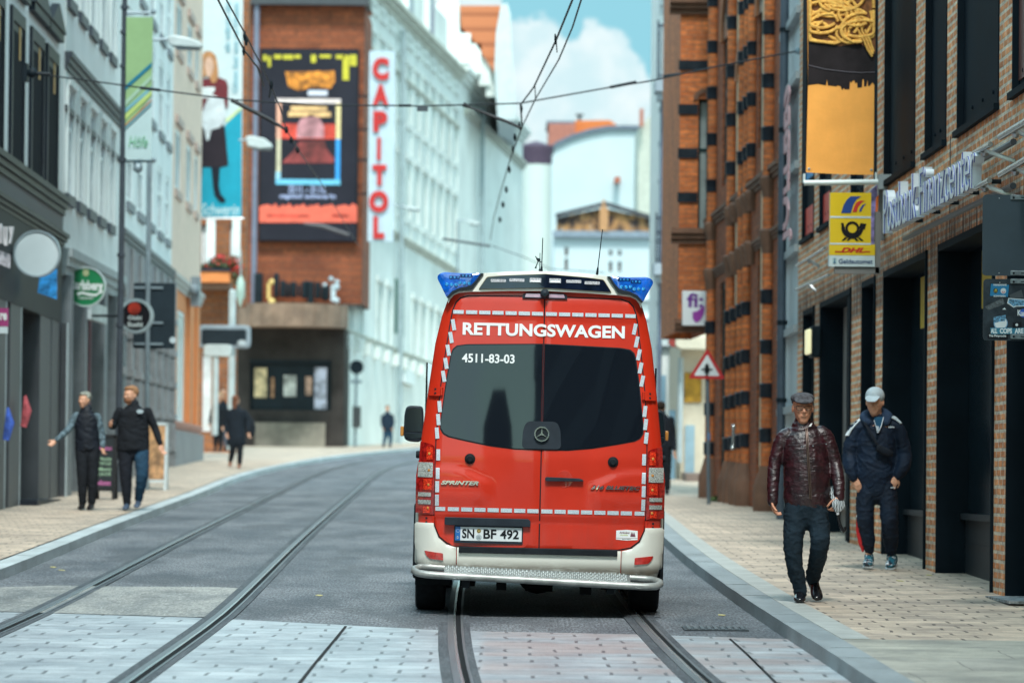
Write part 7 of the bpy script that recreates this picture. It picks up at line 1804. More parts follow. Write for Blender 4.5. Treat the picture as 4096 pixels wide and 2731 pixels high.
g, T_ = walker('lone man in navy jacket far down the street by the white wall', (1545, 1789), (1550, 1633), ((1530, 1658), (1570, 1658)), ((1527, 1690, 0), (1574, 1690, 0)), ((1532, 1712, -.2), (1570, 1712, -.2)),
     ((1543, 1722), (1560, 1722)), ((1540, 1752, 0), (1562, 1752, 0)), ((1535, 1779, 0), (1560, 1780, 0)), (cloth('jacket_navy', (.010, .022, .04)),), cloth('jeans_blue', (.018, .055, .10)), SKIN, 'short', M('hair_brown', (.10, .05, .03), .8), w=.21, vox=.02)
g, T_ = walker('person in dark clothes walking on the right pavement, half hidden by the van', (2668, 1978), (2645, 1632), ((2605, 1672), (2685, 1672)), ((2605, 1735, 0), (2694, 1740, 0)), ((2610, 1795, 0), (2698, 1802, -.05)),
     ((2630, 1790), (2666, 1790)), ((2632, 1872, 0), (2668, 1872, 0)), ((2625, 1945, .1), (2668, 1952, 0)), (cloth('jacket_slate', (.014, .018, .026)),), blackc, SKIN, 'short', M('hair_dark', (.03, .02, .015), .8), w=.2, yaw=2.8, vox=.016)
# ---------------------------------------------------------------- signs, masts, wires
def sign_frame(x, y, Y): f = facing(Y); return f, (lambda a, c: f.uw(a, c))
mastm = M('mast_dark', (.045, .058, .075), .5, var=.15)
galv = M('galvanised', (.24, .31, .35), .45, metal=.3, var=.15)
# tall tram mast with the green banner
Ym = 66.0
ms = Thing('tram_mast', 'tall dark steel mast at the left pavement carrying the green banner', 'mast', at(470, 1968, Ym))
ms.part('pole', B().tube([at(470, 1968, Ym), at(478, 1500, Ym), at(487, 900, Ym), at(499, 0, Ym), at(503, -200, Ym)], [.062, .055, .050, .045, .04], 16), mastm)
b = B(); b.lathe(at(470, 1968, Ym), [(.11, 0), (.11, .5), (.07, .55)], 16)
for y in (30, 130, 265, 640, 1020, 1300): c = at(478 + (1500 - y) * .014, y, Ym); b.lathe(c, [(.07, -.03), (.07, .03)], 14)
ms.part('clamp', b, mastm)
gbn = Thing('green_banner', 'green and white banner with diagonal stripes lettered Höfe hanging from the dark mast', 'banner', at(556, 640, Ym - .1))
fb2 = facing(Ym - .1); q = lambda x, y: fb2.uw(x, y)
def gp(name, pts, d, mat): return gbn.part(name, B().fpoly(fb2, [q(*p) for p in pts], d - .012, d), mat, smooth=0)
gp('cloth', [(506, 68), (612, 68), (605, 640), (500, 632)], .0, M('banner_pale', (.45, .60, .62), .6, var=.05))
gp('green_field', [(506, 70), (612, 70), (607, 385), (502, 510)], .013, M('banner_green', (.26, .42, .20), .6, var=.05))
for pts, c_ in (([(608, 250), (607, 268), (502, 362), (503, 342)], (.0, .16, .26)), ([(607, 300), (607, 318), (502, 425), (502, 405)], (.33, .50, .38)), ([(607, 345), (607, 362), (502, 452), (502, 434)], (.16, .38, .45)), ([(607, 360), (607, 380), (502, 480), (502, 458)], (.45, .58, .18)), ([(607, 398), (607, 405), (502, 505), (502, 498)], (.45, .20, .08)), ([(607, 408), (606, 418), (502, 516), (502, 508)], (.16, .36, .42))):
    gp('stripe', pts, .026, M('bs_%d' % int(c_[0] * 100 + c_[1] * 1000), c_, .6, var=.05))
tb = B(); p0, p1 = q(514, 590), q(592, 545); put_text(tb, 'Höfe', fb2, p0[0], p1[0], p0[1], p1[1], d=.014, thick=.006, bold=.01, shear=.3); gbn.part('lettering', tb, M('banner_text', (.20, .45, .30), .6))
b = B()
for y in (52, 645): b.tube([at(490, y, Ym), at(618, y, Ym)], .022, 8); b.ball(at(614, y - 4, Ym), .05, 8)
b.ball(at(552, 672, Ym), .09, 10); b.ball(at(545, 655, Ym), .06, 8)
gbn.part('arm', b, galv)
# street lamps
def lamp(lb, Y, base, pole, arm, head, pm=galv, group=None):
    t = Thing('street_lamp', lb, 'lamp', at(*base, Y), group='street lamps on the left side')
    if pole: t.part('pole', B().tube([at(*p, Y) for p in pole], .05, 10), pm)
    if arm: t.part('arm', B().tube([at(*p, Y) for p in arm], .03, 8), pm)
    b = B(); f = facing(Y); P_ = [f.uw(*p) for p in head]; b.fpoly(f, P_, -.16, .16); t.part('head', b, M('lamp_head', (.55, .63, .64), .35), bevel=.03)
    x0 = min(p[0] for p in P_); x1 = max(p[0] for p in P_); z0 = min(p[1] for p in P_)
    t.part('lamp_glass', B().fbox(f, x0 + (x1 - x0) * .25, x1 - .05, z0 - .03, z0 + .02, -.12, .12), M('lamp_glass', (.15, .18, .2), .2))
lamp('wide pale lamp head on an arm above the green banner', 74, (590, 250), None, [(605, 160), (690, 158)], [(672, 150), (700, 143), (760, 155), (805, 172), (812, 190), (800, 196), (690, 188), (676, 178)])
lamp('pale lamp head reaching right from the white post by the fashion banner', 108, (960, 1780), None, [(955, 560), (995, 562)], [(983, 548), (1005, 544), (1060, 556), (1085, 575), (1090, 592), (1040, 597), (990, 585)])
lamp('thin street lamp in front of the white building, nearer one', 150, (1590, 1770), None, [(1575, 820), (1620, 828)], [(1618, 824), (1672, 832), (1685, 838), (1660, 842), (1618, 836)])
lamp('thin street lamp in front of the white building, further one', 170, (1828, 1765), [(1820, 1765), (1832, 880)], [(1832, 880), (1870, 884)], [(1866, 880), (1915, 890), (1925, 897), (1900, 900), (1866, 894)])
# grey post with the dark sign board
Yq = 70.0
gp_ = Thing('sign_post', 'pale grey post carrying a dark rectangular sign board', 'sign', at(585, 1990, Yq))
gp_.part('post', B().tube([at(585, 1990, Yq), at(590, 1400, Yq), at(597, 650, Yq)], .045, 12), galv)
fq = facing(Yq); p0, p1 = fq.uw(530, 1393), fq.uw(700, 1132)
gp_.part('board', B().fpoly(fq, rnd([(p0[0], p0[1]), (p1[0], p0[1]), (p1[0], p1[1]), (p0[0], p1[1])], .05), -.10, -.06), M('sign_back', (.020, .032, .042), .55))
b = B()
for y in (1150, 1290, 1375): c = fq.uw(590, y); b.fbox(fq, c[0] - .25, c[0] + .28, c[1] - .02, c[1] + .02, -.06, -.03)
gp_.part('bracket', b, galv)
c = fq.uw(690, 1360); gp_.part('sticker', B().disc(fq, c[0], c[1], .06, -.06, -.05, 12), M('sticker_pale', (.5, .6, .65), .5))
# white post, direction signs
Yw2 = 112.0
wp = Thing('white_post', 'tall white post with a framed dark street board and small finger sign', 'sign', at(922, 1800, Yw2))
wp.part('post', B().tube([at(922, 1800, Yw2), at(930, 1165, Yw2), at(934, 1158, Yw2)], [.10, .10, .05], 12), M('post_white', (.50, .60, .62), .5))
f2 = facing(Yw2); p0, p1 = f2.uw(795, 1392), f2.uw(1005, 1302)
fr2 = wp.part('board_frame', B().fpoly(f2, rnd([(p0[0], p0[1]), (p1[0], p0[1]), (p1[0], p1[1]), (p0[0], p1[1])], .15), .15, .25), M('frame_pale', (.30, .38, .44), .5), bevel=.02)
wp.part('board', B().fpoly(f2, rnd([(p0[0] + .1, p0[1] + .1), (p1[0] - .12, p0[1] + .1), (p1[0] - .12, p1[1] - .12), (p0[0] + .1, p1[1] - .12)], .08), .25, .27), M('sign_back', (.020, .032, .042), .55), parent=fr2)
c = f2.uw(970, 1372); wp.part('sticker', B().disc(f2, c[0], c[1], .09, .27, .28, 12, ru=.13), M('sticker_pale', (.5, .6, .65), .5), parent=fr2)
fp2 = Thing('finger_post', 'short white post with a rounded white direction sign below the dark street board', 'sign', at(860, 1700, 106))
fp2.part('post', B().tube([at(858, 1740, 106), at(862, 1420, 106)], .09, 12), M('post_white', (.50, .60, .62), .5))
f3 = facing(106); p0, p1 = f3.uw(815, 1425), f3.uw(928, 1378); fp2.part('arm', B().fpoly(f3, rnd([(p0[0], p0[1]), (p1[0], p0[1]), (p1[0], p1[1]), (p0[0], p1[1])], .12), -.12, .12), M('post_white', (.50, .60, .62), .5), bevel=.02)
# round shop signs on brackets
def round_sign(lb, x, y, r, Y, face, rim):
    t = Thing('round_sign', lb, 'sign', at(x, y + r, Y), group='round shop signs on the left')
    f = facing(Y); c = f.uw(x, y); R = r * Y / F
    t.part('rim', B().ring(f, c[0], c[1], R * .93, R, -.10, .06, 48), rim); t.part('face', B().disc(f, c[0], c[1], R * .94, -.08, .04, 48), face)
    t.part('bracket', B().tube([f.p(c[0] - R, c[1], 0), f.p(c[0] - R - .5, c[1], 0)], .025, 8), blk)
    return t, f, c, R
pl_w = M('plate_pale', (.56, .66, .70), .35, var=.03)
t, f, c, R = round_sign('plain white round shop sign, topmost and nearest of the three', 148, 1015, 94, 57, pl_w, M('rim_grey', (.25, .32, .36), .4))
t, f, c, R = round_sign('green round beer sign lettered Carlsberg in white', 344, 1147, 80, 66.5, M('beer_green', (.012, .20, .075), .35, var=.15, vs=2), M('rim_pale', (.45, .55, .56), .4))
tb = B(); put_text(tb, 'Carlsberg', f, c[0] - R * .86, c[0] + R * .86, c[1] - R * .28, c[1] + R * .36, d=.042, thick=.01, bold=.04, slope=-R * .06); put_text(tb, 'COPENHAGEN', f, c[0] - R * .38, c[0] + R * .38, c[1] - R * .62, c[1] - R * .52, d=.042, thick=.006)
b_sw = [(-.45, -.30), (-.2, -.24), (.1, -.30), (.45, -.36), (.7, -.26), (.74, -.32), (.5, -.48), (.1, -.44), (-.2, -.36), (-.4, -.48)]
tb.fpoly(f, [(c[0] + R * a, c[1] + R * q_) for a, q_ in b_sw], .042, .05); t.part('lettering', tb, M('sign_text', (.70, .76, .76), .5))
b = B(); b.disc(f, c[0], c[1] + R * .68, R * .16, .042, .05, 8); b.fpoly(f, [(c[0] + R * a, c[1] + R * q_) for a, q_ in ((-.15, .75), (-.08, .9), (0, .8), (.08, .9), (.15, .75))], .051, .055); t.part('crown', b, M('crown_gold', (.40, .45, .25), .5))
t, f, c, R = round_sign('dark round sushi sign with red ball and pale ring', 544, 1264, 70, 68.5, M('sushi_dark', (.020, .018, .024), .4), M('rim_thick', (.42, .50, .53), .4))
t.part('ring', B().ring(f, c[0], c[1], R * .82, R * .96, .04, .07, 40), M('rim_thick', (.42, .50, .53), .4))
t.part('red_ball', B().disc(f, c[0] - R * .08, c[1] + R * .42, R * .36, .05, .07, 24), M('ball_red', (.50, .04, .02), .4, var=.5, vs=4))
tb = B(); put_text(tb, 'Oishi', f, c[0] - R * .44, c[0] + R * .34, c[1] - R * .22, c[1] + R * .02, d=.05, thick=.01, bold=.04); put_text(tb, 'Sushi', f, c[0] - R * .46, c[0] + R * .40, c[1] - R * .62, c[1] - R * .34, d=.05, thick=.01, bold=.04); t.part('lettering', tb, M('sign_text', (.70, .76, .76), .5))
# small signs at the left edge
def panel(name, lb, pts, Y, mat, txt=None, cat='sign', th=.05):
    t = Thing(name, lb, cat, at(pts[0][0], pts[0][1], Y)); f = facing(Y); P_ = [f.uw(*p) for p in pts]
    t.part('panel', B().fpoly(f, P_, -th, 0), mat, smooth=0)
    return t, f
t, f = panel('blue_sign', 'crumpled blue and white sign hanging below the white round sign', [(150, 1170), (160, 1095), (228, 1070), (227, 1197)], 58.5, M('sign_blue', (.02, .22, .55), .5, var=.85, vs=4))
t, f = panel('shop_sign', 'magenta and white shop sign cut off by the left edge, ending in re', [(-60, 1305), (-60, 1232), (33, 1232), (33, 1305)], 54, M('sign_magentaL', (.32, .04, .17), .5))
p0, p1 = f.uw(0, 1281), f.uw(28, 1252); tb = B(); put_text(tb, 're', f, p0[0], p1[0], p0[1], p1[1], d=.001, thick=.01, bold=.04); t.part('lettering', tb, M('sign_text', (.70, .76, .76), .5))
P_ = [f.uw(*p) for p in ((-60, 1333), (-60, 1307), (30, 1307), (30, 1333))]; t.part('lower_panel', B().fpoly(f, P_, -.05, 0), pl_w, smooth=0)
t = Thing('shop_lettering', 'white and pink free-standing letters on the grey fascia at the left edge', 'sign', at(20, 990, 54.5)); f = facing(54.5); tb = B(); p0, p1 = f.uw(-60, 990), f.uw(58, 905); put_text(tb, 'HARIY', f, p0[0], p1[0], p0[1], p1[1], d=.0, thick=.12, bold=.05, slope=-.10) if False else None
for xa, xb, ya, yb, s in ((-4, 12, 895, 975, 'n'), (16, 34, 908, 985, 'u'), (38, 58, 908, 975, 'y')): p0, p1 = f.uw(xa, yb), f.uw(xb, ya); put_text(tb, s, f, p0[0], p1[0], p0[1], p1[1], d=.0, thick=.12, bold=.06)
t.part('letter', tb, M('letter_white', (.62, .62, .66), .5)); p0, p1 = f.uw(-60, 1068), f.uw(42, 1005)
t.part('strip', B().add([f.p(p0[0], p0[1] + .13, .0), f.p(p1[0], p0[1] - .02, 0), f.p(p1[0], p1[1] - .05, 0), f.p(p0[0], p1[1] + .1, 0)], [(0, 1, 2, 3)]), M('strip_pink', (.5, .5, .56), .5, var=.4, vs=12))
# chalk board and white A-board
def aboard(lb, x0, x1, yt, yb, Y, fm, face, txt, lean=.25):
    t = Thing('pavement_sign', lb, 'sign', at((x0 + x1) / 2, yb, Y)); f = facing(Y); p0, p1 = f.uw(x0, yb), f.uw(x1, yt); z0 = .1; z1 = p1[1]
    fA = Fr((0, Y, z0), (1, 0, 0), Vector((0, lean / (z1 - z0), 1)), (0, -1, 0)); h = z1 - z0; w = .05
    b = B(); b.fbox(fA, p0[0], p0[0] + w, 0, h, -.03, 0); b.fbox(fA, p1[0] - w, p1[0], 0, h, -.03, 0); b.fbox(fA, p0[0] + w, p1[0] - w, h - w, h, -.03, 0); b.fbox(fA, p0[0] + w, p1[0] - w, .14, .14 + w, -.03, 0)
    fB = Fr((0, Y + 2 * lean, z0), (1, 0, 0), Vector((0, -lean / (z1 - z0), 1)), (0, 1, 0)); b.fbox(fB, p0[0], p0[0] + w, 0, h, -.03, 0); b.fbox(fB, p1[0] - w, p1[0], 0, h, -.03, 0)
    t.part('frame', b, fm, smooth=0); t.part('panel', B().fbox(fA, p0[0] + w, p1[0] - w, .19, h - w, -.02, -.01), face, smooth=0)
    return t, fA, p0[0] + w, p1[0] - w, h
t, fA, a, c, h = aboard('black chalkboard sign with green and pink writing behind the couple', 372, 462, 1738, 1978, 62.5, M('frame_black', (.015, .016, .018), .5), M('chalkboard', (.022, .028, .032), .7), None)
for txts, cc, nm in (((('Heute', .60, .66), ('7,90 EUR', .52, .58), ('Menü', .44, .50), ('5,50 EUR', .36, .42)), (.30, .48, .32), 'chalk_green'), ((('Angebot', .74, .82), ('willkommen', .22, .30)), (.55, .15, .38), 'chalk_pink')):
    tb = B()
    for s, y0, y1 in txts: put_text(tb, s, fA, a + .02, c - .03, h * y0, h * y1, d=-.009, thick=.004, bold=.01)
    t.part('writing', tb, M(nm, cc, .8))
t, fA, a, c, h = aboard('white framed pavement sign with an orange poster behind the bearded man', 578, 668, 1690, 1932, 70, M('frame_whiteA', (.58, .66, .68), .5), M('poster_orange', (.55, .30, .14), .5, var=.6, vs=4), None)
single('planter', B().lathe(at(598, 1915, 71), [(.10, 0), (.15, .28), (.16, .3)], 14), blk, 'dark pot standing beside the white framed pavement sign', 'planter')
# round sign seen from behind, and box, near the cinema corner
t = Thing('round_traffic_sign', 'round traffic sign seen from behind on a thin post by the white wall', 'sign', at(1424, 1785, 152)); f = facing(152); c = f.uw(1427, 1468)
t.part('post', B().tube([at(1421, 1785, 152), at(1427, 1450, 152)], .05, 8), galv); t.part('disc', B().disc(f, c[0], c[1], .28, .08, .12, 28), M('sign_back', (.020, .032, .042), .55)); c = f.uw(1425, 1526); t.part('plate', B().fbox(f, c[0] - .22, c[0] + .22, c[1] - .06, c[1] + .06, .08, .1), galv)
single('letter_box', B().fbox(f, f.uw(1428, 1)[0], f.uw(1460, 1)[0], f.uw(1440, 1710)[1], f.uw(1440, 1625)[1], -.2, .2), M('box_dark', (.05, .06, .065), .5), 'dark box on the post beside the round sign by the white wall', 'box')
t = Thing('wall_sign', 'small bright white sign on the long white building', 'sign', wf.p(Ux(wf, 1622, 1510), wy(1622, 1540), .1)); u0, u1 = Ux(wf, 1603, 1510), Ux(wf, 1645, 1510); t.part('panel', B().fbox(wf, u0, u1, wy(1622, 1535), wy(1622, 1478), .1, .2), M('sign_bright', (.78, .85, .86), .4)); t.part('bracket', B().fbox(wf, u0, u0 + .2, wy(1622, 1510), wy(1622, 1500), 0, .099), blk)

# triangular warning sign on post (right)
g0 = gnd(2835, 2016, .1); Yx = g0.y; f = facing(Yx)
ts = Thing('warning_sign', 'triangular red and white crossroads warning sign on a grey post', 'sign', g0)
ts.part('post', B().tube([g0, at(2832, 1700, Yx), at(2828, 1420, Yx)], .032, 12), M('post_slate', (.10, .13, .15), .5))
A_, B_, C2 = f.uw(2829, 1392), f.uw(2752, 1514), f.uw(2900, 1516)
tri = [A_, C2, B_]; cx = sum(p[0] for p in tri) / 3; cz = sum(p[1] for p in tri) / 3
def shr(k): return [(cx + (p[0] - cx) * k, cz + (p[1] - cz) * k) for p in tri]
ts.part('border', B().fpoly(f, rnd(tri, .05), .04, .06), M('sign_red', (.42, .015, .02), .4)); ts.part('face', B().fpoly(f, rnd(shr(.70), .03), .06, .063), M('sign_face', (.60, .66, .68), .4))
b = B(); b.fpoly(f, [(cx + a * .055, cz - .03 + c_ * .06) for a, c_ in ((-.4, -1.5), (.4, -1.5), (.4, -.6), (.8, -1.0), (.75, 0), (1.7, 0), (1.7, .45), (.8, .5), (.6, 1.3), (0, 2.1), (-.6, 1.3), (-.8, .5), (-1.7, .45), (-1.7, 0), (-.75, 0), (-.8, -1.0), (-.4, -.6))], .063, .066); ts.part('symbol', b, M('symbol_black', (.01, .012, .014), .5))
ts.part('clamp', B().fbox(f, cx - .02, cx + .05, cz - .12, cz + .1, -.0, .04), galv)
ts.part('sticker', B().lathe(at(2834, 1745, Yx), [(.034, -.06), (.034, .06)], 12), M('stk_blue', (.12, .2, .35), .5))
# weeds at the column base
b = B()
for x in (2860, 2875, 2890): leaves(b, gnd(x, 1996, .14), (.14, .1, .05), 60, .03)
single('weeds', b, M('weed_green', (.08, .14, .04), .7), 'small green weeds at the foot of the orange columns', 'weeds', kind='stuff', smooth=0)
# steel door handle
t = Thing('door_handle', 'long polished bar handle on the orange building door', 'handle', at(2930, 1788, 60)); t.part('bar', B().tube([at(2930, 1790, 60.5), at(2934, 1705, 60.5)], .022, 10), M('polished', (.7, .75, .75), .2, metal=.9)); t.part('knob', B().ball(at(2930, 1790, 60.5), .035, 10).ball(at(2934, 1705, 60.5), .035, 10), M('polished', (.7, .75, .75), .2, metal=.9))

# food banner on a frame (right)
Yb2 = 41.5; f = facing(Yb2); q = lambda x, y: f.uw(x, y)
fbn = Thing('food_banner', 'orange banner with a big picture of pasta hanging from the brick bank facade', 'banner', at(3365, 695, Yb2))
cl_ = [(3228, -150), (3503, -150), (3501, 0), (3499, 345), (3494, 700), (3360, 697), (3224, 690), (3232, 340)]
fbn.part('cloth', B().fpoly(f, [q(*p) for p in cl_], -.012, 0), M('banner_orange', (.92, .40, .075), .6, var=.07, vs=2.5, bump=.01, bs=3), smooth=0)
bm_ = M('pasta_dark', (.022, .018, .020), .5, var=.3)
sk = [(3233, -150), (3503, -150), (3501, 0), (3499, 343)]; x = 3495
jag = [(3490, 330), (3478, 345), (3472, 345), (3470, 320), (3466, 345), (3456, 347), (3455, 318), (3450, 318), (3448, 350), (3430, 352), (3428, 330), (3420, 335), (3418, 322), (3410, 324), (3405, 332), (3400, 325), (3398, 358), (3380, 358), (3375, 352), (3368, 362), (3362, 345), (3350, 342), (3345, 346), (3311, 342), (3308, 318), (3304, 342), (3270, 336), (3240, 340), (3232, 342)]
fbn.part('dark_print', B().fpoly(f, [q(*p) for p in sk + jag], .0, .004), bm_, smooth=0)
fbn.part('plate_shadow', B().fpoly(f, [q(*p) for p in [(3232, -150), (3503, -150), (3501, 215), (3440, 175), (3360, 186), (3300, 170), (3234, 140)]], .004, .007), M('pasta_brown', (.20, .075, .018), .5, var=.5, vs=14), smooth=0)
rim = [(3234, 262), (3300, 278), (3380, 288), (3440, 292), (3499, 290)]
fbn.part('plate_rim', B().tube([f.p(*q(*p), .008) for p in rim], .005, 6), M('rim_gloss', (.12, .11, .13), .3))
rnd2 = random.Random(5); b = B()
for i in range(46):
    cxp, cyp = 3365 + rnd2.uniform(-105, 95), 60 + rnd2.uniform(-150, 75); rr = rnd2.uniform(40, 120); a0 = rnd2.uniform(0, 6.28); sp = rnd2.uniform(1.2, 3.2); e_ = rnd2.uniform(.5, .9); pts = []
    for k in range(14):
        a_ = a0 + sp * k / 13; X_2 = cxp + rr * math.cos(a_); Y_2 = cyp + rr * e_ * math.sin(a_)
        lim = 178 - abs(X_2 - 3365) * .12
        X_2 = min(3494, max(3240, X_2)); Y_2 = min(lim, Y_2); pts.append(f.p(*q(X_2, Y_2), .010 + .0006 * i))
    b.tube(pts, .018, 6, flat=1)
for k in range(3): b.tube([f.p(*q(*p), .03) for p in ((3430 + k * 14, 120), (3455 + k * 12, 165), (3470 + k * 10, 200), (3488 + k * 3, 228 - k * 10))], .013, 6)
fbn.part('pasta_print', b, M('pasta_strand', (.90, .46, .10), .5, var=.3, vs=20))
wm = M('white_metal', (.62, .70, .70), .35)
b = B(); b.tube([at(3216, 732, Yb2), at(3512, 728, Yb2)], .030, 14); b.tube([at(3216, 732, Yb2), at(3217, 695, Yb2)], .014, 8); b.tube([at(3505, 728, Yb2), at(3504, 690, Yb2)], .014, 8); fbn.part('frame_tube', b, wm)
b = B(); b.box(q(3224, 1)[0] - .03, q(3228, 1)[0], Yb2, Yb2 + .02, q(1, 700)[1], 8); b.box(q(3500, 1)[0], q(3506, 1)[0] + .02, Yb2, Yb2 + .02, q(1, 690)[1], 8); fbn.part('side_rail', b, blk)
b = B()
for x, y in ((3236, 676), (3486, 680)): b.lathe(f.p(*q(x, y), .004), [(.014, 0), (.014, -.004), (.006, -.006)], 12, 'y')
fbn.part('eyelet', b, STEEL())
b = B(); a = at(3512, 728, Yb2); b.box(a.x - .0, a.x + .14, Yb2 - .06, Yb2 + .06, a.z - .08, a.z + .08); fbn.part('wall_bracket', b, M('bracket_grey', (.28, .32, .34), .5))
# post office sign
Yp2 = 41.0; f = facing(Yp2); q = lambda x, y: f.uw(x, y)
ps = Thing('post_sign', 'yellow and white box sign with post horn, DHL and Geldautomat beneath the food banner', 'sign', at(3410, 1070, Yp2))
x0 = q(3320, 900)[0]; x1 = q(3484, 900)[0]; x1b = q(3500, 1000)[0]; za, zb_, zc, zd, ze = q(3410, 771)[1], q(3410, 869)[1], q(3410, 976)[1], q(3410, 1021)[1], q(3410, 1066)[1]
yb_ = M('post_yellow', (.66, .46, .01), .35, var=.04, coat=.3); wb_ = M('post_white', (.60, .68, .70), .35, var=.03)
ps.part('yellow_box', B().fbox(f, x0, x1, zc, za, -.14, 0), yb_, smooth=0); ps.part('yellow_strip', B().fbox(f, x0 - .005, x1b, zd, zc - .003, -.14, .003), yb_, smooth=0); ps.part('white_strip', B().fbox(f, x0 - .008, x1b, ze, zd - .003, -.14, .003), wb_, smooth=0)
b = B(); b.fbox(f, x0, x1, zb_ - .010, zb_ + .010, 0, .004); b.fbox(f, x0, x1, zc - .008, zc + .010, .0031, .006); ps.part('white_line', b, wb_, smooth=0)
bb = M('post_blue', (.01, .05, .22), .4); rd = M('post_red', (.50, .03, .02), .4); kk = M('post_black', (.012, .012, .014), .4)
def arc(pts): return [q(3200 + x / 2.625, 560 + y / 2.625) for x, y in pts]
ps.part('blue_swoosh', B().fpoly(f, arc([(432, 768), (455, 690), (490, 630), (530, 592), (642, 592), (595, 625), (560, 680), (535, 768)]), 0, .005).fpoly(f, arc([(618, 752), (635, 710), (660, 680), (695, 668), (668, 700), (650, 730), (645, 752)]), 0, .005), bb, smooth=0)
ps.part('red_swoosh', B().fpoly(f, arc([(550, 757), (570, 700), (595, 655), (630, 637), (680, 637), (640, 665), (610, 705), (596, 757)]), 0, .005), rd, smooth=0)
c = q(3200 + 549 / 2.625, 560 + 928 / 2.625); s_ = Yp2 / F / 2.625
b = B(); b.ring(f, c[0], c[1], 48 * s_, 74 * s_, 0, .006, 36); b.ring(f, c[0], c[1] + 8 * s_, 78 * s_, 116 * s_, 0, .007, 36, 175, 350)
b.fpoly(f, arc([(430, 872), (458, 872), (470, 930), (440, 935)]), 0, .005); b.fpoly(f, arc([(634, 872), (697, 880), (680, 940), (640, 945), (618, 925)]), 0, .005)
for P_ in ([(468, 1024), (500, 1024), (462, 1057), (436, 1057)], [(520, 1024), (545, 1024), (512, 1057), (485, 1057)], [(555, 1024), (580, 1024), (618, 1060), (590, 1060)], [(602, 1024), (632, 1026), (670, 1060), (642, 1060)]): b.fpoly(f, arc(P_), 0, .006)
ps.part('post_horn', b, kk, smooth=0)
tb = B(); p0, p1 = q(3200 + 425 / 2.625, 560 + 1182 / 2.625), q(3200 + 682 / 2.625, 560 + 1132 / 2.625); put_text(tb, 'DHL', f, p0[0], p1[0], p0[1], p1[1], d=.003, thick=.004, bold=.05, shear=.35)
for xa, xb in ((368, 430), (680, 735)):
    for yy in (1166, 1176): a_, c_ = q(3200 + xa / 2.625, 560 + yy / 2.625 + 2), q(3200 + xb / 2.625, 560 + yy / 2.625); tb.fbox(f, a_[0], c_[0], a_[1], c_[1], .003, .006)
ps.part('dhl_lettering', tb, M('dhl_red', (.45, .02, .01), .4), smooth=0)
tb = B(); p0, p1 = q(3200 + 405 / 2.625, 560 + 1298 / 2.625), q(3200 + 762 / 2.625, 560 + 1252 / 2.625); put_text(tb, 'Geldautomat', f, p0[0], p1[0], p0[1], p1[1], d=.003, thick=.004, bold=.02); ps.part('lettering', tb, M('text_navy', (.03, .07, .16), .4), smooth=0)
b = B(); p0 = q(3200 + 340 / 2.625, 560 + 1298 / 2.625); b.fbox(f, p0[0], p0[0] + .045, p0[1], p0[1] + .06, .003, .006); k1 = ps.part('atm_icon', b, M('icon_pale', (.35, .50, .50), .4), smooth=0); b = B(); b.fpoly(f, [(p0[0] + .008, p0[1] + .004), (p0[0] + .037, p0[1] + .004), (p0[0] + .026, p0[1] + .03), (p0[0] + .03, p0[1] + .055), (p0[0] + .015, p0[1] + .055), (p0[0] + .019, p0[1] + .03)], .006, .009); ps.part('atm_symbol', b, M('icon_blue', (.05, .14, .25), .4), parent=k1, smooth=0)
b = B(); b.fbox(f, x0 + .06, x1b + .05, ze - .075, ze - .004, -.16, -.02); b.fbox(f, x1b + .006, x1b + .06, ze - .07, za - .2, -.16, -.02); ps.part('housing', b, M('housing_grey', (.17, .17, .165), .5), smooth=0)
# second sign of the bank, edge on behind it
t = Thing('bank_sign', 'narrow purple and orange bank sign tucked behind the yellow post sign', 'sign', at(3508, 970, 41.6)); f = facing(41.6); 
def pb(n, pts, d0, d1, mt): return t.part(n, B().fpoly(f, [f.uw(*p) for p in pts], d0, d1), mt, smooth=0)
pb('panel', [(3481, 985), (3484, 760), (3509, 738), (3509, 950), (3498, 980)], -.1, 0, M('lilac', (.22, .20, .45), .4, var=.6, vs=9)); pb('orange_edge', [(3496, 955), (3504, 790), (3515, 780), (3503, 960)], .0, .02, M('neon_orange', (.75, .16, .02), .4)); pb('side', [(3515, 960), (3518, 735), (3538, 720), (3538, 960)], -.2, -.05, M('side_grey', (.22, .24, .26), .5))
# Postbank Finanzcenter letters along the facade
off = .32; fL = Fr(r1.o + r1.n * off, r1.ex, r1.ez, r1.n)
def FLu(x, y): return fL.uw(x, y)
uA_, wA = FLu(3533, 937); uB2, wB = FLu(3897, 750)
pt = Thing('bank_lettering', 'white and blue free-standing letters reading Postbank-Finanzcenter along the brick facade', 'lettering', fL.p(uA_, wA))
hL = (FLu(3533, 766)[1] - wA)
tb = B(); put_text(tb, 'Postbank-Finanzcenter', fL, uA_, uB2, wA, wA + hL, d=-.006, thick=.006, bold=.004, slope=wB - wA); pt.part('blue_face', tb, M('bank_blue', (.03, .06, .42), .35))
tb = B(); put_text(tb, 'Postbank-Finanzcenter', fL, uA_, uB2, wA, wA + hL, d=-.085, thick=.078, bold=.010, slope=wB - wA); pt.part('letter', tb, M('letter_silver', (.66, .72, .76), .35), smooth=0)
tb = B(); put_text(tb, 'Postbank-Finanzcenter', fL, uA_, uB2, wA, wA + hL, d=.001, thick=.004, bold=-.008, slope=wB - wA); pt.part('white_face', tb, M('letter_whiteface', (.72, .78, .82), .35), smooth=0)
b = B()
for dz in (-.03, .33):
    b.tube([fL.p(uA_ + .2, wA + dz, -.24), fL.p(uB2 - .6, wB + dz, -.24)], .028, 8)
pt.part('rail', b, M('rail_dark', (.05, .06, .07), .4, metal=.5)); 
b = B()
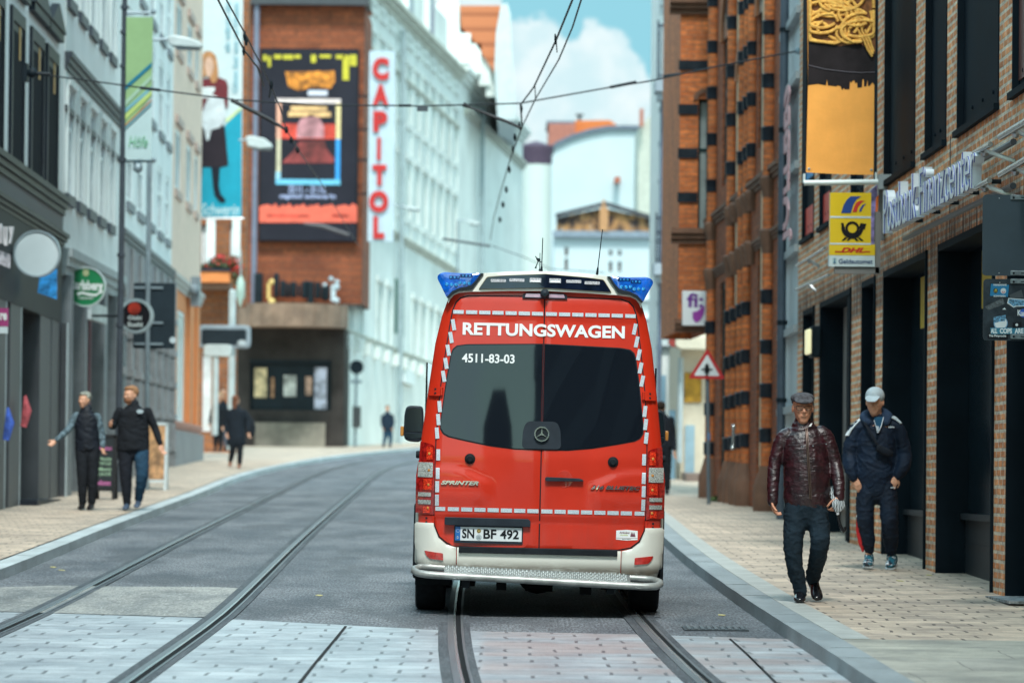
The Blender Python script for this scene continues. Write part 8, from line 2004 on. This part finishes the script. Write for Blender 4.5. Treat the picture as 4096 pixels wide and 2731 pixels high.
for i in range(5): u = uA_ + (uB2 - uA_) * (i + .5) / 5; w_ = wA + (wB - wA) * (i + .5) / 5; b.tube([fL.p(u, w_ + .1, -.24), fL.p(u, w_ + .1, -off)], .02, 6)
pt.part('bracket', b, blk)
# tube luminaires on the facade
def tubel(lb, xa, ya, xb, yb, d=.28, r=.028, cl=((.5,))):
    fT = Fr(r1.o + r1.n * d, r1.ex, r1.ez, r1.n); u0, w0 = fT.uw(xa, ya); u1, w1 = fT.uw(xb, yb)
    t = Thing('tube_light', lb, 'light', fT.p(u0, w0), group='tube lights on the brick facade'); t.part('tube', B().tube([fT.p(u0, w0), fT.p(u1, w1)], r, 14), M('tube_metal', (.34, .38, .38), .25, metal=.7, var=.2))
    b = B(); um_, wm_ = u0 * .6 + u1 * .4, w0 * .6 + w1 * .4; b.tube([fT.p(um_, wm_), fT.p(um_ - .05, wm_ - .1, -d)], .02, 6); b.ball(fT.p(um_, wm_ - .03, -.03), .035, 8); t.part('bracket', b, STEEL())
tubel('short tube light at the end of the bank letters, upper one', 3900, 612, 3962, 578, r=.022)
tubel('short tube light at the end of the bank letters, lower one', 3905, 750, 3958, 722, r=.022)
tubel('tube light with a coiled black cable and padlock, highest on the facade', 4002, 548, 4120, 478)
tubel('long bare tube light above the dark traffic board', 4000, 700, 4120, 628, r=.024)
tubel('thin rail on the brick wall left of the post sign, upper one', 3188, 1062, 3300, 992, d=.15, r=.02)
tubel('thin rail on the brick wall left of the post sign, lower one', 3184, 1158, 3316, 1098, d=.1, r=.018)
Yl = 33.6; f = facing(Yl); t = Thing('cable_lock', 'coil of black cable with a grey padlock hanging on the tube light', 'lock', at(4012, 570, Yl)); b = B()
for k in range(4):
    c = f.uw(4008 + k * 2, 506 + k); r_ = 27 * Yl / F * (1 - .06 * k); b.tube([f.p(c[0] + r_ * math.cos(a), c[1] + r_ * math.sin(a), .01 * k) for a in [2 * math.pi * j / 22 for j in range(23)]], .005, 6)
t.part('cable', b, blk); t.part('padlock', B().fpoly(f, [f.uw(*p) for p in ((4014, 538), (4040, 540), (4034, 578), (4008, 572))], -.02, .03), M('lock_grey', (.25, .30, .32), .35, metal=.5), bevel=.006)

# dark traffic boards at the right edge, seen from behind
Yd = 29.5; f = facing(Yd); q = lambda x, y: f.uw(x, y)
tb_ = Thing('traffic_board', 'pair of dark traffic sign backs at the right edge, the lower covered in stickers', 'sign', at(4150, 2600, Yd))
bk = M('board_back', (.030, .052, .070), .5, var=.12, vs=3)
def rr(xa, ya, xb, yb, r=.03):
    p0, p1 = q(xa, yb), q(xb, ya); return rnd([(p0[0], p0[1]), (p1[0], p0[1]), (p1[0], p1[1]), (p0[0], p1[1])], r, 5)
tb_.part('upper_board', B().fpoly(f, rr(3929, 782, 4330, 1102, .035), -.012, 0), bk, smooth=0); lo = tb_.part('lower_board', B().fpoly(f, rr(3932, 1119, 4330, 1361, .035), -.012, 0), M('board_back2', (.030, .042, .052), .45, var=.35, vs=9), smooth=0)
tb_.part('post', B().tube([at(4162, 2700, Yd), at(4180, 700, Yd)], .038, 12), galv)
b = B()
for y in (791, 1093, 1126, 1347): b.fpoly(f, rr(4041, y - 8, 4330, y + 8, .01), .001, .012)
tb_.part('bracket', b, M('bracket_zinc', (.24, .30, .33), .35, metal=.6, var=.3, vs=20), bevel=.002)
b = B()
for y in (791, 1093, 1127, 1346):
    c = q(4054, y); b.lathe(f.p(c[0], c[1], .012), [(.009, 0), (.009, -.004)], 10, 'y'); c = q(4090, y); b.fbox(f, c[0] - .014, c[0] + .014, c[1] - .003, c[1] + .003, .0121, .0135)
tb_.part('bolt', b, blk)
b = B()
for x, y in ((3997, 793), (3996, 1092), (3999, 1130)): c = q(x, y); b.lathe(f.p(c[0], c[1], 0), [(.0035, 0), (.0035, -.003)], 8, 'y')
tb_.part('rivet', b, M('rivet', (.6, .65, .66), .4))
def S5(x, y): return q(3880 + x * .3956, 760 + y * .3956)
def stick(name, pts, mat, d=.001, par=lo, lb=None): return tb_.part(name, B().fpoly(f, [S5(*p) for p in pts], .0, d), mat, parent=par, smooth=0, label=lb)
sb = M('stk_azure', (.015, .19, .38), .4); sw = M('stk_white', (.60, .68, .70), .4); sk_ = M('stk_black', (.012, .014, .018), .4)
stick('sticker', [(196, 1076), (206, 942), (402, 954), (388, 1086)], sk_); stick('sticker', [(201, 1070), (211, 948), (396, 959), (383, 1080)], sb, .0016, lb='blue sticker Hansafans Schwerin')
b = B(); c = S5(337, 1020); b.disc(f, c[0], c[1], .0215, .0016, .0022, 26); tb_.part('sticker_disc', b, sw, parent=lo)
b = B(); b.ring(f, c[0], c[1] - .006, .007, .011, .0022, .0028, 20, 180, 360); b.fbox(f, c[0] - .012, c[0] + .012, c[1] - .006, c[1] - .003, .0022, .0028); tb_.part('sticker_emblem', b, M('stk_red', (.45, .03, .03), .4), parent=lo)
b = B(); c = S5(258, 1018); b.disc(f, c[0], c[1], .020, .0016, .0022, 20, ru=.017); tb_.part('sticker_disc', b, sk_, parent=lo); b = B(); b.ball(f.p(c[0] + .002, c[1] + .006, .003), .010, 8, (1, .1, .8)); 
for k in range(4): b.fbox(f, c[0] - .012 + k * .007, c[0] - .009 + k * .007, c[1] - .014, c[1] + .002, .0022, .003)
tb_.part('sticker_emblem', b, M('stk_gold', (.42, .38, .08), .4), parent=lo)
tb = B()
for s, a_, c_, dy in (('HANSAFANS', (238, 968), (370, 950), -.0006), ('SCHWERIN', (238, 1080), (358, 1064), 0)): p0, p1 = S5(*a_), S5(*c_); put_text(tb, s, f, p0[0], p1[0], p0[1], p1[1], d=.0017, thick=.0008, bold=.04)
tb_.part('sticker_text', tb, sw, parent=lo)
b = B(); c = S5(310, 1345); R5 = .0545; b.disc(f, c[0], c[1], R5, .0, .0022, 44); tb_.part('round_sticker', b, sb, parent=lo); b = B(); b.disc(f, c[0], c[1], R5 * .93, .0022, .0026, 44); tb_.part('round_sticker', b, sw, parent=lo, label='round white sticker with blue ring'); b = B(); b.ring(f, c[0], c[1], R5 * .86, R5 * .90, .0026, .003, 44); tb_.part('sticker_ring', b, sb, parent=lo)
stick('sticker_emblem', [(236, 1310), (240, 1285), (362, 1262), (352, 1325), (300, 1330), (245, 1345)], M('stk_mix', (.10, .26, .40), .5, var=.9, vs=60), .003)
stick('banner_sticker', [(205, 1392), (600, 1390), (600, 1452), (212, 1458)], M('stk_teal', (.02, .17, .26), .5), .0034)
tb = B()
for s, a_, c_ in (('ALL', (208, 1448), (276, 1398)), ('COPS', (300, 1450), (425, 1398)), ('ARE', (450, 1450), (540, 1398))): p0, p1 = S5(*a_), S5(*c_); put_text(tb, s, f, p0[0], p1[0], p0[1], p1[1], d=.0035, thick=.0008, bold=.05)
tb_.part('sticker_text', tb, sw, parent=lo)
stick('sticker', [(180, 1445), (390, 1460), (385, 1508), (176, 1500)], sk_, .0018)
tb = B(); p0, p1 = S5(190, 1490), S5(365, 1462); put_text(tb, 'The Pimprocks', f, p0[0], p1[0], p0[1], p1[1], d=.0019, thick=.0008, bold=.03); tb_.part('sticker_text', tb, sw, parent=lo)
c = S5(545, 1245); b = B(); b.disc(f, c[0], c[1], .034, 0, .0016, 30); tb_.part('round_sticker', b, M('stk_royal', (.02, .10, .45), .4), parent=lo, label='round blue sticker at the board edge')
tb = B(); p0, p1 = S5(480, 1270), S5(560, 1210); put_text(tb, 'Kun', f, p0[0], p1[0], p0[1], p1[1], d=.0017, thick=.0008, bold=.04, slope=-.006); tb_.part('sticker_text', tb, sw, parent=lo)
stick('sticker', [(375, 1145), (388, 1092), (600, 1108), (600, 1175), (470, 1178), (440, 1188), (400, 1160)], sw, .0014); stick('sticker', [(385, 1138), (396, 1100), (600, 1115), (600, 1168), (465, 1170), (440, 1178), (408, 1152)], M('stk_mix', (.10, .26, .40), .5, var=.9, vs=60), .0019)
stick('sticker', [(428, 1398), (430, 1340), (520, 1332), (522, 1392)], sk_, .0036); c = S5(472, 1362); b = B(); b.disc(f, c[0], c[1], .011, .0036, .0042, 10); b.fbox(f, c[0] - .008, c[0] + .008, c[1] - .002, c[1] + .001, .0043, .0046); tb_.part('sticker_emblem', b, sw, parent=lo)
stick('worn_patch', [(148, 1180), (330, 1092), (352, 1150), (185, 1215)], M('worn', (.075, .095, .105), .7, var=.5, vs=50), .0006); stick('worn_patch', [(400, 1060), (520, 1008), (540, 1085), (410, 1100)], M('worn2', (.05, .065, .075), .6), .0006); stick('sticker', [(325, 1208), (350, 1188), (365, 1208)], sw, .0012)

# ---------------------------------------------------------------- tram wires
wire = M('wire', (.02, .022, .026), .5, metal=.4)
def hang(pts, n=10, sag=0):
    out = []
    for a, c in zip(pts, pts[1:]):
        for k in range(n): t = k / n; p = a.lerp(c, t); p.z -= sag * 4 * t * (1 - t); out.append(p)
    out.append(pts[-1]); return out
YW = 55.0
sw_ = Thing('span_wire', 'thin span wire slung across the street between the facades', 'wire', at(105, 292, YW))
sp = [(105, 292), (345, 322), (610, 358), (940, 400), (1300, 422), (1585, 423), (1680, 425), (2080, 414), (2440, 350), (2600, 325), (2860, 268), (3190, 205)]
sw_.part('cable', B().tube([at(x, y, YW - 2 * (x > 2600)) for x, y in sp], .011, 6), wire)
b = B()
for (xa, ya, xb, yb, r) in ((560, 352, 640, 361, .022), (1595, 423, 1645, 423, .02), (2440, 350, 2545, 329, .022), (2655, 305, 2720, 296, .02)): b.tube([at(xa, ya, YW), at(xb, yb, YW)], r, 8)
sw_.part('insulator', b, blk); f = facing(YW); p0, p1 = f.uw(1668, 446), f.uw(1712, 424); sw_.part('number_plate', B().fbox(f, p0[0], p1[0], p0[1], p1[1], -.01, .01), M('plate_grey', (.06, .075, .09), .5))
b = B(); c = at(112, 292, YW); b.box(c.x - .06, c.x + .0, YW - .1, YW + .1, c.z - .13, c.z + .13); b.ball(c + Vector((.06, 0, 0)), .075, 12); b.tube([c, c + Vector((.32, 0, -.02))], .03, 8); sw_.part('wall_anchor', b, blk)
c = at(3192, 205, 53); sw_.part('wall_anchor', B().ball(c, .05, 10).tube([c, c + Vector((.2, 0, 0))], .03, 8), galv)
ca = Thing('catenary', 'pair of overhead tram wires above the right track', 'wire', at(2300, 0, 36)); cb = Thing('catenary', 'pair of overhead tram wires above the left track', 'wire', at(890, 0, 36))
H = 5.5
def wpt(x, y, z=None):
    r = ray(x, y); return CAM + r * ((( (H if z is None else z) - CAM.z)) / r.z)
R1_ = [(2412, -300), (2325, 0), (2290, 110), (2235, 240), (2140, 400), (2090, 505), (2040, 640), (2005, 760), (1975, 870), (1962, 960)]
R2_ = [(2420, -400), (2290, 0), (2225, 160), (2135, 350), (2082, 420), (2088, 500)]
ca.part('contact_wire', B().tube([wpt(*p) for p in R1_], .009, 6), wire); ca.part('carrier_wire', B().tube([wpt(x, y, 5.5) for x, y in R2_] , .011, 6), wire)
b = B()
for (x, y, r) in ((2222, 160, .02), (2085, 435, .03), (2078, 505, .03), (2060, 552, .035), (2052, 600, .03), (2037, 680, .04), (2025, 760, .045), (2012, 820, .05), (2000, 880, .05)):
    c = wpt(x, y); r *= .7; b.tube([c + Vector((-.004, -.02, .06)), c + Vector((.0, 0, 0)), c + Vector((.004, .02, -.05))], [r * .5, r, r * .4], 8)
b.tube([wpt(2225, 165), wpt(2228, 210)], .006, 6); b.tube([wpt(2140, 345), wpt(2142, 405)], .006, 6)
ca.part('hanger', b, blk)
arm = [(1853, 418), (1885, 432), (1960, 462), (2030, 488), (2088, 515)]
b = B().tube([at(x, y, 52) for x, y in arm], [.035, .015, .022, .022, .016], 8); ca.part('registration_arm', b, wire)
L1_ = [(790, -300), (872, 0), (905, 65), (975, 200), (1030, 270), (1055, 345)]
L2_ = [(830, -300), (905, 0), (985, 145), (1058, 290), (1120, 430), (1145, 520), (1200, 610), (1290, 740), (1400, 930), (1440, 990)]
cb.part('contact_wire', B().tube([wpt(*p) for p in L2_], .009, 6), wire); cb.part('carrier_wire', B().tube([wpt(*p) for p in L1_], .011, 6), wire)
b = B()
for (x, y, r) in ((978, 145, .03), (985, 165, .03), (975, 205, .03), (1085, 340, .035), (1145, 520, .05), (1165, 560, .05), (1190, 600, .05)): r *= .65; c = wpt(x, y); b.tube([c + Vector((0, 0, .05)), c, c + Vector((0, 0, -.05))], [r * .5, r, r * .5], 8)
b.tube([wpt(1085, 345), wpt(1078, 390)], .012, 6); cb.part('hanger', b, blk)
cb.part('registration_arm', B().tube([at(x, y, 54) for x, y in ((925, 400), (960, 418), (1080, 480), (1145, 520))], [.03, .03, .03, .018], 8), wire)
cc_ = Thing('far_span_wire', 'faint span wire crossing the street far behind the van', 'wire', at(1960, 960, 100)); cc_.part('cable', B().tube([at(x, y, 100) for x, y in ((1770, 958), (1960, 980), (2100, 1030), (2200, 1075), (2420, 1090))], .012, 6), M('wire_far', (.12, .14, .15), .5)); cc_.part('registration_arm', B().tube([at(x, y, 100) for x, y in ((1770, 955), (1960, 984))], .035, 6), M('wire_far', (.12, .14, .15), .5))
b = B().tube([at(x, y, 148) for x, y in ((1215, 895), (1290, 905), (1395, 940))], [.05, .09, .07], 8); single('roof_bracket', b, M('bracket_dark', (.06, .06, .07), .5), 'dark bracket arm below the film billboard', 'bracket')
